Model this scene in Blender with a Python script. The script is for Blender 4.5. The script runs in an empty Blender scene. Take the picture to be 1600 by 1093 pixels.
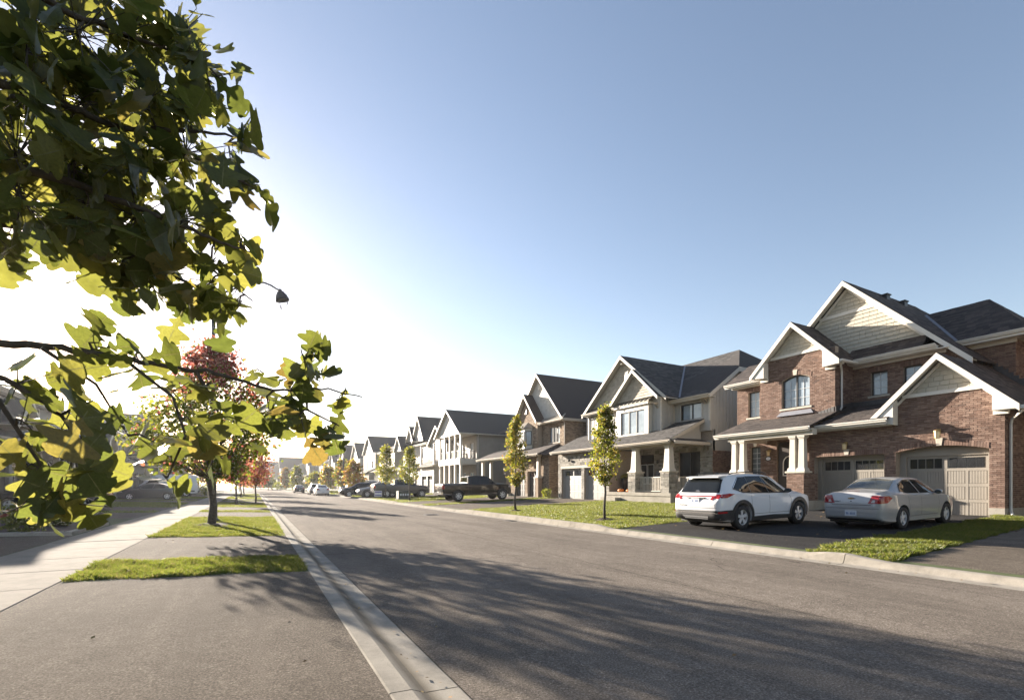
import bpy, bmesh, math, random
import numpy as np
from mathutils import Vector, Matrix
from mathutils.bvhtree import BVHTree

random.seed(7)
rng = np.random.default_rng(7)
SC = bpy.context.scene
COL = SC.collection
RAD = math.radians

# ------------------------------------------------------------------ camera, sky, sun, exposure
EYE = 1.5
YAW = RAD(28.2)
cam_d = bpy.data.cameras.new('camera')
cam = bpy.data.objects.new('camera', cam_d)
COL.objects.link(cam)
cam.location = (0, 0, EYE)
cam.rotation_euler = (RAD(90), 0, -YAW)
cam_d.sensor_width = 36
cam_d.lens = 755 / 1600 * 36
cam_d.shift_y = 210.5 / 1600
cam_d.clip_start = 0.05
cam_d.clip_end = 6000
SC.camera = cam

SUN_EL, SUN_AZ = RAD(13.6), RAD(-16.6)          # azimuth from +Y towards +X
sun_vec = Vector((math.sin(SUN_AZ) * math.cos(SUN_EL), math.cos(SUN_AZ) * math.cos(SUN_EL), math.sin(SUN_EL)))
world = bpy.data.worlds.new('World')
SC.world = world
world.use_nodes = True
wn = world.node_tree
sky = wn.nodes.new('ShaderNodeTexSky')
sky.sky_type = 'NISHITA'
sky.sun_disc = False
sky.sun_elevation = SUN_EL
sky.sun_rotation = SUN_AZ
sky.air_density = 1.0
sky.dust_density = .42
sky.ozone_density = 1.1
bg = wn.nodes['Background']
bg.inputs['Strength'].default_value = 0.062
tint = wn.nodes.new('ShaderNodeMix'); tint.data_type = 'RGBA'; tint.blend_type = 'MULTIPLY'      # white balance of the whole sky
tint.inputs[0].default_value = 1; tint.inputs[7].default_value = (1.085, .955, .92, 1)
wn.links.new(sky.outputs[0], tint.inputs[6]); wn.links.new(tint.outputs[2], bg.inputs['Color'])
sun_d = bpy.data.lights.new('sun', 'SUN')
sun_d.energy = 5.0
sun_d.angle = RAD(0.5)
sun_d.color = (1.0, 0.885, 0.745)
sun = bpy.data.objects.new('sun', sun_d)
COL.objects.link(sun)
sun.rotation_euler = (-sun_vec).to_track_quat('-Z', 'Y').to_euler()
SC.view_settings.view_transform = 'Standard'
SC.view_settings.look = 'None'
SC.view_settings.exposure = 2.15
SC.view_settings.gamma = 1
SC.view_settings.use_curve_mapping = False
SC.render.engine = 'CYCLES'
SC.cycles.max_bounces = 6
SC.cycles.diffuse_bounces = 3
SC.cycles.glossy_bounces = 3
SC.cycles.transmission_bounces = 4
SC.cycles.transparent_max_bounces = 6
SC.cycles.caustics_reflective = False
SC.cycles.caustics_refractive = False
SC.cycles.sample_clamp_indirect = 6
SC.cycles.use_denoising = True

# ------------------------------------------------------------------ materials
def new_mat(name):
    m = bpy.data.materials.new(name)
    m.use_nodes = True
    nt = m.node_tree
    return m, nt, nt.nodes['Principled BSDF']

def ramp(nt, stops, interp='LINEAR'):
    r = nt.nodes.new('ShaderNodeValToRGB')
    r.color_ramp.interpolation = interp
    els = r.color_ramp.elements
    while len(els) > 1:
        els.remove(els[-1])
    els[0].position = stops[0][0]; els[0].color = (*stops[0][1], 1)
    for p, c in stops[1:]:
        e = els.new(p); e.color = (*c, 1)
    return r

def mixc(nt, mode, fac, a, b):
    n = nt.nodes.new('ShaderNodeMix')
    n.data_type = 'RGBA'; n.blend_type = mode
    def put(sock, v):
        if hasattr(v, 'is_linked') or isinstance(v, bpy.types.NodeSocket):
            nt.links.new(v, sock)
        elif isinstance(v, (int, float)):
            sock.default_value = v
        else:
            sock.default_value = (*v, 1)
    put(n.inputs[0], fac); put(n.inputs[6], a); put(n.inputs[7], b)
    return n.outputs[2]

def noise(nt, scale, detail=4, rough=.55, coord='Object', dist=0, vec_scale=None):
    tc = nt.nodes.new('ShaderNodeTexCoord')
    n = nt.nodes.new('ShaderNodeTexNoise')
    n.inputs['Scale'].default_value = scale
    n.inputs['Detail'].default_value = detail
    n.inputs['Roughness'].default_value = rough
    n.inputs['Distortion'].default_value = dist
    src = tc.outputs[coord]
    if vec_scale:
        mp = nt.nodes.new('ShaderNodeMapping')
        mp.inputs['Scale'].default_value = vec_scale
        nt.links.new(src, mp.inputs['Vector']); src = mp.outputs[0]
    nt.links.new(src, n.inputs['Vector'])
    return n.outputs['Fac']

def bump(nt, b, fac, strength=.3, dist=.01):
    n = nt.nodes.new('ShaderNodeBump')
    n.inputs['Strength'].default_value = strength
    n.inputs['Distance'].default_value = dist
    nt.links.new(fac, n.inputs['Height'])
    nt.links.new(n.outputs[0], b.inputs['Normal'])

def pm(name, col, rough=.6, var=.12, nscale=6, metallic=0, spec=.5, bmp=0, bscale=60, coat=0):
    """plain painted / mineral surface with large soft variation and fine grain"""
    m, nt, b = new_mat(name)
    f = noise(nt, nscale)
    d = tuple(c * (1 - var) for c in col); l = tuple(min(1, c * (1 + var)) for c in col)
    r = ramp(nt, [(.3, d), (.7, l)])
    nt.links.new(f, r.inputs[0])
    nt.links.new(r.outputs[0], b.inputs['Base Color'])
    b.inputs['Roughness'].default_value = rough
    b.inputs['Metallic'].default_value = metallic
    b.inputs['Specular IOR Level'].default_value = spec
    if coat:
        b.inputs['Coat Weight'].default_value = coat
        b.inputs['Coat Roughness'].default_value = .03
    if bmp:
        bump(nt, b, noise(nt, bscale, 6), bmp, .006)
    return m

def island_mat(name, stops, rough=.85, nvar=.25, nscale=14, bmp=.4, bscale=70, obj_rand=False):
    """every loose piece (brick, stone, shingle) takes its own colour from the stops"""
    m, nt, b = new_mat(name)
    if obj_rand:
        g = nt.nodes.new('ShaderNodeObjectInfo'); src = g.outputs['Random']
    else:
        g = nt.nodes.new('ShaderNodeNewGeometry'); src = g.outputs['Random Per Island']
    r = ramp(nt, stops)
    nt.links.new(src, r.inputs[0])
    f = noise(nt, nscale, 5)
    r2 = ramp(nt, [(.25, (1 - nvar,) * 3), (.75, (1 + nvar,) * 3)])
    nt.links.new(f, r2.inputs[0])
    c = mixc(nt, 'MULTIPLY', 1.0, r.outputs[0], r2.outputs[0])
    nt.links.new(c, b.inputs['Base Color'])
    b.inputs['Roughness'].default_value = rough
    b.inputs['Specular IOR Level'].default_value = .3
    if bmp:
        bump(nt, b, noise(nt, bscale, 5), bmp, .006)
    return m

def asphalt_mat(name, dark, light, big=.25, stain=.2, lanes=False):
    m, nt, b = new_mat(name)
    f1 = noise(nt, 62, 5, .8)
    r1 = ramp(nt, [(.34, tuple(c * .55 for c in dark)), (.47, dark), (.58, light), (.68, tuple(min(1, c * 1.9) for c in light))])
    nt.links.new(f1, r1.inputs[0])
    f2 = noise(nt, .35, 6, .6)
    r2 = ramp(nt, [(.3, (1 - big,) * 3), (.7, (1 + big * .6,) * 3)])
    nt.links.new(f2, r2.inputs[0])
    c = mixc(nt, 'MULTIPLY', 1.0, r1.outputs[0], r2.outputs[0])
    f3 = noise(nt, .9, 5, .65, dist=1.2, vec_scale=(1.6, .18, 1))
    r3 = ramp(nt, [(.42, (1 - stain,) * 3), (.6, (1, 1, 1))])
    nt.links.new(f3, r3.inputs[0])
    c = mixc(nt, 'MULTIPLY', 1.0, c, r3.outputs[0])
    f4 = noise(nt, 6, 6, .7)
    r4 = ramp(nt, [(.35, (.86,) * 3), (.65, (1.1,) * 3)])
    nt.links.new(f4, r4.inputs[0])
    c = mixc(nt, 'MULTIPLY', 1.0, c, r4.outputs[0])
    tc = nt.nodes.new('ShaderNodeTexCoord')
    vo = nt.nodes.new('ShaderNodeTexVoronoi'); vo.feature = 'DISTANCE_TO_EDGE'; vo.inputs['Scale'].default_value = .42
    wob = nt.nodes.new('ShaderNodeVectorMath'); wob.operation = 'ADD'
    nz = nt.nodes.new('ShaderNodeTexNoise'); nz.inputs['Scale'].default_value = 1.6; nz.inputs['Detail'].default_value = 6
    nt.links.new(tc.outputs['Object'], nz.inputs['Vector']); nt.links.new(tc.outputs['Object'], wob.inputs[0]); nt.links.new(nz.outputs['Color'], wob.inputs[1]); nt.links.new(wob.outputs[0], vo.inputs['Vector'])
    rc = ramp(nt, [(0, (.45,) * 3), (.006, (.55,) * 3), (.010, (1, 1, 1))]); nt.links.new(vo.outputs['Distance'], rc.inputs[0])
    msk = ramp(nt, [(.55, (0, 0, 0)), (.60, (1, 1, 1))]); nt.links.new(noise(nt, .13, 2), msk.inputs[0])
    c = mixc(nt, 'MULTIPLY', msk.outputs[0], c, rc.outputs[0])
    if lanes:
        sx = nt.nodes.new('ShaderNodeSeparateXYZ'); nt.links.new(tc.outputs['Object'], sx.inputs[0])
        ad = nt.nodes.new('ShaderNodeMath'); ad.operation = 'MULTIPLY_ADD'; ad.inputs[1].default_value = .05; nt.links.new(nz.outputs['Fac'], ad.inputs[0]); nt.links.new(sx.outputs[0], ad.inputs[2])
        mr = nt.nodes.new('ShaderNodeMapRange'); mr.inputs[1].default_value = 0; mr.inputs[2].default_value = 10; nt.links.new(ad.outputs[0], mr.inputs[0])
        rl = ramp(nt, [(0, (.9,) * 3), (.22, (.93,) * 3), (.28, (1.06,) * 3), (.34, (.96,) * 3), (.42, (1.05,) * 3), (.549, (.97,) * 3), (.551, (.62,) * 3), (.553, (.64,) * 3), (.555, (.97,) * 3), (.64, (1.05,) * 3), (.72, (.95,) * 3), (.80, (1.06,) * 3), (.90, (.94,) * 3), (1, (.88,) * 3)])
        nt.links.new(mr.outputs[0], rl.inputs[0]); c = mixc(nt, 'MULTIPLY', .85, c, rl.outputs[0])
    nt.links.new(c, b.inputs['Base Color'])
    b.inputs['Roughness'].default_value = 1
    b.inputs['Specular IOR Level'].default_value = .04
    bump(nt, b, f1, .75, .010)
    return m

def concrete_mat(name, col, var=.18, dirt=None):
    m, nt, b = new_mat(name)
    f = noise(nt, 2.2, 8, .68)
    r = ramp(nt, [(.25, tuple(c * (1 - var * 1.6) for c in col)), (.5, col), (.78, tuple(c * (1 + var) for c in col))])
    nt.links.new(f, r.inputs[0])
    f2 = noise(nt, 140, 3, .7)
    r2 = ramp(nt, [(.3, (.8,) * 3), (.6, (1.05,) * 3)])
    nt.links.new(f2, r2.inputs[0])
    c = mixc(nt, 'MULTIPLY', 1.0, r.outputs[0], r2.outputs[0])
    f3 = noise(nt, 9, 6, .75, dist=.6)
    r3 = ramp(nt, [(.3, (.72,) * 3), (.42, (1, 1, 1))])
    nt.links.new(f3, r3.inputs[0])
    c = mixc(nt, 'MULTIPLY', .6, c, r3.outputs[0])
    if dirt:
        tc = nt.nodes.new('ShaderNodeTexCoord'); sx = nt.nodes.new('ShaderNodeSeparateXYZ'); nt.links.new(tc.outputs['Object'], sx.inputs[0])
        for x0 in dirt:
            sb = nt.nodes.new('ShaderNodeMath'); sb.operation = 'SUBTRACT'; sb.inputs[1].default_value = x0; nt.links.new(sx.outputs[0], sb.inputs[0])
            ab = nt.nodes.new('ShaderNodeMath'); ab.operation = 'ABSOLUTE'; nt.links.new(sb.outputs[0], ab.inputs[0])
            ad = nt.nodes.new('ShaderNodeMath'); ad.operation = 'MULTIPLY_ADD'; ad.inputs[1].default_value = -.05; nt.links.new(f, ad.inputs[0]); nt.links.new(ab.outputs[0], ad.inputs[2])
            rd = ramp(nt, [(0, (.42, .40, .37)), (.02, (.62, .6, .57)), (.075, (1, 1, 1))]); nt.links.new(ad.outputs[0], rd.inputs[0])
            c = mixc(nt, 'MULTIPLY', .9, c, rd.outputs[0])
    nt.links.new(c, b.inputs['Base Color'])
    b.inputs['Roughness'].default_value = 1
    b.inputs['Specular IOR Level'].default_value = .05
    bump(nt, b, f2, .45, .005)
    return m

def leaf_mat(name, stops, trans, tw=.5, rough=.5, obj_rand=False, spec=.3, patch=False):
    """thin leaf: reflecting colour from the stops, light passing through tinted by trans"""
    m, nt, b = new_mat(name)
    out = nt.nodes['Material Output']
    if obj_rand:
        g = nt.nodes.new('ShaderNodeObjectInfo'); src = g.outputs['Random']
    else:
        g = nt.nodes.new('ShaderNodeNewGeometry'); src = g.outputs['Random Per Island']
    r = ramp(nt, stops); nt.links.new(src, r.inputs[0])
    f = noise(nt, .9 if patch else 18, 6, .65)
    r2 = ramp(nt, [(.3, (.80, .84, .74) if patch else (.75,) * 3), (.5, (1, 1, 1)), (.7, (1.18, 1.12, 1.12) if patch else (1.2,) * 3)]); nt.links.new(f, r2.inputs[0])
    c = mixc(nt, 'MULTIPLY', 1.0, r.outputs[0], r2.outputs[0])
    nt.links.new(c, b.inputs['Base Color'])
    b.inputs['Roughness'].default_value = rough
    b.inputs['Specular IOR Level'].default_value = spec
    t = nt.nodes.new('ShaderNodeBsdfTranslucent')
    rt = ramp(nt, trans); nt.links.new(src, rt.inputs[0])
    ct = mixc(nt, 'MULTIPLY', 1.0, rt.outputs[0], r2.outputs[0])
    nt.links.new(ct, t.inputs['Color'])
    mx = nt.nodes.new('ShaderNodeMixShader'); mx.inputs[0].default_value = tw
    nt.links.new(b.outputs[0], mx.inputs[1]); nt.links.new(t.outputs[0], mx.inputs[2])
    nt.links.new(mx.outputs[0], out.inputs['Surface'])
    return m

def glass_mat(name, col, rough=.04, spec=.6, metallic=0.0):
    m, nt, b = new_mat(name)
    f = noise(nt, 1.3, 2)
    r = ramp(nt, [(.3, tuple(c * .75 for c in col)), (.7, tuple(c * 1.2 for c in col))])
    nt.links.new(f, r.inputs[0]); nt.links.new(r.outputs[0], b.inputs['Base Color'])
    b.inputs['Roughness'].default_value = rough
    b.inputs['Specular IOR Level'].default_value = spec
    b.inputs['Metallic'].default_value = metallic
    return m

M = {}
M['road'] = asphalt_mat('road_asphalt', (.172, .148, .124), (.27, .234, .198), .18, .16, True)
M['drive'] = asphalt_mat('driveway_asphalt', (.125, .106, .087), (.215, .183, .15), .2, .15)
M['drive_dark'] = asphalt_mat('dark_driveway_asphalt', (.038, .037, .037), (.072, .07, .069), .2, .1)
M['concrete'] = concrete_mat('walk_concrete', (.265, .24, .205))
M['kerb'] = concrete_mat('kerb_concrete', (.31, .285, .245), .24, (1.085,))
M['foundation'] = concrete_mat('foundation_concrete', (.36, .335, .29))
M['soil'] = pm('soil', (.05, .04, .028), .95, .4, 12, bmp=.6, bscale=40)
M['mulch'] = pm('mulch', (.055, .038, .028), .95, .5, 30, bmp=.9, bscale=50)
M['lawn'] = pm('lawn_ground', (.052, .070, .016), .95, .35, 3, bmp=.6, bscale=50)
M['terrain'] = pm('terrain_ground', (.06, .07, .03), .95, .3, .2)
M['grass'] = leaf_mat('grass_blade', [(0, (.052, .080, .014)), (.5, (.085, .108, .018)), (.85, (.12, .128, .028)), (1, (.155, .145, .05))],
                      [(0, (.17, .235, .03)), (.6, (.27, .30, .045)), (1, (.36, .30, .12))], .42, .45, patch=True)
M['mortar'] = pm('mortar', (.30, .25, .20), .95, .15, 12)
M['brick'] = island_mat('brown_brick', [(0, (.125, .078, .060)), (.3, (.165, .105, .082)), (.6, (.20, .132, .104)), (.85, (.245, .17, .135)), (1, (.105, .070, .058))], .9, .22, 9)
M['brick_tan'] = island_mat('tan_brick', [(0, (.16, .115, .08)), (.35, (.22, .16, .11)), (.7, (.28, .21, .15)), (1, (.33, .26, .19))], .9, .2, 9)
M['stone'] = island_mat('grey_stone', [(0, (.15, .14, .125)), (.3, (.24, .225, .195)), (.65, (.31, .29, .255)), (.9, (.38, .355, .315)), (1, (.21, .175, .14))], .9, .25, 8, .7, 30)
M['precast'] = pm('precast_stone', (.46, .42, .355), .85, .1, 6, bmp=.2)
M['shake'] = island_mat('cream_shake', [(0, (.38, .352, .295)), (.5, (.43, .40, .335)), (1, (.48, .445, .375))], .7, .08, 6, .2, 40)
M['shake_white'] = island_mat('white_shake', [(0, (.50, .48, .44)), (1, (.60, .58, .54))], .7, .06, 6, .2, 40)
M['shake_grey'] = island_mat('taupe_shake', [(0, (.33, .30, .245)), (.5, (.38, .345, .285)), (1, (.43, .39, .325))], .7, .08, 6, .2, 40)
M['shingle'] = island_mat('roof_shingle', [(0, (.030, .025, .024)), (.4, (.048, .039, .036)), (.75, (.066, .054, .049)), (1, (.085, .069, .061))], .92, .25, 25, .5, 90)
M['shingle_grey'] = island_mat('grey_roof_shingle', [(0, (.036, .034, .034)), (.5, (.058, .054, .052)), (1, (.088, .082, .078))], .92, .25, 25, .5, 90)
M['roofbase'] = pm('roof_underlay', (.04, .034, .032), .95, .2, 5)
M['flash'] = pm('metal_flashing', (.17, .175, .20), .5, .1, 5, metallic=.3)
M['leadflash'] = pm('lead_flashing', (.06, .058, .06), .6, .2, 9)
M['white'] = pm('white_trim', (.62, .595, .545), .5, .05, 3)
M['cream'] = pm('cream_trim', (.50, .468, .41), .55, .06, 3)
M['taupe'] = pm('taupe_trim', (.44, .39, .32), .55, .06, 3)
M['siding_taupe'] = pm('taupe_siding', (.33, .305, .27), .6, .07, 2)
M['siding_light'] = pm('light_siding', (.395, .378, .348), .6, .06, 2)
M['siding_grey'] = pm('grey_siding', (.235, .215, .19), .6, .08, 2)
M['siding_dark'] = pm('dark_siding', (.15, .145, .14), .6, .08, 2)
M['garage'] = pm('taupe_garage_door', (.27, .245, .21), .5, .05, 3)
M['garage_dark'] = pm('dark_garage_door', (.055, .05, .047), .45, .08, 3)
M['garage_grey'] = pm('grey_garage_door', (.31, .30, .28), .5, .05, 3)
M['dframe'] = pm('dark_window_frame', (.035, .032, .03), .4, .1, 5)
M['wframe'] = pm('white_window_frame', (.68, .66, .62), .45, .05, 5)
M['muntin'] = pm('window_bar', (.55, .56, .56), .45, .05, 5)
M['pane'] = glass_mat('blind_backed_pane', (.30, .36, .42), .05, .9)
M['pane_dark'] = glass_mat('dark_pane', (.03, .032, .035), .03, .8)
M['pane_porch'] = glass_mat('shaded_pane', (.13, .145, .155), .05, .6)
M['doorpaint'] = pm('dark_door', (.035, .025, .02), .4, .15, 5)
M['brass'] = pm('brass', (.42, .30, .14), .35, .1, 8, metallic=.7)
M['lampglass'] = glass_mat('frosted_lamp_glass', (.75, .62, .38), .25, .5)
M['black'] = pm('black_metal', (.022, .021, .021), .45, .15, 8)
M['polemetal'] = pm('painted_pole', (.05, .05, .052), .45, .15, 8)
M['bark'] = pm('bark', (.085, .068, .055), .95, .45, 22, bmp=1.0, bscale=35)
M['oakbark'] = pm('oak_bark', (.075, .062, .05), .95, .4, 30, bmp=1.0, bscale=60)
M['metalroof'] = pm('standing_seam', (.27, .25, .215), .45, .06, 3, metallic=.3)
M['pumpkin'] = pm('pumpkin_skin', (.62, .20, .035), .5, .15, 9)
M['stem'] = pm('dry_stem', (.16, .14, .07), .9, .2, 9)
M['potblack'] = pm('black_planter', (.02, .02, .02), .5, .1, 5)
M['petal'] = leaf_mat('magenta_petal', [(0, (.30, .05, .16)), (1, (.48, .12, .28))], [(0, (.45, .08, .25)), (1, (.5, .15, .3))], .35)
M['yellowpetal'] = leaf_mat('yellow_flower', [(0, (.10, .13, .03)), (.6, (.18, .17, .03)), (1, (.40, .27, .05))], [(0, (.2, .25, .03)), (1, (.4, .3, .05))], .35)
M['signwhite'] = pm('sign_white', (.72, .72, .76), .5, .03, 4)
M['signblue'] = pm('sign_purple', (.18, .16, .42), .5, .05, 4)
M['boxgreen'] = pm('utility_green', (.05, .06, .05), .5, .12, 6)

# ------------------------------------------------------------------ mesh builder and object helpers
class MB:
    def __init__(s):
        s.v = []; s.f = []; s.m = []
    def add(s, pts, faces, mi=0):
        k = len(s.v)
        s.v.extend([tuple(p) for p in pts])
        for f in faces:
            s.f.append(tuple(i + k for i in f)); s.m.append(mi)
    def poly(s, pts, mi=0):
        s.add(pts, [tuple(range(len(pts)))], mi)
    def box(s, x0, x1, y0, y1, z0, z1, mi=0):
        p = [(x0, y0, z0), (x1, y0, z0), (x1, y1, z0), (x0, y1, z0), (x0, y0, z1), (x1, y0, z1), (x1, y1, z1), (x0, y1, z1)]
        s.add(p, [(0, 3, 2, 1), (4, 5, 6, 7), (0, 1, 5, 4), (1, 2, 6, 5), (2, 3, 7, 6), (3, 0, 4, 7)], mi)
    def taper(s, cx, cy, z0, z1, ax, ay, bx, by, mi=0):
        p = [(cx - ax, cy - ay, z0), (cx + ax, cy - ay, z0), (cx + ax, cy + ay, z0), (cx - ax, cy + ay, z0),
             (cx - bx, cy - by, z1), (cx + bx, cy - by, z1), (cx + bx, cy + by, z1), (cx - bx, cy + by, z1)]
        s.add(p, [(0, 3, 2, 1), (4, 5, 6, 7), (0, 1, 5, 4), (1, 2, 6, 5), (2, 3, 7, 6), (3, 0, 4, 7)], mi)
    def prism(s, pts, vec, mi=0, back=True):
        n = len(pts)
        a = [Vector(p) for p in pts]; b = [p + Vector(vec) for p in a]
        fs = [tuple(range(n))] + ([tuple(range(2 * n - 1, n - 1, -1))] if back else [])
        fs += [(i, i + n, (i + 1) % n + n, (i + 1) % n) for i in range(n)]
        s.add(a + b, fs, mi)
    def tube(s, pts, rad, n=8, mi=0, caps=True):
        pts = [Vector(p) for p in pts]
        if not hasattr(rad, '__len__'):
            rad = [rad] * len(pts)
        rings = []
        up = Vector((0, 0, 1))
        prev = None
        for i, p in enumerate(pts):
            t = (pts[min(i + 1, len(pts) - 1)] - pts[max(i - 1, 0)]).normalized()
            if prev is None:
                a = t.cross(up)
                if a.length < .05: a = t.cross(Vector((1, 0, 0)))
                a.normalize()
            else:
                a = (prev - t * prev.dot(t)).normalized()
            prev = a
            b = t.cross(a)
            rings.append([p + (a * math.cos(2 * math.pi * k / n) + b * math.sin(2 * math.pi * k / n)) * rad[i] for k in range(n)])
        vs = [q for r in rings for q in r]
        fs = []
        for i in range(len(pts) - 1):
            for k in range(n):
                fs.append((i * n + k, i * n + (k + 1) % n, (i + 1) * n + (k + 1) % n, (i + 1) * n + k))
        if caps:
            fs.append(tuple(range(n - 1, -1, -1))); fs.append(tuple(range((len(pts) - 1) * n, len(pts) * n)))
        s.add(vs, fs, mi)
    def lathe(s, prof, c=(0, 0, 0), axis='z', n=20, mi=0, sq=(1, 1), caps=True):
        vs = []
        for r, h in prof:
            for k in range(n):
                a = 2 * math.pi * k / n
                u, w = r * math.cos(a) * sq[0], r * math.sin(a) * sq[1]
                vs.append({'z': (c[0] + u, c[1] + w, c[2] + h), 'y': (c[0] + u, c[1] + h, c[2] + w), 'x': (c[0] + h, c[1] + u, c[2] + w)}[axis])
        fs = []
        for i in range(len(prof) - 1):
            for k in range(n):
                fs.append((i * n + k, i * n + (k + 1) % n, (i + 1) * n + (k + 1) % n, (i + 1) * n + k))
        if caps: fs.append(tuple(range(n - 1, -1, -1))); fs.append(tuple(range((len(prof) - 1) * n, len(prof) * n)))
        s.add(vs, fs, mi)
    def mesh(s, name, mats, fn=None, smooth=False):
        me = bpy.data.meshes.new(name)
        v = [fn(p) for p in s.v] if fn else s.v
        me.from_pydata(v, [], s.f)
        for mt in mats if isinstance(mats, (list, tuple)) else [mats]:
            me.materials.append(M[mt] if isinstance(mt, str) else mt)
        me.polygons.foreach_set('material_index', s.m)
        if smooth:
            me.polygons.foreach_set('use_smooth', [True] * len(s.f))
        me.update()
        return me
    def build(s, name, mats, parent=None, smooth=False, base=None, fn=None, kind=None):
        """one mesh object; base = the world point that the parent stands on (vertices are given in world space)"""
        if base is not None:
            bx, by, bz = base
            g = (lambda p: (p[0] - bx, p[1] - by, p[2] - bz)) if fn is None else (lambda p: tuple(a - b for a, b in zip(fn(p), base)))
        else:
            g = fn
        me = s.mesh(name, mats, g, smooth)
        o = bpy.data.objects.new(name, me)
        COL.objects.link(o)
        if parent is not None: o.parent = parent
        if kind: o['kind'] = kind
        return o

def tag(o, label, cat=None, group=None, kind=None):
    o['label'] = label
    if cat: o['category'] = cat
    if group: o['group'] = group
    if kind: o['kind'] = kind
    return o

def thing(name, label, cat, loc=(0, 0, 0), rz=0, group=None):
    o = bpy.data.objects.new(name, None)
    COL.objects.link(o)
    o.location = loc; o.rotation_euler = (0, 0, rz)
    o.empty_display_size = .2
    return tag(o, label, cat, group)

def copy_tree(o, parent=None):
    c = o.copy()
    COL.objects.link(c)
    c.parent = parent
    for ch in list(o.children):
        copy_tree(ch, c)
    return c

def np_mesh(name, V, F, mats, mat_idx=None, smooth=False):
    """V (n,3), F (m,3|4) arrays -> mesh, fast"""
    me = bpy.data.meshes.new(name)
    n, k = F.shape
    me.vertices.add(len(V)); me.vertices.foreach_set('co', V.astype(np.float32).ravel())
    me.loops.add(n * k); me.loops.foreach_set('vertex_index', F.astype(np.int32).ravel())
    me.polygons.add(n)
    me.polygons.foreach_set('loop_start', np.arange(0, n * k, k, dtype=np.int32))
    me.polygons.foreach_set('loop_total', np.full(n, k, dtype=np.int32))
    for mt in mats: me.materials.append(M[mt] if isinstance(mt, str) else mt)
    if mat_idx is not None: me.polygons.foreach_set('material_index', mat_idx.astype(np.int32))
    if smooth: me.polygons.foreach_set('use_smooth', np.ones(n, dtype=bool))
    me.update(calc_edges=True)
    return me

# 2D clipping, for pieces laid on a face
def clip2(poly, cl):
    out = poly
    for i in range(len(cl)):
        a, b = cl[i], cl[(i + 1) % len(cl)]
        ex, ey = b[0] - a[0], b[1] - a[1]
        inp, out = out, []
        if not inp: return []
        for j in range(len(inp)):
            p, q = inp[j], inp[(j + 1) % len(inp)]
            dp = ex * (p[1] - a[1]) - ey * (p[0] - a[0]); dq = ex * (q[1] - a[1]) - ey * (q[0] - a[0])
            if dp >= 0: out.append(p)
            if (dp >= 0) != (dq >= 0):
                t = dp / (dp - dq); out.append((p[0] + t * (q[0] - p[0]), p[1] + t * (q[1] - p[1])))
    return out

def area2(p):
    return .5 * sum(p[i][0] * p[(i + 1) % len(p)][1] - p[(i + 1) % len(p)][0] * p[i][1] for i in range(len(p)))

def minus(r, h):
    u0, v0, u1, v1 = r; a0, b0, a1, b1 = h
    if a0 >= u1 or a1 <= u0 or b0 >= v1 or b1 <= v0: return [r]
    o = []
    if a0 > u0: o.append((u0, v0, a0, v1))
    if a1 < u1: o.append((a1, v0, u1, v1))
    m0, m1 = max(u0, a0), min(u1, a1)
    if b0 > v0: o.append((m0, v0, m1, b0))
    if b1 < v1: o.append((m0, b1, m1, v1))
    return o

def cover(O, U, V, N, poly, rects, holes=(), th=.01, jit=0.0, minarea=4e-4, wedge=0):
    """pieces (rects in u,v) laid on a face, cut to the convex poly and round the holes; returns [(pts, vec)]"""
    O, U, V, N = Vector(O), Vector(U), Vector(V), Vector(N)
    if area2(poly) < 0: poly = poly[::-1]
    out = []
    for r in rects:
        ps = [r]
        for h in holes:
            ps = [q for p in ps for q in minus(p, h)]
        t = th + random.uniform(0, jit)
        for (u0, v0, u1, v1) in ps:
            c = clip2([(u0, v0), (u1, v0), (u1, v1), (u0, v1)], poly)
            if len(c) < 3 or abs(area2(c)) < minarea: continue
            if wedge:
                out.append(([O + U * a + V * b + N * (t * (1 - wedge * (b - r[1]) / (r[3] - r[1]))) for a, b in c], -N * t * .98))
            else:
                out.append(([O + U * a + V * b + N * t for a, b in c], -N * t))
    return out

def bricks(u0, u1, v0, v1, bl=.20, bh=.0675, gap=.010, bond=.5):
    row, v = 0, v0
    while v < v1:
        u = u0 - (bl * bond if row % 2 else 0)
        while u < u1:
            yield (max(u, u0), v, min(u + bl - gap, u1), v + bh - gap)
            u += bl
        row += 1; v += bh

def courses(u0, u1, v0, v1, w=.3, h=.145, gap=.004, jw=.35):
    row, v = 0, v0
    while v < v1:
        u = u0 - random.uniform(0, w)
        while u < u1:
            ww = w * (1 + random.uniform(-jw, jw))
            yield (u, v, u + ww - gap, v + h - .002)
            u += ww
        row += 1; v += h

def ashlar(u0, u1, v0, v1, gap=.012):
    v = v0
    while v < v1:
        h = random.choice([.09, .14, .19, .19, .24])
        u = u0 - random.uniform(0, .2)
        while u < u1:
            w = random.uniform(.16, .55)
            if h > .18 and random.random() < .3:
                hh = h * random.choice([.45, .5, .55])
                yield (u, v, u + w - gap, v + hh - gap); yield (u, v + hh, u + w - gap, v + h - gap)
            else:
                yield (u, v, u + w - gap, v + h - gap)
            u += w
        v += h

# ------------------------------------------------------------------ ground
def cs(s):
    """sideways shift of the street: straight, then bending left beyond 80 m"""
    s = np.asarray(s, dtype=float)
    return -np.where(s > 80, (np.minimum(s, 260) - 80) ** 2 / 1100, 0) - np.where(s > 260, (s - 260) * .327, 0)
HT = [-3000, -60, -12, -4.15, -2.35, .83, .86, 10.04, 10.07, 22, 60, 3000]
HZ = [.2, .5, .40, .16, .15, .05, -.02, -.02, .104, .42, .5, .2]
def hz(t): return np.interp(t, HT, HZ)

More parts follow.
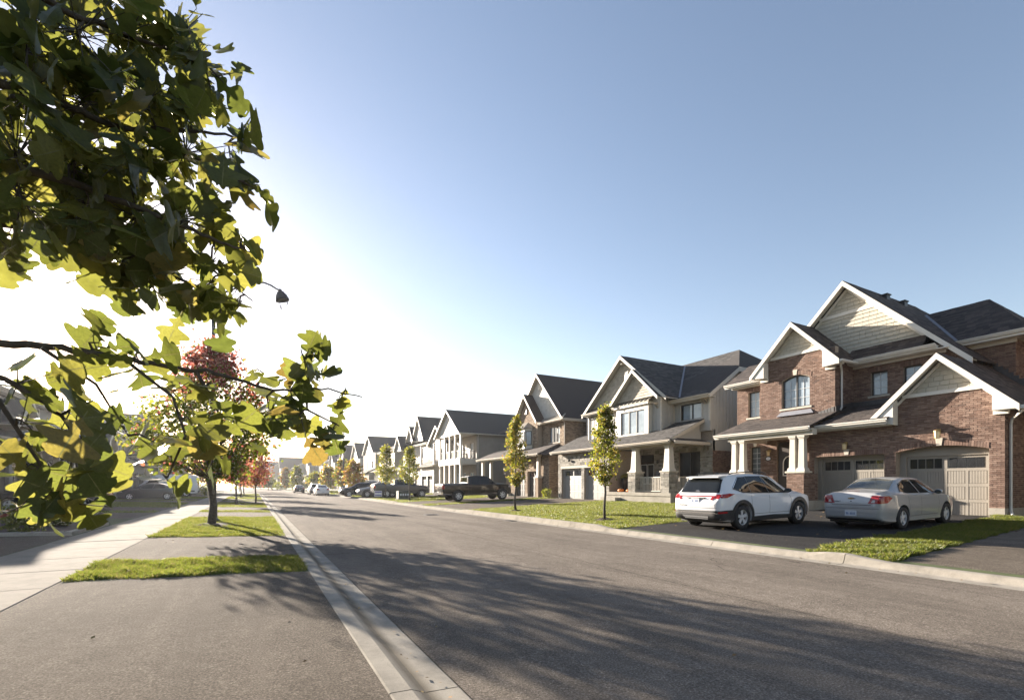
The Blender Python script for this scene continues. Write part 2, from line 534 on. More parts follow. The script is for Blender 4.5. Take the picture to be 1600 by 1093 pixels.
def sheet(name, tl, f0, f1, ns, dz, mat, kind='structure', zf=None, label=None):
    """ground sheet between s = f0(t) and s = f1(t), following the lie of the land"""
    g0 = f0 if callable(f0) else (lambda t: f0); g1 = f1 if callable(f1) else (lambda t: f1)
    zf = zf or hz
    V = []; F = []
    k = len(tl)
    for i in range(ns + 1):
        for t in tl:
            a, b = g0(t), g1(t)
            s = a + (b - a) * i / ns
            V.append((t + float(cs(s)), s, float(zf(t)) + dz))
    for i in range(ns):
        for j in range(k - 1):
            F.append((i * k + j, i * k + j + 1, (i + 1) * k + j + 1, (i + 1) * k + j))
    o = bpy.data.objects.new(name, np_mesh(name, np.array(V), np.array(F), [mat]))
    COL.objects.link(o)
    if kind: o['kind'] = kind
    if label: o['label'] = label
    return o

def frange(a, b, n): return [a + (b - a) * i / n for i in range(n + 1)]

sheet('ground', [-3000, -300, -60, -12, -4.15, -2.35, .7, .9, 10.0, 10.2, 22, 60, 300, 3000], -300, 5500, 290, -.05, 'terrain')
def road_z(t): return .004 + .055 * (1 - ((np.asarray(t) - 5.47) / 4.11) ** 2)
sheet('road', frange(1.355, 9.585, 10), -40, 330, 90, 0, 'road', zf=road_z)
sheet('lawn', frange(-40, -4.15, 8), -25, 300, 80, 0, 'lawn', label='grass yards in front of the houses on the left side')
sheet('lawn', frange(-2.35, .83, 4), -25, 300, 80, 0, 'lawn', label='grass boulevard strip between the sidewalk and the kerb')
sheet('lawn', frange(10.07, 44, 10), -25, 300, 80, 0, 'lawn', label='grass yards in front of the houses on the right side')

BOUL = [(-1.2, 8.8), (10.8, 15.2), (24, 28.4), (30.2, 34.6), (43.4, 47.8), (49.6, 54), (62.8, 67.2), (69, 73.4), (82, 86.4), (88, 92.5), (101, 105.5)]
for i, (a, b) in enumerate(BOUL):
    wob = [random.uniform(-.06, .06) for _ in range(4)]
    f0 = lambda t, a=a, w=wob: a + w[int((t + 2.4) / 3.3 * 3) % 4] * .7
    f1 = lambda t, b=b, w=wob: b + w[int((t + 2.4) / 3.3 * 3 + 1) % 4] * .7
    sheet('driveway', frange(-2.352, .832, 6), f0, f1, 3, .006, 'drive', label='asphalt driveway apron across the left boulevard')
    if b > 9:
        sheet('driveway', frange(-11.5, -4.148, 4), a, b if b != 15.2 else 16.7, 2, .006, 'drive', label='asphalt driveway up to a left house')
# right side: (s0 at kerb, s1 at kerb, s0 at house, s1 at house, material)
RDRV = [(5.95, 11.9, 6.6, 13.0, 'drive_dark'), (-2.5, 4.42, -2.0, 5.25, 'drive'), (24.6, 30.9, 26.6, 33.2, 'drive'), (32.4, 37.6, 34.9, 41, 'drive'),
        (49.5, 56, 49.5, 56, 'drive'), (63.5, 68, 62, 68, 'drive'), (70, 75, 70, 76, 'drive'), (86, 92, 86, 92, 'drive'), (104, 110, 104, 110, 'drive'), (126, 131, 126, 131, 'drive')]
for a, b, c, d, mt in RDRV:
    f0 = lambda t, a=a, c=c: a + (c - a) * min(1, max(0, (t - 10.07) / 12)) - (.25 if t < 10.3 else 0)
    f1 = lambda t, b=b, d=d: b + (d - b) * min(1, max(0, (t - 10.07) / 12)) + (.25 if t < 10.3 else 0)
    sheet('driveway', [10.06, 10.5, 12, 14, 16, 18, 20, 22.6], f0, f1, 3, .006, mt, label='dark sealed driveway under the two parked cars' if mt == 'drive_dark' else 'asphalt driveway on the right side')

# kerbs: cast pieces with open joints; dropped at the driveways
def at_drive(s, table):
    d = 1e9
    for r in table:
        a, b = r[0], r[1]
        d = min(d, 0 if a <= s <= b else min(abs(s - a), abs(s - b)))
    return d
def kerb_h(s, table, lo, hi, tr=.7):
    d = min(1, at_drive(s, table) / tr)
    return lo + (hi - lo) * d * d * (3 - 2 * d)
def kerb_piece(mb, s0, s1, side, n):
    rings = []
    for i in range(n + 1):
        s = s0 + (s1 - s0) * i / n
        if side < 0:
            h = kerb_h(s, BOUL, .052, .075)
            pr = [(.83, -.15), (.83, h), (.845, h + .006), (.99, h + .002), (1.01, h - .006), (1.07, .022), (1.10, .012), (1.34, .004), (1.356, -.004), (1.356, -.15)]
        else:
            h = kerb_h(s, RDRV, .118, .19)
            pr = [(10.07, -.15), (10.07, h), (10.055, h + .006), (9.95, h + .004), (9.92, h - .01), (9.86, .03), (9.83, .014), (9.60, .004), (9.585, -.004), (9.585, -.15)]
        rings.append([(t + float(cs(s)), s, z) for t, z in pr])
    k = len(rings[0])
    vs = [p for r in rings for p in r]
    fs = [(i * k + j, i * k + (j + 1) % k, (i + 1) * k + (j + 1) % k, (i + 1) * k + j) for i in range(n) for j in range(k)]
    fs += [tuple(range(k)), tuple(range(n * k, n * k + k))]
    mb.add(vs, fs)
for side, nm in ((-1, 'kerb along the left edge of the road'), (1, 'kerb along the right edge of the road')):
    far = MB()
    s = 57.0
    while s < 300:
        kerb_piece(far, s, s + 2.985, side, 3); s += 3
    root = far.build('kerb', 'kerb', kind='structure'); root['label'] = 'concrete ' + nm
    s = -11.65 if side < 0 else -6.9
    while s < 57:
        mb = MB(); kerb_piece(mb, s + .007, min(s + 3.0, 57) - .007, side, 8)
        mb.build('kerb_segment', 'kerb', root)
        s += 3.0

# sidewalk slabs
sw = MB()
for i in range(110):
    s = 58 + i * 1.6
    x0, x1 = float(cs(s)), float(cs(s + 1.59))
    sw.add([(-4.15 + x0, s, .165), (-2.35 + x0, s, .165), (-2.35 + x1, s + 1.588, .165), (-4.15 + x1, s + 1.588, .165)], [(0, 1, 2, 3)])
walk = sw.build('sidewalk', 'concrete', kind='structure'); walk['label'] = 'concrete sidewalk along the left side'
for v in range(3):
    mb = MB(); e = .012
    x0, x1, y0, y1, z0, z1 = -.9, .9, 0, 1.588, -.1, 0
    mb.add([(x0, y0, z0), (x1, y0, z0), (x1, y1, z0), (x0, y1, z0), (x0, y0, z1 - e), (x1, y0, z1 - e), (x1, y1, z1 - e), (x0, y1, z1 - e),
            (x0 + e, y0 + e, z1), (x1 - e, y0 + e, z1), (x1 - e, y1 - e, z1), (x0 + e, y1 - e, z1)],
           [(0, 1, 5, 4), (1, 2, 6, 5), (2, 3, 7, 6), (3, 0, 4, 7), (4, 5, 9, 8), (5, 6, 10, 9), (6, 7, 11, 10), (7, 4, 8, 11), (8, 9, 10, 11)])
    if v == 0: slab_me = mb.mesh('sidewalk_slab', ['concrete'])
for i in range(40):
    o = bpy.data.objects.new('slab', slab_me); COL.objects.link(o); o.parent = walk
    o.location = (-3.25, -6 + i * 1.6, .163 + random.uniform(-.004, .004)); o.rotation_euler = (random.uniform(-.002, .002), random.uniform(-.002, .002), 0)

# asphalt scratch, manhole, drain
mb = MB(); mb.add([(3.105, 3.41, float(road_z(3.1)) + .004), (3.118, 3.40, float(road_z(3.1)) + .004), (3.10, 3.02, float(road_z(3.1)) + .004), (3.092, 3.025, float(road_z(3.1)) + .004)], [(0, 1, 2, 3)])
o = mb.build('road_scratch', 'concrete', kind='structure')
mb = MB(); zc = float(road_z(7.66))
mb.lathe([(.01, .012), (.30, .012), (.31, .003)], (7.66, 22.6, zc), n=28); mb.lathe([(.33, .004), (.38, .009), (.39, .0)], (7.66, 22.6, zc), n=28)
for i in range(-4, 5): mb.box(7.66 - .24, 7.66 + .24, 22.6 + i * .055 - .012, 22.6 + i * .055 + .012, zc + .012, zc + .017)
tag(mb.build('manhole_cover', 'black'), 'round dark manhole cover set in the road', 'manhole cover')
mb = MB(); zc = .012
mb.box(9.28, 9.58, 17.4, 18.0, -.06, zc)
for i in range(7): mb.box(9.30, 9.56, 17.44 + i * .08, 17.47 + i * .08, zc, zc + .012)
tag(mb.build('storm_drain', 'black'), 'iron storm drain grate against the right kerb', 'drain')

# grass blades
def grass(label, t0, t1, f0, f1, dens, hgt=.06, wid=.007, extra=None):
    g0 = f0 if callable(f0) else (lambda t: np.full_like(t, f0)); g1 = f1 if callable(f1) else (lambda t: np.full_like(t, f1))
    tt = np.linspace(t0, t1, 40); L = np.mean(g1(tt) - g0(tt))
    n = int(abs(t1 - t0) * L * dens)
    t = rng.uniform(t0, t1, n); a, b = g0(t), g1(t)
    s = a + (b - a) * rng.random(n)
    # tufts: thin out and raise by a soft random field
    fld = np.sin(t * 3.1 + 1.3 * np.sin(s * 2.3)) * np.sin(s * 2.7 + 1.1 * np.sin(t * 1.9)) + .5 * np.sin(t * 9.3 + s * 7.7)
    keep = rng.random(n) < .78 + .22 * fld
    t, s, fld = t[keep], s[keep], fld[keep]; n = len(t)
    h = hgt * (.55 + .75 * rng.random(n)) * (1 + .28 * fld)
    ang = rng.uniform(0, 2 * np.pi, n); w = wid * (.6 + .8 * rng.random(n))
    lean = rng.normal(0, .45, (n, 2)) * h[:, None]
    z = hz(t) - .004; x = t + cs(s)
    V = np.empty((n, 4, 3))
    dx, dy = np.cos(ang) * w, np.sin(ang) * w
    V[:, 0] = np.stack([x - dx, s - dy, z], 1); V[:, 1] = np.stack([x + dx, s + dy, z], 1)
    V[:, 2] = np.stack([x + lean[:, 0] * .4 + dx * .6, s + lean[:, 1] * .4 + dy * .6, z + h * .6], 1)
    V[:, 3] = np.stack([x + lean[:, 0], s + lean[:, 1], z + h], 1)
    i = np.arange(n) * 4
    F = np.concatenate([np.stack([i, i + 1, i + 2], 1), np.stack([i, i + 2, i + 3], 1)])
    o = bpy.data.objects.new('grass', np_mesh('grass', V.reshape(-1, 3), F, ['grass'])); COL.objects.link(o)
    return tag(o, label, 'grass', kind='stuff')

wv = lambda base, amp: (lambda t: base + amp * np.sin(t * 3.7 + base) + amp * .7 * np.sin(t * 9.1 + base * 2))
grass('narrow grass strip between two driveway aprons nearest the road kerb', -2.36, .80, wv(8.85, .06), wv(10.75, .05), 4600, .062, .0055)
grass('grass panel round the tall red and green street tree', -2.36, .80, wv(15.2, .05), wv(24, .05), 2100, .06, .007)
grass('grass strips along the left boulevard further down the street', -2.36, .80, 28.4, 30.2, 800, .06, .010)
grass('grass panel round the two slim trees on the left boulevard', -2.36, .80, 34.6, 43.4, 500, .06, .012)
for a, b in ((47.8, 49.6), (54, 62.8), (67.2, 69), (73.4, 82)):
    grass('far grass panels along the left boulevard', -2.36, .80, a, b, 200, .06, .018)
sf = lambda a, c: (lambda t: a + (c - a) * np.clip((t - 10.07) / 12, 0, 1))
grass('grass wedge between the dark driveway and the neighbouring grey driveway', 10.09, 21.9, lambda t: sf(4.42, 5.25)(t) - .0 + .05 * np.sin(t * 7), lambda t: sf(5.95, 6.55)(t) + .05 * np.sin(t * 5.3), 5200, .085, .0042)
grass('front lawn of the light siding house with the young tree', 10.09, 21.4, lambda t: sf(11.9, 13.0)(t) + .04 * np.sin(t * 6), lambda t: sf(24.6, 26.6)(t), 1500, .062, .0058)
grass('thin grass strip in front of the black pickup', 10.09, 22, sf(30.9, 33.2), sf(32.4, 34.9), 700, .08, .010)
grass('lawn round the utility box and two slim trees', 10.09, 21, sf(37.6, 41), 49.5, 260, .07, .015)
grass('far lawns on the right side of the street', 10.09, 20, 56, 63.5, 120, .07, .022)
for a, b in ((75.0, 86), (92, 104)):
    grass('far lawns on the right side of the street', 10.09, 18, a, b, 60, .08, .03)
for a, b in ((16.9, 24), (28.4, 30.2), (34.6, 43.4), (47.8, 49.6), (54, 62.8)):
    if a != 16.9: grass('grass in front yards on the left side', -10, -4.18, a, b, 260, .06, .013)

# ------------------------------------------------------------------ houses
class House:
    """coordinates: d = depth behind the street side (x of the world on the right side), y along the street, z up"""
    def __init__(s, name, label, base, x0=0, sgn=1, group='detached houses along the street', cat='house'):
        s.x0, s.sgn = x0, sgn
        s.base = s.W(base)
        s.root = thing(name, label, cat, s.base, 0, group)
    def W(s, p): return (s.x0 + s.sgn * p[0], p[1], p[2])
    def b(s, mb, name, mats, parent=None, smooth=False, kind=None):
        return mb.build(name, mats, parent or s.root, smooth, s.base, s.W, kind)
    def pieces(s, pcs, name, mat, parent=None, kind='stuff', single=False):
        if single:
            for pts, vec in pcs:
                mb = MB(); mb.prism(pts, vec, back=False); s.b(mb, name, mat, parent)
            return None
        mb = MB()
        for pts, vec in pcs: mb.prism(pts, vec, back=False)
        return s.b(mb, name, mat, parent, kind=kind)

FRONT = dict(U=(0, 1, 0), V=(0, 0, 1), N=(-1, 0, 0))
def SIDE(n): return dict(U=(1, 0, 0), V=(0, 0, 1), N=(0, n, 0))

def wall_boxes(mb, plane, a0, a1, z0, z1, holes=(), th=.22, axis='d', sgn=1, mi=0):
    """wall with real openings; axis 'd': front wall at depth plane; axis 'y': side wall at y = plane, thickness towards sgn"""
    ys = sorted(set([a0, a1] + [min(max(h[i], a0), a1) for h in holes for i in (0, 2)]))
    for u0, u1 in zip(ys, ys[1:]):
        if u1 - u0 < 1e-4: continue
        mid = (u0 + u1) / 2
        cuts = sorted((h[1], h[3]) for h in holes if h[0] < mid < h[2])
        z = z0
        for c0, c1 in cuts + [(z1, z1)]:
            if c0 - z > 1e-3:
                if axis == 'd': mb.box(plane, plane + th, u0, u1, z, min(c0, z1), mi)
                else: mb.box(u0, u1, *sorted((plane, plane + th * sgn)), z, min(c0, z1), mi)
            z = max(z, c1)

def window(h, d, y0, y1, z0, z1, cols=1, frame='dframe', pane='pane', bars=(0, 0), rec=.12, sill=True, sillmat='precast', arch=0, fw=.05, trim=None):
    """front window: frame with one pane a sash, bars, sill"""
    f = MB(); a, b_ = d + rec, d + rec + .07
    f.box(a, b_, y0, y0 + fw, z0, z1); f.box(a, b_, y1 - fw, y1, z0, z1)
    f.box(a, b_, y0 + fw, y1 - fw, z0, z0 + fw)
    if not arch: f.box(a, b_, y0 + fw, y1 - fw, z1 - fw, z1)
    w = (y1 - y0 - 2 * fw) / cols
    for i in range(1, cols):
        f.box(a - .006, b_, y0 + fw + w * i - .035, y0 + fw + w * i + .035, z0 + fw, z1 - (0 if arch else fw) + (arch * .9 if arch else 0))
    yc, hw = (y0 + y1) / 2, (y1 - y0) / 2
    top = lambda y: z1 + arch * (1 - ((y - yc) / hw) ** 2) if arch else z1
    if arch:
        n = 12
        for i in range(n):
            ya, yb = y0 + (y1 - y0) * i / n, y0 + (y1 - y0) * (i + 1) / n
            f.prism([(a, ya, top(ya)), (a, yb, top(yb)), (a, yb, top(yb) - fw - .01), (a, ya, top(ya) - fw - .01)], (.07, 0, 0))
    fo = h.b(f, 'window', frame)
    for i in range(cols):
        p = MB(); ya, yb = y0 + fw + w * i, y0 + fw + w * (i + 1)
        if arch:
            n = 6
            pts = [(a + .04, ya, z0 + fw)] + [(a + .04, yb, z0 + fw)] + [(a + .04, yb + (ya - yb) * k / n, top(yb + (ya - yb) * k / n) - .03) for k in range(n + 1)]
            p.poly(pts)
        else:
            p.box(a + .035, a + .045, ya, yb, z0 + fw, z1 - fw)
        h.b(p, 'pane', pane, fo)
        if bars != (0, 0):
            m = MB(); nx, nz = bars
            for k in range(1, nx): m.box(a + .018, a + .036, ya + (yb - ya) * k / nx - .009, ya + (yb - ya) * k / nx + .009, z0 + fw, z1 - fw)
            for k in range(1, nz): m.box(a + .020, a + .036, ya, yb, z0 + fw + (z1 - z0 - 2 * fw) * k / nz - .009, z0 + fw + (z1 - z0 - 2 * fw) * k / nz + .009)
            h.b(m, 'window_bar', 'muntin', fo)
    if sill:
        m = MB(); m.box(d - .05, d + rec, y0 - .1, y1 + .1, z0 - .09, z0 - .004); h.b(m, 'sill', sillmat, fo)
    if trim:
        m = MB(); t = .1
        m.box(d - .03, d + rec, y0 - t, y0, z0 - t, z1 + t); m.box(d - .03, d + rec, y1, y1 + t, z0 - t, z1 + t)
        m.box(d - .03, d + rec, y0, y1, z1, z1 + t); m.box(d - .03, d + rec, y0, y1, z0 - t, z0)
        h.b(m, 'window_trim', trim, fo)
    return fo

def garage_door(h, d, y0, y1, z0, z1, mat='garage', lites=8, rows=3, cols=4, detail=True):
    s = MB(); s.box(d + .035, d + .07, y0, y1, z0, z1)
    ro = h.b(s, 'garage_door', mat)
    top = (z1 - z0) * .235; fz = MB()
    rh = (z1 - top - z0) / rows
    half = (y1 - y0) / 2
    st = .085
    # stiles and rails stand proud of the slab
    for k in range(rows + 1): fz.box(d + .018, d + .036, y0, y1, z0 + rh * k - (0 if k == 0 else .05), z0 + rh * k + (.05 if k == 0 else .05))
    fz.box(d + .018, d + .036, y0, y1, z1 - .09, z1)
    cw = (y1 - y0) / cols
    for k in range(cols + 1):
        yy = y0 + cw * k
        fz.box(d + .014, d + .035, max(y0, yy - st / 2), min(y1, yy + st / 2), z0 + .05, z1 - top - .05)
    for yy in (y0, y0 + half - st / 2, y1 - st): fz.box(d + .014, d + .035, yy, yy + st, z1 - top + .05, z1 - .09)
    h.b(fz, 'rail', mat, ro)
    for c in range(cols if detail else 0):
        for r in range(rows):
            a, b_ = y0 + cw * c + st / 2 + .02, y0 + cw * (c + 1) - st / 2 - .02
            p = MB(); n = 6
            for i in range(n):
                p.box(d + .022, d + .034, a + (b_ - a) * i / n + .006, a + (b_ - a) * (i + 1) / n - .006, z0 + rh * r + .06, z0 + rh * (r + 1) - .06)
            h.b(p, 'panel', mat, ro)
    n = lites // 2
    for g in range(2):
        a, b_ = y0 + half * g + st + .02, y0 + half * (g + 1) - st - .0
        for i in range(n):
            p = MB(); p.box(d + .024, d + .034, a + (b_ - a) * i / n + .015, a + (b_ - a) * (i + 1) / n - .015, z1 - top + .06, z1 - .10)
            h.b(p, 'pane', 'pane_dark', ro)
    return ro

def gable_roof(h, d0, d1, yc, hw, zr, pitch, th=.06, roofmat='shingle', trim='white', rake=.24, ends=(True, False), soffit=True, hwr=None):
    """ridge along d; rake boards on the ends asked for"""
    hwl, hwr = hw, (hwr if hwr is not None else hw)
    def z(y): return zr - abs(y - yc) * pitch
    r = MB()
    for e in (yc - hwr, yc + hwl):
        r.prism([(d0, yc, zr), (d0, e, z(e)), (d0, e, z(e) - th), (d0, yc, zr - th)], (d1 - d0, 0, 0))
    ro = h.b(r, 'roof', roofmat if roofmat in ('metalroof',) else ('roofbase' if roofmat == 'shingle_pieces' else roofmat))
    f = MB()
    for e, use in ((d0, ends[0]), (d1, ends[1])):
        if not use: continue
        o = -.045 if e == d0 else .005
        for yy in (yc - hwr, yc + hwl):
            f.prism([(e + o, yc, zr - .012), (e + o, yy, z(yy) - .012), (e + o, yy, z(yy) - rake), (e + o, yc, zr - rake)], (.04, 0, 0))
    if soffit:
        for yy in (yc - hwr, yc + hwl):
            f.prism([(d0 + .002, yc, zr - th - .004), (d0 + .002, yy, z(yy) - th - .004), (d0 + .002, yy, z(yy) - th - .05), (d0 + .002, yc, zr - th - .05)], (d1 - d0 - .004, 0, 0))
    h.b(f, 'fascia', trim, ro)
    return ro

def shingle_plane(h, ro, quad, mat='shingle', w=.3, hh=.145):
    """shingle tabs over a planar roof face: quad in order low-left, low-right, ... ; first edge is horizontal"""
    q = [Vector(p) for p in quad]
    U = (q[1] - q[0]).normalized()
    N = (q[1] - q[0]).cross(q[2] - q[0]).normalized()
    if N.z < 0: N = -N
    V = N.cross(U)
    if V.z < 0: V = -V
    uv = [((p - q[0]).dot(U), (p - q[0]).dot(V)) for p in q]
    us = [p[0] for p in uv]; vs = [p[1] for p in uv]
    pcs = cover(q[0], U, V, N, uv, courses(min(us), max(us), min(vs), max(vs), w, hh), (), .006, .008)
    return h.pieces(pcs, 'shingles', mat, ro)

def shed_roof(h, d0, z0, d1, z1, y0, y1, th=.06, roofmat='shingle', trim='white', gutter=True, shingles=None, ends=(True, True)):
    i0, i1 = (.003 if ends[0] else .3), (.003 if ends[1] else .3)
    r = MB(); r.prism([(d0, y0, z0), (d1, y0, z1), (d1, y0, z1 - th), (d0, y0, z0 - th)], (0, y1 - y0, 0))
    ro = h.b(r, 'roof', 'roofbase' if shingles else roofmat)
    f = MB()
    f.prism([(d0 + .003, y0 + i0, z0 - th - .004), (d1, y0 + i0, z1 - th - .004), (d1, y0 + i0, z1 - th - .12), (d0 + .003, y0 + i0, z0 - th - .12)], (0, y1 - y0 - i0 - i1, 0))
    f.box(d0 - .02, d0 + .012, y0, y1, z0 - .22, z0 - .01)
    sl = (z1 - z0) / (d1 - d0)
    for yy, use in ((y0, ends[0]), (y1, ends[1])):
        if use: f.prism([(d0 - .02, yy - .02, z0 - .012), (d1, yy - .02, z1 - .012), (d1, yy - .02, z1 - .2), (d0 - .02, yy - .02, z0 - .2)], (0, .04, 0))
    h.b(f, 'fascia', trim, ro)
    if gutter:
        g = MB(); gut(g, d0 - .02, y0, y1, z0 - .03); h.b(g, 'gutter', trim, ro)
    if shingles: shingle_plane(h, ro, [(d0, y0, z0), (d0, y1, z0), (d1, y1, z1), (d1, y0, z1)], shingles)
    return ro

def gut(mb, d, y0, y1, z):
    """K-style gutter"""
    pr = [(d, z - .115), (d - .085, z - .115), (d - .095, z - .07), (d - .125, z - .04), (d - .13, z), (d - .115, z), (d - .108, z - .03), (d, z - .03)]
    mb.prism([(a, y0, b) for a, b in pr], (0, y1 - y0, 0))

def downspout(h, pts, mat='white'):
    m = MB(); m.tube(pts, .042, 6); return h.b(m, 'downspout', mat)

def wall_lantern(h, d, y, z, s=1.0):
    m = MB()
    m.box(d - .02, d + .02, y - .05, y + .05, z + .05 * s, z + .2 * s)
    m.tube([(d - .01, y, z + .12 * s), (d - .1, y, z + .20 * s), (d - .16, y, z + .15 * s)], .014, 6)
    m.lathe([(.02, .17 * s), (.11 * s, .12 * s), (.12 * s, .09 * s)], (d - .16, y, z), n=8)
    m.lathe([(.08 * s, -.17 * s), (.085 * s, -.15 * s)], (d - .16, y, z), n=8)
    for k in range(4): m.tube([(d - .16 + .085 * s * math.cos(k * 1.571), y + .085 * s * math.sin(k * 1.571), z - .16 * s), (d - .16 + .1 * s * math.cos(k * 1.571), y + .1 * s * math.sin(k * 1.571), z + .1 * s)], .008, 4)
    o = h.b(m, 'wall_lantern', 'brass')
    g = MB(); g.lathe([(.07 * s, -.148 * s), (.092 * s, .088 * s)], (d - .16, y, z), n=8); h.b(g, 'lamp_glass', 'lampglass', o)
    return o

def square_column(h, d, y, z0, z1, wb, wt, mat='cream', cap=True):
    m = MB()
    m.taper(d, y, z0 + .14, z1 - .12, wb / 2, wb / 2, wt / 2, wt / 2)
    m.taper(d, y, z0, z0 + .142, wb / 2 + .06, wb / 2 + .06, wb / 2 + .03, wb / 2 + .03)
    m.box(d - wt / 2 - .03, d + wt / 2 + .03, y - wt / 2 - .03, y + wt / 2 + .03, z1 - .125, z1 - .07)
    m.box(d - wt / 2 - .05, d + wt / 2 + .05, y - wt / 2 - .05, y + wt / 2 + .05, z1 - .071, z1)
    return h.b(m, 'porch_column', mat)

def railing(h, d0, y0, d1, y1, z0, z1, mat='cream', step=.115):
    m = MB(); L = math.hypot(d1 - d0, y1 - y0); n = max(2, int(L / step))
    def bar(z, t): 
        if abs(d1 - d0) < abs(y1 - y0): m.box(d0 - .035, d0 + .035, min(y0, y1), max(y0, y1), z, z + t)
        else: m.box(min(d0, d1), max(d0, d1), y0 - .035, y0 + .035, z, z + t)
    bar(z1 - .06, .06); bar(z0 + .07, .05)
    ro = h.b(m, 'railing', mat)
    for i in range(1, n):
        k = MB(); a, b_ = d0 + (d1 - d0) * i / n, y0 + (y1 - y0) * i / n
        k.box(a - .018, a + .018, b_ - .018, b_ + .018, z0 + .12, z1 - .06)
        h.b(k, 'baluster', mat, ro)
    return ro

def battens(h, parent, d, y0, y1, zf0, zf1, step=.28, mat='siding_light', holes=()):
    """vertical battens on a front wall"""
    m = MB(); y = y0 + step * .5
    while y < y1:
        z0, z1 = zf0(y), zf1(y)
        segs = [(z0, z1)]
        for hh in holes:
            if hh[0] - .06 < y < hh[2] + .06:
                segs = [q for a, b_ in segs for q in ((a, min(b_, hh[1])), (max(a, hh[3]), b_)) if q[1] - q[0] > .05]
        for a, b_ in segs: m.box(d - .02, d + .004, y - .022, y + .022, a, b_)
        y += step
    return h.b(m, 'batten', mat, parent, kind='stuff')

def side_battens(h, parent, y, d0, d1, z0, zf1, step=.28, mat='siding_light'):
    m = MB(); d = d0 + step * .5
    while d < d1:
        m.box(d - .022, d + .022, y - .02, y + .004, z0, zf1(d)); d += step
    return h.b(m, 'batten', mat, parent, kind='stuff')

def lap_front(h, parent, d, y0, y1, z0, z1, mat, holes=(), poly=None, ex=.15):
    m = MB(); z = z0
    rects = []
    while z < z1:
        rects.append((y0, z, y1, min(z + ex, z1))); z += ex
    for r in rects:
        ps = [r]
        for hh in holes: ps = [q for p in ps for q in minus(p, hh)]
        for (a, b0, c, d1) in ps:
            if poly:
                cp = clip2([(a, b0), (c, b0), (c, d1), (a, d1)], poly)
                if len(cp) >= 3 and abs(area2(cp)) > .001: m.prism([(d - .018, u, v) for u, v in cp], (.014, 0, 0))
            else:
                m.add([(d - .024, a, b0), (d - .024, c, b0), (d - .006, c, d1), (d - .006, a, d1), (d + .004, a, b0), (d + .004, c, b0)], [(0, 1, 2, 3), (0, 4, 5, 1)])
    return h.b(m, 'siding', mat, parent, kind='stuff')

def lap_side(h, parent, y, d0, d1, z0, z1, mat, n=-1, ex=.15):
    m = MB(); z = z0
    while z < z1:
        t = min(z + ex, z1)
        m.add([(d0, y + n * .024, z), (d1, y + n * .024, z), (d1, y + n * .006, t), (d0, y + n * .006, t), (d0, y - n * .004, z), (d1, y - n * .004, z)], [(0, 1, 2, 3), (0, 4, 5, 1)])
        z = t
    return h.b(m, 'siding', mat, parent, kind='stuff')

def gable_face(h, d, yc, zr, pitch, zlow, mat, single, bands=(), w=.26, hh=.17, off=.26):
    """wall triangle under a rake with shakes laid on it, split by horizontal trim bands (z0, z1)"""
    m = MB(); top = zr - off + .06
    m.prism([(d, yc - (top - zlow) / pitch, zlow), (d, yc + (top - zlow) / pitch, zlow), (d, yc, top)], (.18, 0, 0))
    wo = h.b(m, 'gable_wall', mat if isinstance(mat, str) and mat in ('siding_light',) else 'taupe')
    zt = zr - off
    edges = [zlow] + [v for b in bands for v in b] + [None]
    for k in range(0, len(edges), 2):
        a, b = edges[k], edges[k + 1]
        ha = (zt - a) / pitch
        poly = [(yc - ha, a), (yc + ha, a)]
        if b is None: poly.append((yc, zt))
        else:
            hb = (zt - b) / pitch; poly += [(yc + hb, b), (yc - hb, b)]
        pcs = cover((d, 0, 0), (0, 1, 0), (0, 0, 1), (-1, 0, 0), poly, courses(yc - ha, yc + ha, a, zt, w, hh, .009, .25), (), .034, .004, .002, .75)
        h.pieces(pcs, 'shake' if single else 'shakes', mat, wo, single=single, kind='stuff')
    for a, b in bands:
        t = MB(); ha = (zt - a) / pitch
        t.box(d - .05, d + .02, yc - ha, yc + ha, a, b); h.b(t, 'trim_band', 'white', wo)
    return wo

def soldiers(h, parent, d, y0, y1, z, ln=.2, arch=0, zspan=None, mat='brick', th=.028):
    m = MB(); n = max(1, int((y1 - y0) / .0765)); yc, hw = (y0 + y1) / 2, (y1 - y0) / 2
    fz = (lambda y: z + arch * (1 - ((y - yc) / hw) ** 2))
    for i in range(n):
        a, b = y0 + (y1 - y0) * i / n + .005, y0 + (y1 - y0) * (i + 1) / n - .005
        t = th + random.uniform(0, .005)
        fan = .35 * arch / max(hw, .1)
        oa, ob = (a - yc) * fan, (b - yc) * fan
        m.prism([(d - t, a, fz(a)), (d - t, b, fz(b)), (d - t, b + ob * ln, fz(b) + ln), (d - t, a + oa * ln, fz(a) + ln)], (t, 0, 0), back=False)
    return h.b(m, 'soldier_bricks', mat, parent, kind='stuff')

def arch_fill(h, parent, d, y0, y1, z, rise, ztop, th=.25, mat='mortar'):
    m = MB(); yc, hw = (y0 + y1) / 2, (y1 - y0) / 2; n = 14
    fz = lambda y: z + rise * (1 - ((y - yc) / hw) ** 2)
    for i in range(n):
        a, b = y0 + (y1 - y0) * i / n, y0 + (y1 - y0) * (i + 1) / n
        m.prism([(d, a, fz(a)), (d, b, fz(b)), (d, b, ztop + .002), (d, a, ztop + .002)], (th, 0, 0))
    h.b(m, 'arch_head', mat, parent)

def keystone(h, parent, d, y, z0, z1, w=.2):
    m = MB(); m.prism([(d - .05, y - w * .38, z0), (d - .05, y + w * .38, z0), (d - .05, y + w * .55, z1), (d - .05, y - w * .55, z1)], (.07, 0, 0)); h.b(m, 'keystone', 'precast', parent)

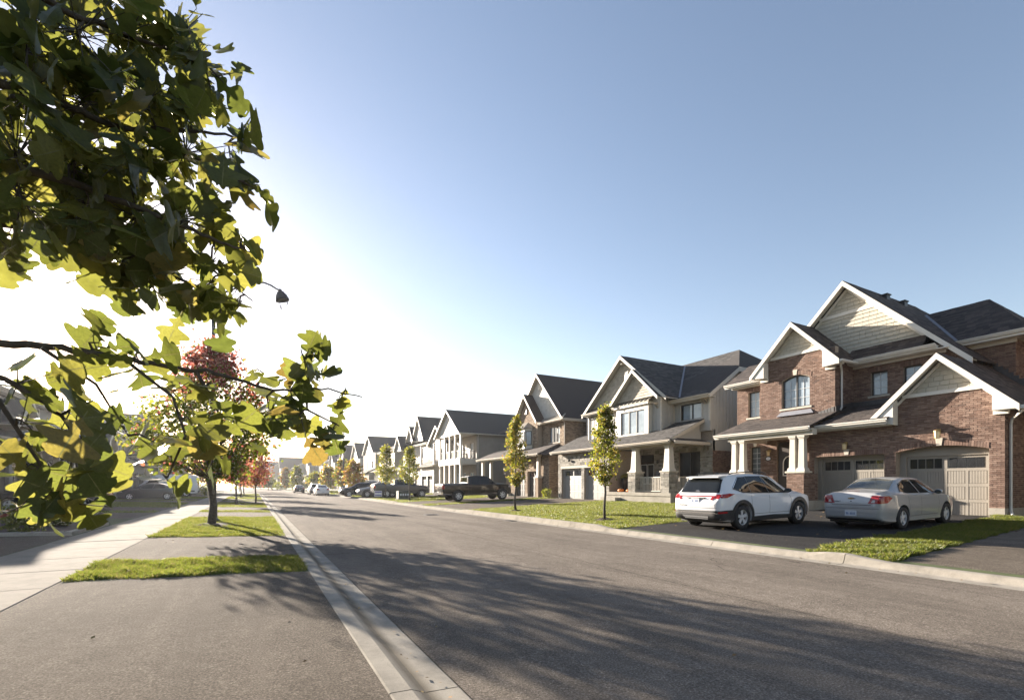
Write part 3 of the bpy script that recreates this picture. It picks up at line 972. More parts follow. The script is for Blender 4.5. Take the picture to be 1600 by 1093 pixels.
# ---- the brown brick house
h = House('brick_house', 'brown brick house with cream gables and two taupe garage doors behind the two parked cars', (22, 10, .35))
w = MB()
GR = (6.79, .2, 9.49, 2.92); GL = (9.88, .2, 12.58, 2.72)
wall_boxes(w, 22, 6.4, 12.8, .2, 4.02, [GR, GL], .45)
w.prism([(22, 6.42, 4.02), (22, 10.0, 4.02), (22, 9.15, 4.9), (22, 6.98, 4.9), (22, 6.42, 4.39)], (.25, 0, 0))
wall_boxes(w, 6.4, 22.45, 26.6, .2, 4.02, [], .25, 'y')
front = h.b(w, 'wall', 'mortar')
rects = list(bricks(6.4, 12.8, .72, 4.0))
pc = cover((22, 0, 0), poly=[(6.4, .72), (12.8, .72), (12.8, 4.0), (6.4, 4.0)], rects=rects, holes=[GR, GL], th=.012, jit=.006, **FRONT)
pc += cover((22, 0, 0), poly=[(6.40, 4.0), (10.0, 4.0), (9.27, 4.8), (6.87, 4.8), (6.4, 4.36)], rects=list(bricks(6.4, 10.0, 4.0, 4.8)), th=.012, jit=.006, **FRONT)
h.pieces(pc, 'bricks', 'brick', front)
pc = cover((0, 6.4, 0), poly=[(22, .72), (26.6, .72), (26.6, 4.0), (22, 4.0)], rects=list(bricks(22, 26.6, .72, 4.0)), th=.012, jit=.005, **SIDE(-1))
h.pieces(pc, 'bricks', 'brick', front)
# quoin-like return edge bricks and openings
for (y0, y1) in ((6.40, 6.79), (9.49, 9.88), (12.58, 12.8)):
    m = MB(); m.box(21.93, 22.02, y0 - .015, y1 + (.0 if y1 < 12.7 else .015), .1, .72); h.b(m, 'foundation_block', 'foundation', front)
m = MB(); m.box(22.0, 26.6, 6.365, 6.41, .1, .72); h.b(m, 'foundation_block', 'foundation', front)
arch_fill(h, front, 22, 6.79, 9.49, 2.74, .18, 2.92, .45)
soldiers(h, front, 22, 6.79, 9.49, 2.742, .2, .18)
soldiers(h, front, 22, 9.78, 12.68, 2.725, .2)
keystone(h, front, 22, 8.14, 2.93, 3.2); keystone(h, front, 22, 11.25, 2.76, 3.0)
m = MB(); n = 10
for i in range(n):
    a, b = 6.80 + 2.68 * i / n, 6.80 + 2.68 * (i + 1) / n
    f = lambda y: 2.735 + .18 * (1 - ((y - 8.14) / 1.35) ** 2)
    m.prism([(22.32, a, 2.57), (22.32, b, 2.57), (22.32, b, f(b)), (22.32, a, f(a))], (.08, 0, 0))
m.box(22.30, 22.44, 6.79, 6.91, .36, 2.57); m.box(22.30, 22.44, 9.28, 9.49, .36, 2.57)
m.box(22.30, 22.44, 9.88, 9.98, .36, 2.72); m.box(22.30, 22.44, 12.42, 12.58, .36, 2.72); m.box(22.30, 22.44, 9.98, 12.42, 2.6, 2.72)
h.b(m, 'door_jamb', 'garage', front)
garage_door(h, 22.37, 6.91, 9.28, .37, 2.57)
garage_door(h, 22.37, 9.98, 12.42, .37, 2.6)
m = MB(); m.box(21.9, 22.44, 6.8, 9.48, .28, .385); m.box(21.9, 22.44, 9.89, 12.57, .28, .385); h.b(m, 'door_sill', 'foundation', front)
wall_lantern(h, 21.97, 8.14, 3.34, .95); wall_lantern(h, 21.97, 11.25, 3.12, .9)
# garage gable
ro = gable_roof(h, 21.6, 26.35, 8.07, 2.13, 6.24, 1.0, roofmat='shingle_pieces')
shingle_plane(h, ro, [(21.6, 5.94, 4.11), (26.35, 5.94, 4.11), (26.35, 8.07, 6.24), (21.6, 8.07, 6.24)])
shingle_plane(h, ro, [(21.6, 10.2, 4.11), (26.35, 10.2, 4.11), (26.35, 8.07, 6.24), (21.6, 8.07, 6.24)])
gable_face(h, 22.0, 8.07, 6.24, 1.0, 4.92, 'shake', True, (), .30, .18)
m = MB(); m.box(21.93, 22.02, 6.88, 9.26, 4.79, 4.92)
m.prism([(21.60, 5.95, 3.97), (21.60, 6.6, 3.97), (21.60, 6.6, 4.62), (21.60, 5.95, 4.0)], (.42, 0, 0))
m.prism([(21.60, 9.42, 3.80), (21.60, 10.12, 3.93), (21.60, 10.12, 4.08), (21.60, 9.42, 4.74)], (.42, 0, 0))
m.box(21.86, 22.0, 6.28, 6.66, 3.85, 3.97)
for sgn in (-1, 1):
    m.prism([(21.955, 8.07, 6.0), (21.955, 8.07 + sgn * 1.55, 4.45), (21.955, 8.07 + sgn * 1.55, 4.33), (21.955, 8.07, 5.88)], (.05, 0, 0))
h.b(m, 'gable_return', 'white', front)
g = MB(); g.prism([(21.6, 5.94, 4.06), (21.6, 5.82, 4.06), (21.6, 5.80, 4.0), (21.6, 5.84, 3.95), (21.6, 5.94, 3.95)], (4.8, 0, 0)); h.b(g, 'gutter', 'white', ro)
downspout(h, [(21.75, 5.86, 3.96), (21.85, 6.0, 3.84), (22.2, 6.29, 3.68), (22.25, 6.33, 3.5), (22.25, 6.33, .80), (22.2, 6.31, .62), (21.95, 6.2, .5)])
# garage pent roof
shed_roof(h, 21.45, 4.07, 24.6, 4.07 + .335 * 3.15, 9.55, 12.2, shingles='shingle', ends=(False, False))
m = MB(); m.box(21.6, 22.0, 9.6, 12.78, 3.80, 3.86); h.b(m, 'soffit', 'white', front)
# porch
p = MB(); p.box(20.9, 23.9, 12.25, 16.7, .2, .82); h.b(p, 'porch_slab', 'foundation')
w = MB(); PW = (16.4, 2.05, 17.0, 3.52); DW = (14.3, .8, 15.5, 3.68)
wall_boxes(w, 23.8, 12.5, 17.65, .3, 4.6, [PW, DW], .22)
w.box(22.45, 23.8, 12.55, 12.8, .2, 4.0)
pw = h.b(w, 'wall', 'mortar')
h.pieces(cover((23.8, 0, 0), poly=[(12.8, .82), (17.65, .82), (17.65, 4.2), (12.8, 4.2)], rects=list(bricks(12.8, 17.65, .82, 4.2)), holes=[PW, DW], th=.012, jit=.005, **FRONT), 'bricks', 'brick', pw)
h.pieces(cover((0, 12.8, 0), poly=[(22.0, .82), (23.8, .82), (23.8, 4.0), (22.0, 4.0)], rects=list(bricks(22, 23.8, .82, 4.0)), th=.012, jit=.005, **SIDE(1)), 'bricks', 'brick', pw)
window(h, 23.8, 16.4, 17.0, 2.05, 3.52, 1, pane='pane_porch', bars=(2, 5))
keystone(h, pw, 23.8, 16.7, 3.55, 3.75, .18)
m = MB(); m.box(23.86, 23.95, 14.36, 15.44, .84, 3.62); dr = h.b(m, 'front_door', 'doorpaint')
def arch_ring(d, y0, y1, z0, z1, t, th, mb):
    r = (y1 - y0) / 2; yc = (y0 + y1) / 2; n = 10
    out = [(y0, z0)] + [(yc - r * math.cos(math.pi * k / n), z1 - r + r * math.sin(math.pi * k / n)) for k in range(n + 1)] + [(y1, z0)]
    inn = [(y0 + t, z0 + t)] + [(yc - (r - t) * math.cos(math.pi * k / n), z1 - r + (r - t) * math.sin(math.pi * k / n)) for k in range(n + 1)] + [(y1 - t, z0 + t)]
    for i in range(len(out)):
        j = (i + 1) % len(out)
        mb.prism([(d, *out[i]), (d, *out[j]), (d, *inn[j]), (d, *inn[i])], (th, 0, 0))
m = MB(); arch_ring(23.82, 14.45, 15.2, 1.95, 2.98, .05, .045, m); h.b(m, 'door_light_frame', 'white', dr)
m = MB(); m.box(23.84, 23.862, 14.5, 15.15, 2.0, 2.9); h.b(m, 'pane', 'pane_dark', dr)
m = MB(); m.lathe([(.02, 0), (.04, -.05)], (23.86, 14.5, 1.75), 'x', 8); h.b(m, 'handle', 'brass', dr)
wall_lantern(h, 23.78, 15.85, 3.15, .9)
m = MB(); m.lathe([(.15, -.012), (.17, -.02), (.17, .0)], (23.785, 15.95, 2.87), 'x', 20, sq=(1, .72)); pl = h.b(m, 'number_plaque', 'black', pw)
m = MB(); m.lathe([(.125, -.026), (.125, -.0)], (23.784, 15.95, 2.87), 'x', 20, sq=(1, .68)); h.b(m, 'plaque_face', 'signwhite', pl)
# beams, columns, pedestals
m = MB(); m.box(21.03, 21.36, 12.1, 16.28, 3.66, 3.92); m.box(21.36, 23.8, 16.02, 16.27, 3.662, 3.918); m.box(21.0, 21.08, 12.08, 16.3, 3.84, 3.93); h.b(m, 'porch_beam', 'cream')
m = MB(); m.box(21.36, 23.8, 12.8, 16.02, 3.80, 3.84); m.box(20.92, 21.03, 12.1, 16.8, 3.86, 3.9); h.b(m, 'porch_ceiling', 'cream')
for y in (15.98, 15.53, 13.02, 12.62): square_column(h, 21.2, y, 2.10, 3.66, .27, .22)
for y0, y1 in ((12.44, 13.2), (15.3, 16.2)):
    m = MB(); m.box(20.98, 21.44, y0, y1, .3, 2.02); m.box(21.44, 21.98, y0, y0 + .3, .3, 2.0); pd = h.b(m, 'pedestal', 'mortar')
    pc = cover((20.98, 0, 0), poly=[(y0, .75), (y1, .75), (y1, 2.02), (y0, 2.02)], rects=list(bricks(y0, y1, .75, 2.02)), th=.012, jit=.005, **FRONT)
    pc += cover((0, y0, 0), poly=[(20.98, .75), (21.98, .75), (21.98, 2.0), (20.98, 2.0)], rects=list(bricks(20.98, 21.98, .75, 2.0)), th=.012, jit=.005, **SIDE(-1))
    h.pieces(pc, 'bricks', 'brick', pd)
    m = MB(); m.box(20.92, 21.5, y0 - .06, y1 + .06, 2.02, 2.10); h.b(m, 'pedestal_cap', 'precast', pd)
    m = MB(); m.box(20.90, 22.0, y0 - .07, y1 + .05, .2, .75); h.b(m, 'pedestal_foot', 'foundation', pd)
shed_roof(h, 20.9, 4.03, 23.75, 4.03 + .36 * 2.85, 12.15, 16.95, shingles='shingle', ends=(False, True))
# upper storey: projecting bay
AW = (13.36, 5.22, 14.72, 6.76); LW = (16.32, 5.1, 16.98, 6.46)
w = MB(); wall_boxes(w, 23.0, 12.24, 15.86, 4.5, 7.72, [AW], .25)
w.box(23.25, 24.5, 12.24, 12.46, 4.5, 7.3); w.box(23.25, 24.0, 15.64, 15.86, 4.5, 7.3)
by = h.b(w, 'wall', 'mortar')
h.pieces(cover((23, 0, 0), poly=[(12.24, 4.6), (15.86, 4.6), (15.86, 7.7), (12.24, 7.7)], rects=list(bricks(12.24, 15.86, 4.6, 7.7)), holes=[AW], th=.012, jit=.006, **FRONT), 'bricks', 'brick', by)
h.pieces(cover((0, 12.24, 0), poly=[(23, 4.6), (24.5, 4.6), (24.5, 7.3), (23, 7.3)], rects=list(bricks(23, 24.5, 4.6, 7.3)), th=.012, jit=.006, **SIDE(-1)), 'bricks', 'brick', by)
arch_fill(h, by, 23, 13.36, 14.72, 6.56, .2, 6.76)
soldiers(h, by, 23, 13.28, 14.80, 6.57, .2, .2)
keystone(h, by, 23, 14.04, 6.77, 7.02)
window(h, 23, 13.36, 14.72, 5.22, 6.56, 2, bars=(2, 3), arch=.2)
m = MB(); m.prism([(22.90, 13.15, 4.86), (22.90, 14.95, 4.86), (22.97, 14.75, 5.06), (22.97, 13.3, 5.06)], (.1, 0, 0)); h.b(m, 'flashing', 'flash', by)
m = MB()
for k in range(5): m.box(22.965, 23.0, 12.28 + k * .14, 12.40 + k * .14, 4.72, 5.0 - k * .035)
m.prism([(22.98, 12.20, 4.70), (22.98, 12.20, 5.02), (24.5, 12.20, 5.32), (24.5, 12.20, 5.0)], (0, .03, 0)); h.b(m, 'flashing', 'leadflash', by)
ro = gable_roof(h, 22.6, 27.5, 14.02, 2.16, 9.26, 1.03, roofmat='shingle_pieces')
shingle_plane(h, ro, [(22.6, 11.86, 7.035), (27.0, 11.86, 7.035), (27.0, 14.02, 9.26), (22.6, 14.02, 9.26)])
shingle_plane(h, ro, [(22.6, 16.18, 7.035), (27.0, 16.18, 7.035), (27.0, 14.02, 9.26), (22.6, 14.02, 9.26)])
gable_face(h, 22.99, 14.02, 9.26, 1.03, 7.84, 'shake', True, (), .28, .17)
m = MB(); m.box(22.93, 23.03, 12.76, 15.28, 7.71, 7.84)
m.prism([(22.6, 11.87, 6.84), (22.6, 12.58, 6.8), (22.6, 12.58, 7.6), (22.6, 11.87, 6.95)], (.42, 0, 0))
m.prism([(22.6, 15.42, 6.84), (22.6, 16.15, 6.92), (22.6, 16.15, 7.0), (22.6, 15.42, 7.62)], (.42, 0, 0))
m.box(22.9, 23.0, 12.2, 12.62, 6.70, 6.80); m.box(22.9, 23.0, 15.4, 15.8, 6.70, 6.84); h.b(m, 'gable_return', 'white', by)
g = MB(); g.prism([(22.6, 11.86, 7.0), (22.6, 11.75, 7.0), (22.6, 11.73, 6.94), (22.6, 11.78, 6.89), (22.6, 11.86, 6.89)], (1.4, 0, 0)); h.b(g, 'gutter', 'white', ro)
downspout(h, [(22.75, 11.8, 6.9), (22.9, 11.95, 6.78), (23.25, 12.1, 6.62), (23.35, 12.15, 6.4), (23.35, 12.15, 5.0), (23.2, 12.12, 4.86)])
# left recess of the upper storey
w = MB(); wall_boxes(w, 23.6, 15.86, 17.65, 4.4, 7.0, [LW], .22); wall_boxes(w, 17.43, 23.82, 36, .2, 7.0, [], .22, 'y'); lw = h.b(w, 'wall', 'mortar')
h.pieces(cover((23.6, 0, 0), poly=[(15.86, 4.5), (17.65, 4.5), (17.65, 6.9), (15.86, 6.9)], rects=list(bricks(15.86, 17.65, 4.5, 6.9)), holes=[LW], th=.012, jit=.006, **FRONT), 'bricks', 'brick', lw)
soldiers(h, lw, 23.6, 16.2, 17.1, 6.48)
window(h, 23.6, 16.32, 16.98, 5.1, 6.46, 1, bars=(2, 3))
shed_roof(h, 23.15, 7.0, 25.2, 8.3, 15.9, 18.1, shingles='shingle')
m = MB(); m.box(23.3, 23.62, 15.87, 17.8, 6.72, 6.86); h.b(m, 'frieze', 'white', lw)
# main body
W1 = (10.88, 5.48, 11.53, 6.53); W2 = (9.65, 5.48, 10.3, 6.53)
w = MB(); wall_boxes(w, 24.5, 8.95, 12.24, 4.2, 7.2, [W1, W2], .22); w.box(24.5, 24.72, 8.3, 8.95, 4.2, 6.55); wall_boxes(w, 8.3, 24.72, 26.3, 4.2, 6.5, [], .22, 'y'); mw = h.b(w, 'wall', 'mortar')
h.pieces(cover((24.5, 0, 0), poly=[(8.3, 4.9), (12.24, 4.9), (12.24, 7.1), (8.95, 7.1), (8.3, 6.5)], rects=list(bricks(8.3, 12.24, 4.9, 7.1)), holes=[W1, W2], th=.012, jit=.006, **FRONT), 'bricks', 'brick', mw)
for q in (W1, W2): window(h, 24.5, q[0], q[2], q[1], q[3], 1, bars=(2, 3)); soldiers(h, mw, 24.5, q[0] - .1, q[2] + .1, q[3] + .01)
m = MB(); m.box(24.42, 24.52, 9.2, 12.3, 5.05, 5.28); h.b(m, 'flashing', 'leadflash', mw)
m = MB(); m.box(24.36, 24.52, 8.8, 12.2, 6.80, 6.98); m.box(23.98, 24.5, 8.6, 12.2, 6.90, 6.94); h.b(m, 'frieze', 'white', mw)
shed_roof(h, 23.95, 7.15, 24.6, 7.82, 9.42, 12.3, shingles='shingle', ends=(False, False))
m = MB(); gut(m, 23.93, 8.95, 9.42, 7.12); m.box(23.93, 24.1, 8.95, 9.42, 6.93, 7.05); h.b(m, 'gutter', 'white')
ro = gable_roof(h, 24.1, 31, 12.5, 4.6, 10.95, 1.0, roofmat='shingle_pieces', soffit=False)
m = MB()
for yy in (7.92, 17.08): m.prism([(24.102, 12.5, 10.886), (24.102, yy, 6.306), (24.102, yy, 6.26), (24.102, 12.5, 10.84)], (.39, 0, 0))
h.b(m, 'soffit', 'white', ro)
shingle_plane(h, ro, [(24.1, 7.9, 6.35), (31, 7.9, 6.35), (31, 12.5, 10.95), (24.1, 12.5, 10.95)])
m = MB(); m.poly([(31, 12.5, 10.95), (35.6, 7.9, 6.35), (31, 7.9, 6.35)]); m.poly([(31, 12.5, 10.95), (35.6, 7.9, 6.35), (35.6, 17.1, 6.35)]); m.poly([(31, 12.5, 10.95), (35.6, 17.1, 6.35), (31, 17.1, 6.35)]); h.b(m, 'roof', 'shingle')
gable_face(h, 24.5, 12.5, 10.95, 1.0, 7.62, 'shake', True, ((9.45, 9.6),), .30, .185)
m = MB()
for sgn in (-1, 1): m.prism([(24.455, 12.5, 10.7), (24.455, 12.5 + sgn * 3.0, 7.7), (24.455, 12.5 + sgn * 3.0, 7.55), (24.455, 12.5, 10.55)], (.05, 0, 0))
h.b(m, 'rake_board', 'white', mw)
for d, y, z in ((27.0, 12.15, 10.55), (28.6, 12.1, 10.50), (29.6, 9.2, 9.45)):
    m = MB(); m.box(d - .16, d + .16, y - .2, y + .15, z - .3, z + .10); m.box(d - .2, d + .2, y - .24, y + .19, z + .10, z + .15); h.b(m, 'roof_vent', 'black')
# right wing with a hip roof
w = MB(); wall_boxes(w, 26.3, 7.35, 9.6, 3.8, 7.3, [], .22); wall_boxes(w, 7.35, 26.52, 36, .2, 7.3, [], .22, 'y'); w.box(35.78, 36, 7.57, 17.43, .2, 7.3); rw = h.b(w, 'wall', 'mortar')
h.pieces(cover((26.3, 0, 0), poly=[(7.35, 3.9), (9.6, 3.9), (9.6, 7.2), (7.35, 7.2)], rects=list(bricks(7.35, 9.6, 3.9, 7.2)), th=.012, jit=.006, **FRONT), 'bricks', 'brick', rw)
h.pieces(cover((0, 7.35, 0), poly=[(26.3, 3.0), (31, 3.0), (31, 7.2), (26.3, 7.2)], rects=list(bricks(26.3, 31, 3.0, 7.2)), th=.012, jit=.006, **SIDE(-1)), 'bricks', 'brick', rw)
m = MB()
for k in range(14):
    y = 8.0 - k * .15; z = 6.24 - abs(8.07 - y)
    m.box(26.26, 26.31, y - .15, y, z - .12, z + .20 + .0 * k)
h.b(m, 'flashing', 'leadflash', rw)
A, B, C, D, E1, F1 = (25.8, 6.85, 7.47), (25.8, 14, 7.47), (29, 14, 9.78), (29, 8.95, 9.78), (32.2, 6.85, 7.47), (32.2, 14, 7.47)
m = MB(); m.prism([A, B, C, D], (0, 0, -.06)); m.prism([E1, A, D], (0, 0, -.06)); m.prism([F1, E1, D, C], (0, 0, -.06)); ro = h.b(m, 'roof', 'roofbase')
shingle_plane(h, ro, [A, B, C, D]); shingle_plane(h, ro, [A, E1, D])
m = MB(); m.box(25.78, 25.82, 6.85, 8.98, 7.22, 7.46); m.box(25.82, 26.3, 6.85, 8.98, 7.24, 7.28); m.box(25.82, 32, 6.84, 7.35, 7.242, 7.282); m.box(25.8, 32.2, 6.82, 6.86, 7.2, 7.46); m.box(26.2, 26.3, 7.3, 8.98, 7.08, 7.24); h.b(m, 'fascia', 'white', ro)
g = MB(); gut(g, 25.78, 6.85, 8.98, 7.44); h.b(g, 'gutter', 'white', ro)
m = MB(); m.prism([(25.80, 8.93, 7.50), (25.80, 9.13, 7.50), (29.0, 11.42, 9.80), (29.0, 11.22, 9.80)], (0, 0, -.03)); h.b(m, 'valley_flashing', 'flash', ro)

# ---- the light siding house with the stone porch
h = House('siding_house', 'light board siding house with stone garage wall and a railed porch with tapered columns', (22, 27, .4))
G1 = (29.83, .2, 32.5, 2.78); G2 = (26.95, .2, 29.49, 2.78)
w = MB(); wall_boxes(w, 22, 26.6, 33.0, .2, 3.95, [G1, G2], .28); w.box(22.28, 30, 32.78, 33.0, .2, 3.95); w.box(22.28, 24.6, 26.6, 26.82, .3, 3.9); gw = h.b(w, 'wall', 'mortar')
h.pieces(cover((22, 0, 0), poly=[(26.6, .35), (33.0, .35), (33.0, 3.85), (26.6, 3.85)], rects=list(ashlar(26.6, 33.0, .35, 3.85)), holes=[G1, G2, (26.85, 2.78, 32.6, 3.0)], th=.02, jit=.02, **FRONT), 'stones', 'stone', gw)
m = MB(); m.box(21.95, 22.05, 26.85, 32.6, 2.785, 2.99); h.b(m, 'lintel', 'precast', gw)
for y0, y1 in ((29.95, 32.38), (27.07, 29.37)):
    m = MB(); m.box(22.13, 22.24, y0 - .12, y0, .4, 2.78); m.box(22.13, 22.24, y1, y1 + .12, .4, 2.78); m.box(22.13, 22.24, y0, y1, 2.68, 2.78); h.b(m, 'door_jamb', 'garage_grey', gw)
    garage_door(h, 22.2, y0, y1, .42, 2.68, 'garage_grey', lites=4)
m = MB(); m.lathe([(.06, -.1), (.1, 0), (.05, .1)], (21.85, 31.3, 3.4), n=8); m.box(21.85, 22, 31.27, 31.33, 3.4, 3.46); h.b(m, 'wall_lantern', 'black', gw)
# porch
m = MB(); m.box(21.62, 24.7, 20.62, 26.55, .05, .82); m.box(21.57, 24.7, 20.57, 26.58, .82, 1.02); h.b(m, 'porch_slab', 'foundation')
m = MB(); m.box(21.15, 21.62, 25.0, 26.5, .1, .66); m.box(20.75, 21.16, 25.0, 26.5, .1, .44); h.b(m, 'porch_step', 'foundation')
DR = (24.95, 1.0, 26.3, 3.62); BW = (21.0, 1.35, 22.75, 3.6)
w = MB(); wall_boxes(w, 24.6, 20.1, 26.6, .3, 4.9, [DR, BW], .22); fw_ = h.b(w, 'wall', 'mortar')
h.pieces(cover((24.6, 0, 0), poly=[(20.1, 1.0), (26.6, 1.0), (26.6, 4.2), (20.1, 4.2)], rects=list(ashlar(20.1, 26.6, 1.0, 4.2)), holes=[DR, BW], th=.02, jit=.02, **FRONT), 'stones', 'stone', fw_)
m = MB()
m.box(24.66, 24.76, 24.95, 26.3, 1.0, 3.62); dr = h.b(m, 'double_door', 'doorpaint')
for y in (25.0, 25.66):
    f = MB(); f.box(24.63, 24.66, y, y + .59, 1.55, 2.95); h.b(f, 'glass_frame', 'muntin', dr)
    f = MB(); f.box(24.62, 24.632, y + .05, y + .54, 1.6, 2.9); h.b(f, 'pane', 'pane_dark', dr)
f = MB(); f.box(24.63, 24.66, 25.05, 26.2, 3.1, 3.55); h.b(f, 'pane', 'pane_dark', dr)
window(h, 24.6, 21.0, 22.75, 1.35, 3.6, 2, pane='pane_dark', sill=True)
m = MB(); m.box(24.5, 24.58, 24.35, 24.7, 1.95, 2.45); h.b(m, 'mailbox', 'flash', fw_)
m = MB(); m.lathe([(.05, -.12), (.08, .02), (.03, .14)], (24.45, 24.5, 3.05), n=8); m.box(24.45, 24.6, 24.47, 24.53, 3.05, 3.1); h.b(m, 'wall_lantern', 'black', fw_)
for y, nm in ((23.9, 0), (21.05, 1)):
    m = MB(); m.box(21.62, 22.28, y - .34, y + .34, 1.02, 2.26); pd = h.b(m, 'pedestal', 'mortar')
    pc = cover((21.62, 0, 0), poly=[(y - .34, 1.02), (y + .34, 1.02), (y + .34, 2.26), (y - .34, 2.26)], rects=list(ashlar(y - .34, y + .34, 1.02, 2.26)), th=.02, jit=.02, **FRONT)
    pc += cover((0, y - .34, 0), poly=[(21.62, 1.02), (22.28, 1.02), (22.28, 2.26), (21.62, 2.26)], rects=list(ashlar(21.6, 22.3, 1.02, 2.26)), th=.02, jit=.02, **SIDE(-1))
    h.pieces(pc, 'stones', 'stone', pd)
    m = MB(); m.box(21.56, 22.34, y - .40, y + .40, 2.26, 2.34); h.b(m, 'pedestal_cap', 'precast', pd)
    square_column(h, 21.95, y, 2.34, 3.88, .46, .33, 'cream')
m = MB(); m.box(21.9, 22.3, 20.72, 20.9, 1.02, 1.25); m.box(24.3, 24.48, 20.7, 20.92, 1.02, 2.15); h.b(m, 'rail_post', 'cream')
railing(h, 21.95, 21.4, 21.95, 23.56, 1.02, 2.0)
railing(h, 22.3, 20.8, 24.3, 20.8, 1.02, 2.0)
m = MB(); m.box(21.75, 22.15, 20.75, 26.7, 3.88, 4.05); m.box(22.15, 24.6, 20.75, 21.05, 3.882, 4.048); h.b(m, 'porch_beam', 'taupe')
m = MB(); m.box(22.15, 24.6, 21.05, 26.6, 3.99, 4.03); h.b(m, 'porch_ceiling', 'cream')
SL = .47
shed_roof(h, 21.45, 4.17, 24.5, 4.17 + SL * 3.05, 20.55, 33.35, trim='taupe', shingles='shingle_grey')
w = MB(); w.prism([(22.2, 20.9, 4.2), (24.5, 20.9, 4.2), (24.5, 20.9, 5.35)], (0, .1, 0)); h.b(w, 'porch_gable', 'siding_light')
shed = MB(); shed.prism([(21.5, 20.2, 4.10), (24.5, 20.2, 4.10), (24.5, 20.9, 4.32), (21.5, 20.9, 4.32)], (0, 0, -.06)); h.b(shed, 'roof', 'shingle_grey')
g = MB(); g.box(21.5, 24.5, 20.16, 20.22, 3.9, 4.09); h.b(g, 'fascia', 'taupe')
# upper storey
CW = (24.15, 4.98, 26.5, 6.55); 
w = MB(); wall_boxes(w, 23.3, 22.95, 30.65, 4.5, 7.3, [(28.4, 5.2, 29.5, 6.5)], .22); w.box(23.52, 24.4, 22.95, 23.17, 4.5, 7.2); w.box(23.52, 33, 30.43, 30.65, 3.5, 7.2); uw = h.b(w, 'wall', 'siding_light')
battens(h, uw, 23.3, 22.97, 30.63, lambda y: 4.9, lambda y: 7.0, .3, 'siding_light', [(23.8, 4.5, 26.97, 7.0), (28.2, 5.05, 29.7, 6.65)])
side_battens(h, uw, 22.95, 23.34, 24.4, 5.0, lambda d: 6.9, .3)
window(h, 23.3, 28.4, 29.5, 5.2, 6.5, 2, trim='cream', sill=False)
m = MB(); m.box(23.24, 23.32, 22.93, 23.05, 4.95, 6.95); m.box(23.24, 23.32, 30.56, 30.67, 4.9, 6.95); h.b(m, 'corner_board', 'cream', uw)
m = MB(); wall_boxes(m, 22.95, 23.8, 26.97, 4.6, 6.85, [CW], .2); m.box(23.15, 23.3, 23.8, 24.0, 4.6, 6.85); m.box(23.15, 23.3, 26.77, 26.97, 4.6, 6.85); m.box(22.80, 23.3, 23.68, 27.1, 6.852, 7.0); bx = h.b(m, 'box_bay', 'cream')
window(h, 22.95, 24.15, 26.5, 4.98, 6.55, 3, sill=False, rec=.05)
m = MB(); m.prism([(22.76, 23.6, 7.01), (22.76, 27.2, 7.01), (23.3, 27.2, 7.42), (23.3, 23.6, 7.42)], (0, 0, -.03)); mr = h.b(m, 'metal_roof', 'metalroof', bx)
for i in range(10):
    y = 23.62 + i * .395; m = MB(); m.prism([(22.75, y - .02, 7.07), (22.75, y + .02, 7.07), (23.3, y + .02, 7.48), (23.3, y - .02, 7.48)], (0, 0, -.07)); h.b(m, 'seam', 'metalroof', mr)
def brackets(ys, d, z):
    for y in ys:
        m = MB(); m.box(d - .35, d + .05, y - .04, y + .04, z, z + .1); m.prism([(d - .3, y - .035, z + .02), (d - .2, y - .035, z + .02), (d + .02, y - .035, z - .32), (d + .02, y - .035, z - .2)], (0, .07, 0)); h.b(m, 'bracket', 'taupe', uw)
brackets((23.3, 30.4), 23.3, 6.75)
m = MB(); m.box(22.9, 22.94, 26.9, 31.0, 6.82, 6.98); m.box(22.94, 23.3, 27.0, 31.0, 6.84, 6.88); h.b(m, 'frieze', 'cream', uw)
m = MB(); m.prism([(22.85, 27.1, 7.0), (22.85, 31.0, 7.0), (23.34, 30.6, 7.4), (23.34, 27.1, 7.4)], (0, 0, -.04)); h.b(m, 'roof', 'shingle_grey')
g = MB(); gut(g, 22.9, 27.1, 31.0, 7.0); h.b(g, 'gutter', 'taupe')
ro = gable_roof(h, 22.9, 30, 26.5, 4.5, 10.62, .82, roofmat='shingle_pieces', trim='cream', hwr=4.3)
shingle_plane(h, ro, [(22.9, 22.2, 7.09), (30, 22.2, 7.09), (30, 26.5, 10.62), (22.9, 26.5, 10.62)], 'shingle_grey')
gable_face(h, 23.3, 26.5, 10.62, .82, 7.25, 'shake_grey', False, (), .3, .18)
m = MB(); m.box(23.2, 23.3, 26.05, 26.4, 8.9, 9.5); vo = h.b(m, 'gable_vent', 'white')
for k in range(5): m = MB(); m.box(23.18, 23.2, 26.1, 26.35, 8.96 + k * .1, 9.02 + k * .1); h.b(m, 'louver', 'muntin', vo)
ro = gable_roof(h, 22.62, 26, 25.0, 2.35, 9.32, .91, trim='cream', roofmat='shingle_grey')
gable_face(h, 23.0, 25.0, 9.32, .91, 7.3, 'shake_grey', False, (), .3, .18)
m = MB(); m.box(22.68, 23.0, 24.95, 25.05, 8.8, 8.9); m.prism([(22.7, 24.96, 8.82), (22.78, 24.96, 8.82), (23.0, 24.96, 8.5), (23.0, 24.96, 8.6)], (0, .08, 0)); h.b(m, 'bracket', 'cream', uw)
m = MB(); m.box(22.95, 23.3, 26.45, 26.55, 10.0, 10.1); h.b(m, 'bracket', 'cream', uw)
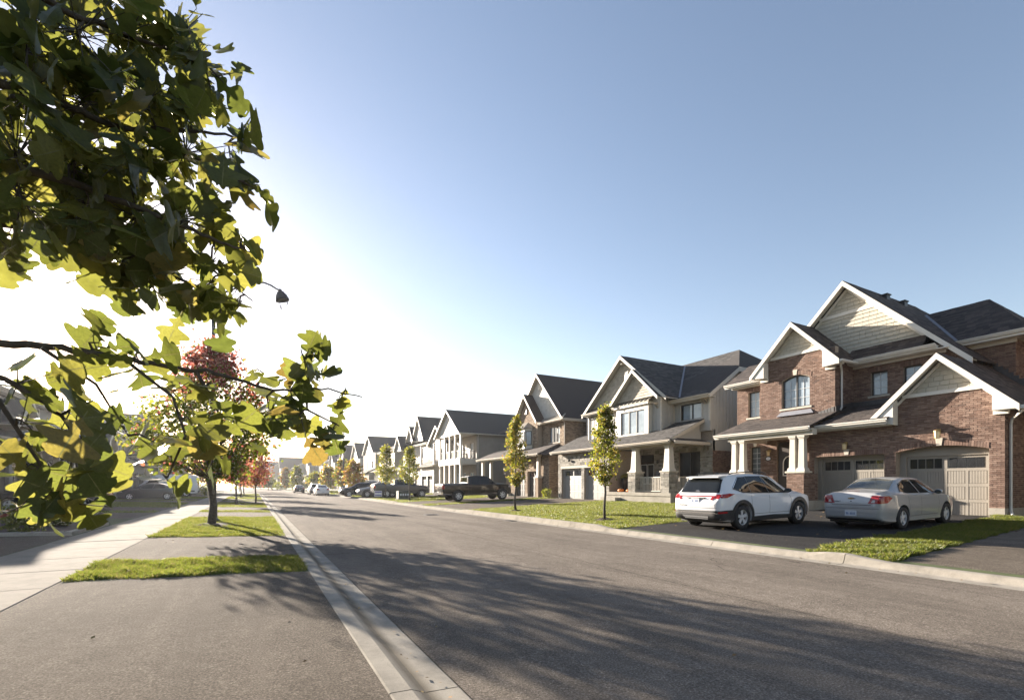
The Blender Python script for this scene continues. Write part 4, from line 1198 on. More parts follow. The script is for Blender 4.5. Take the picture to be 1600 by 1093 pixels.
# recessed right part and its roof
RW = (20.75, 5.62, 22.35, 6.62)
w = MB(); wall_boxes(w, 24.4, 20.1, 22.95, 4.8, 7.2, [RW], .22); wall_boxes(w, 20.1, 24.62, 35, .2, 7.2, [], .22, 'y'); w.prism([(24.4, 20.105, 7.2), (35, 20.105, 7.2), (31.5, 20.105, 9.2), (26.6, 20.105, 8.65)], (0, .2, 0)); w.box(34.8, 35, 20.3, 33, .2, 7.2); w.box(24.85, 35, 32.8, 33, 3.95, 7.2); rw = h.b(w, 'wall', 'siding_light')
battens(h, rw, 24.4, 20.12, 22.95, lambda y: 5.4, lambda y: 6.95, .3, 'siding_light', [(20.6, 5.5, 22.5, 6.75)])
side_battens(h, rw, 20.1, 24.5, 35, 4.2, lambda d: min(8.6, 7.0 + (d - 24.4) * .72), .3)
window(h, 24.4, 20.75, 22.35, 5.62, 6.62, 2, sill=False, trim='siding_light')
m = MB(); m.box(24.34, 24.42, 20.08, 20.2, 5.4, 6.95); h.b(m, 'corner_board', 'cream', rw)
h.pieces(cover((0, 20.1, 0), poly=[(24.6, .5), (31, .5), (31, 3.6), (24.6, 3.6)], rects=list(bricks(24.6, 31, .5, 3.6)), th=.012, jit=.005, **SIDE(-1)), 'bricks', 'brick', rw)
A = (23.85, 19.7, 6.95); B = (23.85, 23.4, 6.95); Ak = (26.5, 19.7, 8.8); AP = (29.5, 21.9, 10.78); RE = (29.5, 30, 10.78); BL = (23.85, 30, 6.95)
m = MB(); m.prism([A, (23.85, 27, 6.95), (29.5, 27, 10.78), AP, Ak], (0, 0, -.08)); m.prism([Ak, AP, (33, 19.7, 8.8)], (0, 0, -.08)); m.prism([(33, 19.7, 8.8), AP, RE, (35.3, 30, 6.9), (35.3, 19.7, 6.9)], (0, 0, -.08)); m.prism([RE, (29.5, 30, 10.78), (25, 33.3, 6.9), (35.3, 33.3, 6.9)], (0, 0, -.08)); ro = h.b(m, 'roof', 'roofbase')
shingle_plane(h, ro, [A, (23.85, 27, 6.95), (29.5, 27, 10.78), AP, Ak], 'shingle_grey')
m = MB(); m.box(23.83, 23.87, 19.7, 22.9, 6.74, 6.94); m.box(23.87, 24.4, 19.7, 22.9, 6.76, 6.8); m.prism([(23.85, 19.67, 6.93), (26.5, 19.67, 8.78), (26.5, 19.67, 8.52), (23.85, 19.67, 6.68)], (0, .04, 0)); m.box(26.5, 33, 19.66, 19.7, 8.5, 8.8); h.b(m, 'fascia', 'cream', ro)
g = MB(); gut(g, 23.83, 19.7, 22.85, 6.94); h.b(g, 'gutter', 'taupe', ro)
m = MB(); m.prism([(24.0, 22.06, 7.10), (24.0, 22.24, 7.12), (29.2, 26.5, 10.62), (29.2, 26.32, 10.6)], (0, 0, -.03)); h.b(m, 'valley_flashing', 'flash', ro)
brackets((20.5, 20.3), 24.4, 6.7)
downspout(h, [(23.8, 22.9, 6.85), (24.2, 23.0, 6.7), (24.33, 22.9, 6.5), (24.33, 22.9, 5.5)], 'taupe')

# ---- the tan brick and stone house
h = House('stone_house', 'tan brick house with steep white shingled gable and dark garage doors behind a slim tree', (22.5, 40, .4))
G1 = (36.95, .2, 38.9, 2.72); G2 = (39.35, .2, 41.3, 2.72)
w = MB(); wall_boxes(w, 22.5, 35.2, 42.2, .2, 4.05, [G1, G2], .28); wall_boxes(w, 35.2, 22.78, 34, .2, 4.05, [], .22, 'y'); gw = h.b(w, 'wall', 'mortar')
h.pieces(cover((22.5, 0, 0), poly=[(35.2, .7), (42.2, .7), (42.2, 4.0), (35.2, 4.0)], rects=list(bricks(35.2, 42.2, .4, 4.0, .24, .08)), holes=[G1, G2], th=.012, jit=.006, **FRONT), 'bricks', 'brick_tan', gw)
h.pieces(cover((0, 35.2, 0), poly=[(22.5, .7), (30, .7), (30, 7.2), (22.5, 7.2)], rects=list(bricks(22.5, 27, .4, 4.0, .24, .08)), th=.012, jit=.006, **SIDE(-1)), 'bricks', 'brick_tan', gw)
soldiers(h, gw, 22.5, 36.85, 41.4, 2.73, .22, mat='brick_tan')
for a, b in ((37.0, 38.85), (39.4, 41.25)): garage_door(h, 22.68, a, b, .4, 2.7, 'garage_dark', detail=False)
m = MB(); m.box(22.0, 22.4, 36.2, 36.65, .4, 2.1); h.b(m, 'pedestal', 'brick_tan', gw)
m = MB(); m.box(21.95, 22.45, 36.15, 36.7, 2.1, 2.2); h.b(m, 'pedestal_cap', 'precast', gw)
square_column(h, 22.2, 36.42, 2.2, 4.05, .3, .26, 'taupe')
for y in (45.6, 47.6): square_column(h, 22.0, y, .6, 4.0, .34, .28, 'taupe')
m = MB(); m.box(21.9, 22.3, 36.1, 48.0, 4.0, 4.18); h.b(m, 'porch_beam', 'cream')
m = MB(); m.box(22.2, 25, 42.2, 47.8, .2, .75); h.b(m, 'porch_slab', 'foundation')
for y in (38.0, 40.4): wall_lantern(h, 22.48, y, 3.25, 1.0)
w = MB(); wall_boxes(w, 25, 42.2, 48, .3, 7.0, [(43.4, 1.2, 44.8, 3.2), (46, .8, 47, 3.1)], .22); w.box(25.2, 35, 47.8, 48, .2, 7.0); w.box(34.8, 35, 35.4, 47.8, .2, 7.1); pw = h.b(w, 'wall', 'brick_tan')
window(h, 25, 43.4, 44.8, 1.2, 3.2, 2, pane='pane_dark')
m = MB(); m.box(25.08, 25.14, 46, 47, .8, 3.1); h.b(m, 'front_door', 'doorpaint')
shed_roof(h, 21.55, 4.22, 23.9, 4.22 + .42 * 2.35, 35.6, 48.4, trim='taupe')
m = MB(); m.prism([(21.55, 35.6, 4.2), (23.9, 35.6, 5.2), (23.9, 34.7, 4.35), (22.0, 34.7, 4.1)], (0, 0, -.06)); h.b(m, 'roof', 'shingle')
CW = (35.45, 5.3, 37.2, 6.7)
w = MB(); wall_boxes(w, 23.8, 34.7, 38.4, 4.2, 7.2, [CW], .22); wall_boxes(w, 34.7, 24.02, 34, 3.9, 7.2, [], .22, 'y'); w.box(23.3, 23.52, 38.4, 42.6, 4.4, 7.4); w.box(23.52, 25, 38.4, 38.6, 4.4, 7.3); uw = h.b(w, 'wall', 'mortar')
h.pieces(cover((23.8, 0, 0), poly=[(34.7, 4.8), (38.4, 4.8), (38.4, 7.1), (34.7, 7.1)], rects=list(bricks(34.7, 38.4, 4.8, 7.1, .24, .08)), holes=[CW], th=.012, jit=.006, **FRONT), 'bricks', 'brick_tan', uw)
h.pieces(cover((0, 34.7, 0), poly=[(23.8, 4.0), (30, 4.0), (30, 7.2), (23.8, 7.2)], rects=list(bricks(23.8, 30, 4.0, 7.2, .24, .08)), th=.012, jit=.006, **SIDE(-1)), 'bricks', 'brick_tan', uw)
h.pieces(cover((23.3, 0, 0), poly=[(38.4, 4.6), (42.6, 4.6), (42.6, 7.4), (38.4, 7.4)], rects=list(ashlar(38.4, 42.6, 4.6, 7.4)), th=.02, jit=.02, **FRONT), 'stones', 'brick_tan', uw)
window(h, 23.8, 35.45, 37.2, 5.3, 6.7, 3, frame='dframe')
m = MB()
P = [(22.75, 39.9), (22.75, 41.3), (23.32, 41.9), (23.32, 39.3)]
m.prism([(a, b, 4.9) for a, b in P], (0, 0, 1.95)); bx = h.b(m, 'bay_window', 'cream')
for (a, b, c, d) in ((22.75, 40.0, 22.75, 40.55), (22.75, 40.65, 22.75, 41.2), (22.83, 39.82, 23.24, 39.38)):
    m = MB(); n = Vector((d - b, -(c - a), 0)).normalized() * -.03
    if n.x > 0: n = -n
    m.prism([(a + n.x, b + n.y, 5.25), (c + n.x, d + n.y, 5.25), (c + n.x, d + n.y, 6.6), (a + n.x, b + n.y, 6.6)], tuple(-n * .9)); h.b(m, 'window_frame', 'dframe', bx)
    m = MB(); k = .12
    a2, b2, c2, d2 = a + (c - a) * k, b + (d - b) * k, c - (c - a) * k, d - (d - b) * k; n = n * 1.2
    m.prism([(a2 + n.x, b2 + n.y, 5.33), (c2 + n.x, d2 + n.y, 5.33), (c2 + n.x, d2 + n.y, 6.52), (a2 + n.x, b2 + n.y, 6.52)], tuple(-n * .5)); h.b(m, 'pane', 'pane', bx)
m = MB(); m.add([(22.55, 39.8, 6.86), (22.55, 41.4, 6.86), (23.32, 42.05, 6.86), (23.32, 39.15, 6.86), (23.3, 40.1, 7.5), (23.3, 41.1, 7.5)], [(0, 1, 5, 4), (0, 4, 3), (1, 2, 5), (0, 3, 2, 1)]); h.b(m, 'metal_roof', 'metalroof', bx)
m = MB(); m.box(23.2, 23.3, 40.3, 40.65, 8.3, 9.0); h.b(m, 'gable_vent', 'black')
ro = gable_roof(h, 22.95, 27, 40.5, 2.4, 10.2, 1.18, roofmat='shingle', trim='cream')
m = MB(); m.prism([(23.3, 38.45, 7.4), (23.3, 42.55, 7.4), (23.3, 40.5, 9.9)], (.2, 0, 0)); gf = h.b(m, 'gable_wall', 'mortar', uw)
h.pieces(cover((23.3, 0, 0), poly=[(38.45, 7.4), (42.55, 7.4), (40.5, 9.85)], rects=list(bricks(38.4, 42.6, 7.4, 9.9, .24, .08)), th=.012, jit=.006, **FRONT), 'bricks', 'brick_tan', gf)
ro = gable_roof(h, 23.6, 31.5, 39.2, 4.4, 12.0, 1.06, roofmat='shingle', trim='cream')
gable_face(h, 24.0, 39.2, 12.0, 1.06, 7.5, 'shake_white', False, (), .3, .2)
m = MB(); m.box(23.92, 24.0, 39.1, 39.45, 10.5, 11.0); h.b(m, 'gable_vent', 'white')
m = MB(); m.poly([(31.5, 39.2, 12.0), (35.3, 34.8, 7.3), (31.5, 34.8, 7.34)]); m.poly([(31.5, 39.2, 12.0), (35.3, 34.8, 7.3), (35.3, 43.6, 7.3)]); m.poly([(31.5, 39.2, 12), (35.3, 43.6, 7.3), (31.5, 43.6, 7.34)]); h.b(m, 'roof', 'shingle')
m = MB(); m.prism([(23.3, 34.4, 7.2), (23.3, 38.5, 7.2), (24.05, 38.5, 7.75), (24.05, 34.9, 7.75)], (0, 0, -.05)); h.b(m, 'metal_roof', 'metalroof', uw)
g = MB(); gut(g, 23.32, 34.4, 38.3, 7.2); g.box(23.32, 23.8, 34.5, 38.4, 7.02, 7.06); g.box(23.3, 34, 34.36, 34.42, 7.05, 7.25); g.box(23.3, 34, 34.4, 34.7, 7.03, 7.07); h.b(g, 'gutter', 'taupe')
m = MB(); m.prism([(24, 43.0, 7.2), (24, 48.3, 7.2), (29.5, 48.3, 10.4), (29.5, 43, 10.4)], (0, 0, -.08)); m.prism([(29.5, 43.0, 10.4), (29.5, 48.3, 10.4), (35.2, 48.3, 7.2), (35.2, 43, 7.2)], (0, 0, -.08)); h.b(m, 'roof', 'shingle')
downspout(h, [(23.3, 34.6, 7.1), (23.7, 34.66, 6.95), (23.72, 34.64, 6.6), (23.72, 34.64, 5.0)], 'taupe')

# ---- grey house with the two-storey porch
h = House('porch_house', 'grey sided house with a two-storey columned porch and railed balcony behind the black pickup', (21.5, 57, .4))
w = MB(); wins = [(54.0, 4.75, 55.0, 6.6), (56.2, 4.75, 57.4, 6.6), (58.6, 4.75, 59.6, 6.6), (54.0, 1.2, 55.2, 3.0), (56.4, .7, 57.4, 3.0), (58.6, 1.2, 59.8, 3.0)]
wall_boxes(w, 23.65, 53.1, 61, .2, 7.8, wins, .22); wall_boxes(w, 53.1, 23.87, 35, .2, 7.8, [], .22, 'y'); w.box(23.87, 35, 60.78, 61, .2, 7.8); w.box(34.8, 35, 53.3, 60.8, .2, 7.8); wo = h.b(w, 'wall', 'siding_grey')
lap_side(h, wo, 53.1, 23.9, 35, .6, 7.7, 'siding_grey', -1, .15)
for q in wins: window(h, 23.65, q[0], q[2], q[1], q[3], 1 if q[1] < 1 else 2, frame='wframe', sill=False)
m = MB(); m.box(21.6, 23.65, 53.15, 60.5, 4.0, 4.55); m.box(21.5, 21.6, 53.1, 60.5, 3.95, 4.65); m.box(21.6, 23.65, 53.1, 53.16, 3.95, 4.64); h.b(m, 'balcony_floor', 'cream')
m = MB(); m.box(21.5, 23.65, 53.1, 60.5, .1, .6); h.b(m, 'porch_slab', 'foundation')
for y in (53.3, 55.0, 56.8, 58.6, 60.3):
    square_column(h, 21.7, y, .6, 4.0, .30, .26, 'cream'); square_column(h, 21.7, y, 4.62, 7.55, .26, .22, 'cream')
for z0 in (4.62,): 
    railing(h, 21.7, 53.45, 21.7, 60.2, z0, z0 + 1.0, 'cream', .16); railing(h, 21.85, 53.25, 23.6, 53.25, z0, z0 + 1.0, 'black', .16)
m = MB(); m.box(21.5, 23.7, 53.05, 60.7, 7.55, 7.8); h.b(m, 'porch_beam', 'cream')
ro = gable_roof(h, 21.2, 35, 57.05, 4.4, 10.9, .74, roofmat='shingle_grey', trim='cream')
gable_face(h, 21.6, 57.05, 10.9, .74, 7.82, 'shake_white', False, (), .4, .2)
g = MB(); g.prism([(21.2, 52.66, 7.62), (21.2, 52.54, 7.62), (21.2, 52.56, 7.5), (21.2, 52.66, 7.5)], (13, 0, 0)); h.b(g, 'gutter', 'cream', ro)
downspout(h, [(23.8, 52.9, 7.5), (23.8, 53.02, 7.2), (23.8, 53.02, .7)], 'cream')
for k, (px_, py_) in enumerate(((22.6, 54.4),)):
    m = MB(); m.lathe([(.35, 4.56), (.35, 4.6)], (px_, py_, 0), n=12); m.lathe([(.03, 4.6), (.03, 5.2)], (px_, py_, 0), n=6); m.lathe([(.42, 5.2), (.42, 5.24)], (px_, py_, 0), n=16)
    tag(m.build('balcony_table', 'white'), 'small white round table on the balcony of the grey house', 'table')

def plain_house(name, label, y0, y1, d=22.0, sgn=1, ze=7.0, gables=(), main=None, wall='siding_grey', roof='shingle_grey', trim='cream', garage=(), porch=None, wins=(), front2=1.2, side=True, gface='siding_light', brick1=None, doormat='garage_dark', zg=.4, z1=4.1, balcony=None, depth=12, group='detached houses along the street'):
    """two storeys: garage and porch below a pent roof, upper wall set back, front gables over it"""
    x0 = float(cs((y0 + y1) / 2))
    h = House(name, label, (d, (y0 + y1) / 2, zg), x0, sgn, group)
    u = d + front2
    w = MB(); gh = [(a, zg - .3, b, zg + 2.35) for a, b in garage]
    g0, g1 = (min(a for a, b in garage) - .5, max(b for a, b in garage) + .5) if garage else (y0, y0)
    if garage: wall_boxes(w, d, g0, g1, zg - .3, z1 - .1, gh, .25); w.box(d + .25, u + 1, g0, g0 + .2, zg - .3, z1 - .1); w.box(d + .25, u + 1, g1 - .2, g1, zg - .3, z1 - .1)
    low = []
    if porch:
        pa, pb = porch
        low = [(pa + .6, zg + .5, pa + 1.6, zg + 2.6), (pb - 1.9, zg + 1.0, pb - .7, zg + 2.7)]
    wall_boxes(w, u, y0, y1, zg - .3, ze + .1, list(wins) + low, .22)
    w.box(u + .22, u + depth, y0, y0 + .2, zg - .3, ze + .1); w.box(u + .22, u + depth, y1 - .2, y1, zg - .3, ze + .1); w.box(u + depth - .2, u + depth, y0 + .2, y1 - .2, zg - .3, ze + .1)
    wo = h.b(w, 'wall', wall)
    if brick1 and garage:
        h.pieces(cover((d, 0, 0), poly=[(g0, zg), (g1, zg), (g1, z1 - .15), (g0, z1 - .15)], rects=list(ashlar(g0, g1, zg, z1 - .15)), holes=gh, th=.02, jit=.015, **FRONT), 'stones', brick1, wo)
    for a, b in garage: garage_door(h, d + .12, a, b, zg, zg + 2.35, doormat, lites=4, detail=False)
    for q in wins: window(h, u, q[0], q[2], q[1], q[3], 2 if q[2] - q[0] > 1 else 1, frame='wframe', sill=False, trim=trim if q[1] > 3 else None)
    if porch:
        pa, pb = porch
        m = MB(); m.box(u + .1, u + .16, low[0][0], low[0][2], low[0][1], low[0][3]); h.b(m, 'front_door', 'doorpaint')
        q = low[1]; window(h, u, q[0], q[2], q[1], q[3], 2, pane='pane_dark', sill=False)
        m = MB(); m.box(d + .1, u, pa, pb, zg - .3, zg + .35); h.b(m, 'porch_slab', 'foundation')
        for y in (pa + .25, (pa + pb) / 2, pb - .25): square_column(h, d + .3, y, zg + .35, z1 - .2, .34, .28, trim)
        m = MB(); m.box(d + .12, d + .48, pa, pb, z1 - .2, z1); h.b(m, 'porch_beam', trim)
        railing(h, d + .3, (pa + pb) / 2, d + .3, pb - .3, zg + .35, zg + 1.25, trim, .2)
    ya, yb = min([y0] + [g0] if garage else [y0]), y1
    if balcony:
        ba, bb = balcony
        m = MB(); m.box(d - .1, u, ba, bb, 4.0, 4.3); bo = h.b(m, 'balcony_floor', trim)
        for y in (ba + .15, bb - .15): square_column(h, d + .1, y, 4.3, ze - .1, .26, .22, trim)
        railing(h, d + .1, ba + .3, d + .1, bb - .3, 4.3, 5.3, trim, .2)
    shed_roof(h, d - .5, z1 + .05, u + .1, z1 + .05 + .45 * (front2 + .6), y0 - .2, y1 + .2, roofmat=roof, trim=trim)
    if main:
        yc, hw, zr = main; p = (zr - ze) / hw
        gable_roof(h, u - .4, u + depth + .3, yc, hw, zr, p, roofmat=roof, trim=trim)
        gable_face(h, u, yc, zr, p, ze + .05, gface, False, (), .5, .22)
    else:
        zr = ze + 3.3
        m = MB(); e = .4; md = u + depth / 2
        m.prism([(u - e, y0 - e, ze), (u - e, y1 + e, ze), (md, y1 + e, zr), (md, y0 - e, zr)], (0, 0, -.1)); m.prism([(u + depth + e, y0 - e, ze), (u + depth + e, y1 + e, ze), (md, y1 + e, zr), (md, y0 - e, zr)], (0, 0, -.1))
        ro = h.b(m, 'roof', roof)
        m = MB()
        for y in (y0, y1 - .2): m.prism([(u, y, ze), (u + depth, y, ze), (md, y, zr - .25)], (0, .2, 0))
        h.b(m, 'gable_wall', wall, wo)
        m = MB()
        for y in (y0 - e - .03, y1 + e):
            for q in (u - e, u + depth + e): m.prism([(q, y, ze - .01), (md, y, zr - .01), (md, y, zr - .26), (q, y, ze - .26)], (0, .03, 0))
        m.box(u - e - .03, u - e, y0 - e, y1 + e, ze - .24, ze - .02); m.box(u - e, u, y0 - e, y1 + e, ze - .24, ze - .2); h.b(m, 'fascia', trim, ro)
        g = MB(); gut(g, u - e - .03, y0 - e, y1 + e, ze - .02); h.b(g, 'gutter', trim, ro)
    for yc, hw, zr, dd, zlow in gables:
        p = (zr - zlow) / hw
        gable_roof(h, dd, u + 5, yc, hw, zr, p, roofmat=roof, trim=trim)
        gable_face(h, min(dd + .35, u + .3), yc, zr, p, zlow, gface, False, (), .5, .22)
    return h

W2 = lambda *ys: [(y, 5.0, y + 1.2, 6.5) for y in ys]
plain_house('balcony_house', 'pale house with a gabled balcony over two garage doors behind the grey pickup', 62.0, 69.2, 21.6, ze=7.2, main=(65.6, 3.9, 9.9), garage=((63.2, 65.4), (65.8, 68.0)), wins=W2(63.4, 66.4), wall='siding_light', balcony=(62.6, 68.6), front2=1.6)
plain_house('tall_gable_house', 'house with two steep gables and a small columned porch beyond the balcony house', 70.4, 84.5, 22.2, ze=7.9, gables=((73.5, 3.0, 12.2, 22.6, 8.3), (77.3, 2.0, 11.0, 22.4, 8.6), (81.6, 2.6, 9.8, 21.6, 7.2)), garage=((71.2, 73.4), (73.8, 76.0)), porch=(77, 84), wins=[(72.8, 5.4, 74, 7.2), (77, 5.4, 77.8, 7.0)] + W2(80.9), wall='siding_light')
plain_house('long_roof_house', 'taupe house with a long dark roof and paired garage beyond the two gables', 87, 98.5, 21.5, ze=7.9, garage=((88.5, 91), (91.4, 93.9)), porch=(94.3, 98.3), wins=W2(89.2, 95.6), wall='siding_taupe')
plain_house('small_gable_house', 'taupe house with a front gable and bay of paired windows in the middle distance', 100.5, 112, 21.5, ze=8.2, main=(106.3, 5.6, 12.0), garage=((101.2, 103.4), (103.8, 106)), porch=(106.6, 111.6), wins=W2(102.2, 107.8), wall='siding_taupe', brick1='stone')
specs = [
 ('cream_house', 'cream house with a columned porch and white gable beside the thin far lamp post', 115, 125, 'siding_light', (120, 4.9, 11.6)),
 ('brick_gable_house', 'brown house with a steep front gable half hidden by the orange maple', 127, 137, 'brick_tan', (132.5, 4.4, 12.0)),
 ('narrow_house', 'narrow taupe house with a small gable behind the yellow tree', 139, 147, 'siding_taupe', (143, 4.0, 11.2)),
 ('porch_row_house', 'pale house with a long dark porch roof near the bend', 150, 162, 'siding_light', None),
 ('grey_end_house', 'grey gabled house before the bend of the street', 165, 177, 'siding_grey', (171, 5.6, 12.2)),
 ('taupe_end_house', 'taupe house on the bend with a low dark roof', 181, 193, 'siding_taupe', None),
 ('far_end_house', 'far pale house past the bend of the street', 198, 211, 'siding_grey', (204, 6, 12.0)),
 ('farther_end_house', 'far grey house closing the view down the street', 216, 230, 'siding_taupe', None),
 ('last_end_house', 'most distant dark roofed house at the end of the street', 236, 250, 'siding_grey', (243, 6, 12))]
for nm, lb, a, b, wl, mn in specs:
    c = (a + b) / 2
    plain_house(nm, lb, a, b, 22, ze=7.6, main=mn, garage=((a + .8, a + 3.0), (a + 3.4, a + 5.6)), porch=(c + .6, b - .4), wins=W2(a + 1.6, c + 1.4), wall=wl)
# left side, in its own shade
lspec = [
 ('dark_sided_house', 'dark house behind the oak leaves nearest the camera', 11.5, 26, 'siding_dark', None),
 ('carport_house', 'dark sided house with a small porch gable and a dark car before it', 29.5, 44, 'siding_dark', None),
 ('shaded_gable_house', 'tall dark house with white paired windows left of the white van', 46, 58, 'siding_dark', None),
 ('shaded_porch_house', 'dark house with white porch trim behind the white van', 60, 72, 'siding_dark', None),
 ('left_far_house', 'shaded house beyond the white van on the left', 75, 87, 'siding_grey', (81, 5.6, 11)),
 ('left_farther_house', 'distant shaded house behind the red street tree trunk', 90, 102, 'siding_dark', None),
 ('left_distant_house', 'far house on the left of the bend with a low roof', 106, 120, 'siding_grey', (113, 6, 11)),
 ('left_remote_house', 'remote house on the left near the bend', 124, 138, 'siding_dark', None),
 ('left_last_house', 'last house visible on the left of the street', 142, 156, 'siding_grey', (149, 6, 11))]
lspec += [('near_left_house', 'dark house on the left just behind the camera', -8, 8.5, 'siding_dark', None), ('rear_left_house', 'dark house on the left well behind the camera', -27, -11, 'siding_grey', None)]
for nm, a, b, lb in (('neighbour_house', -9.5, 3.6, 'brown house next to the brick house, out of view on the right'), ('rear_right_house', -25.5, -12, 'brown house on the right behind the camera')):
    plain_house(nm, lb, a, b, 22, ze=7.2, garage=((a + .8, a + 3.2), (a + 3.6, a + 6.0)), porch=(a + 7, b - .4), wins=W2(a + 2, a + 8), wall='brick_tan')
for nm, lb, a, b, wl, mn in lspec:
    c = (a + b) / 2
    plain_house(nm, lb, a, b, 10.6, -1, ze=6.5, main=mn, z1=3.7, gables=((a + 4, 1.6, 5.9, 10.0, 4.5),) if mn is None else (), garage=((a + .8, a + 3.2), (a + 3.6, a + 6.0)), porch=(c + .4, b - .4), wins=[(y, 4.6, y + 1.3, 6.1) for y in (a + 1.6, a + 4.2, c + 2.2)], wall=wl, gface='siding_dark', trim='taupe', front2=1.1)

# ------------------------------------------------------------------ vehicles (local axes: x forward from the rear bumper, y left, z up)
def carpaint(name, col, metallic=0.0, rough=.32):
    m, nt, b = new_mat(name)
    f = noise(nt, 900, 2); r = ramp(nt, [(.35, tuple(c * .92 for c in col)), (.65, col)])
    nt.links.new(f, r.inputs[0]); nt.links.new(r.outputs[0], b.inputs['Base Color'])
    b.inputs['Metallic'].default_value = metallic; b.inputs['Roughness'].default_value = rough
    b.inputs['Specular IOR Level'].default_value = .15; b.inputs['Coat Weight'].default_value = .8; b.inputs['Coat Roughness'].default_value = .04
    return m
M['paint_white'] = carpaint('white_paint', (.74, .745, .76))
M['paint_silver'] = carpaint('silver_paint', (.42, .425, .43), .3, .38)
M['paint_black'] = carpaint('black_paint', (.006, .006, .006))
M['paint_grey'] = carpaint('grey_paint', (.075, .075, .08), .3)
M['paint_midgrey'] = carpaint('mid_grey_paint', (.20, .20, .205), .4)
M['paint_dark'] = carpaint('dark_blue_paint', (.03, .033, .042), .3)
M['plastic'] = pm('black_plastic', (.026, .026, .027), .55, .1, 30, bmp=.1, bscale=400)
M['rubber'] = pm('tyre_rubber', (.020, .020, .021), .8, .2, 20)
M['alloy'] = pm('alloy', (.66, .66, .66), .4, .05, 10, metallic=.25)
M['autoglass'] = glass_mat('car_glass', (.012, .014, .015), .02, .35)
M['autoglass_light'] = glass_mat('car_glass_light', (.05, .056, .055), .02, .8)
M['taillight'] = glass_mat('tail_light', (.30, .012, .014), .1, .6)
M['clearlight'] = glass_mat('clear_light', (.55, .50, .48), .1, .6)
M['chrome'] = pm('chrome', (.62, .62, .63), .15, .03, 10, metallic=.9)
M['plate'] = pm('licence_plate', (.62, .64, .68), .45, .05, 20)
M['plateblue'] = pm('plate_print', (.22, .28, .42), .5, .05, 20)

def pchip(x, xs, ys):
    xs = np.asarray(xs, float); ys = np.asarray(ys, float); hh = np.diff(xs); dl = np.diff(ys) / hh
    d = np.zeros(len(xs)); d[0] = dl[0]; d[-1] = dl[-1]
    for i in range(1, len(xs) - 1):
        if dl[i - 1] * dl[i] > 0:
            w1, w2 = 2 * hh[i] + hh[i - 1], hh[i] + 2 * hh[i - 1]
            d[i] = (w1 + w2) / (w1 / dl[i - 1] + w2 / dl[i])
    i = np.clip(np.searchsorted(xs, x) - 1, 0, len(xs) - 2); t = (x - xs[i]) / hh[i]
    return (ys[i] * (2 * t**3 - 3 * t**2 + 1) + hh[i] * d[i] * (t**3 - 2 * t**2 + t) + ys[i + 1] * (3 * t**2 - 2 * t**3) + hh[i] * d[i + 1] * (t**3 - t**2))
def crv(dct): k = sorted(dct); return lambda x: float(pchip(x, k, [dct[q] for q in k]))

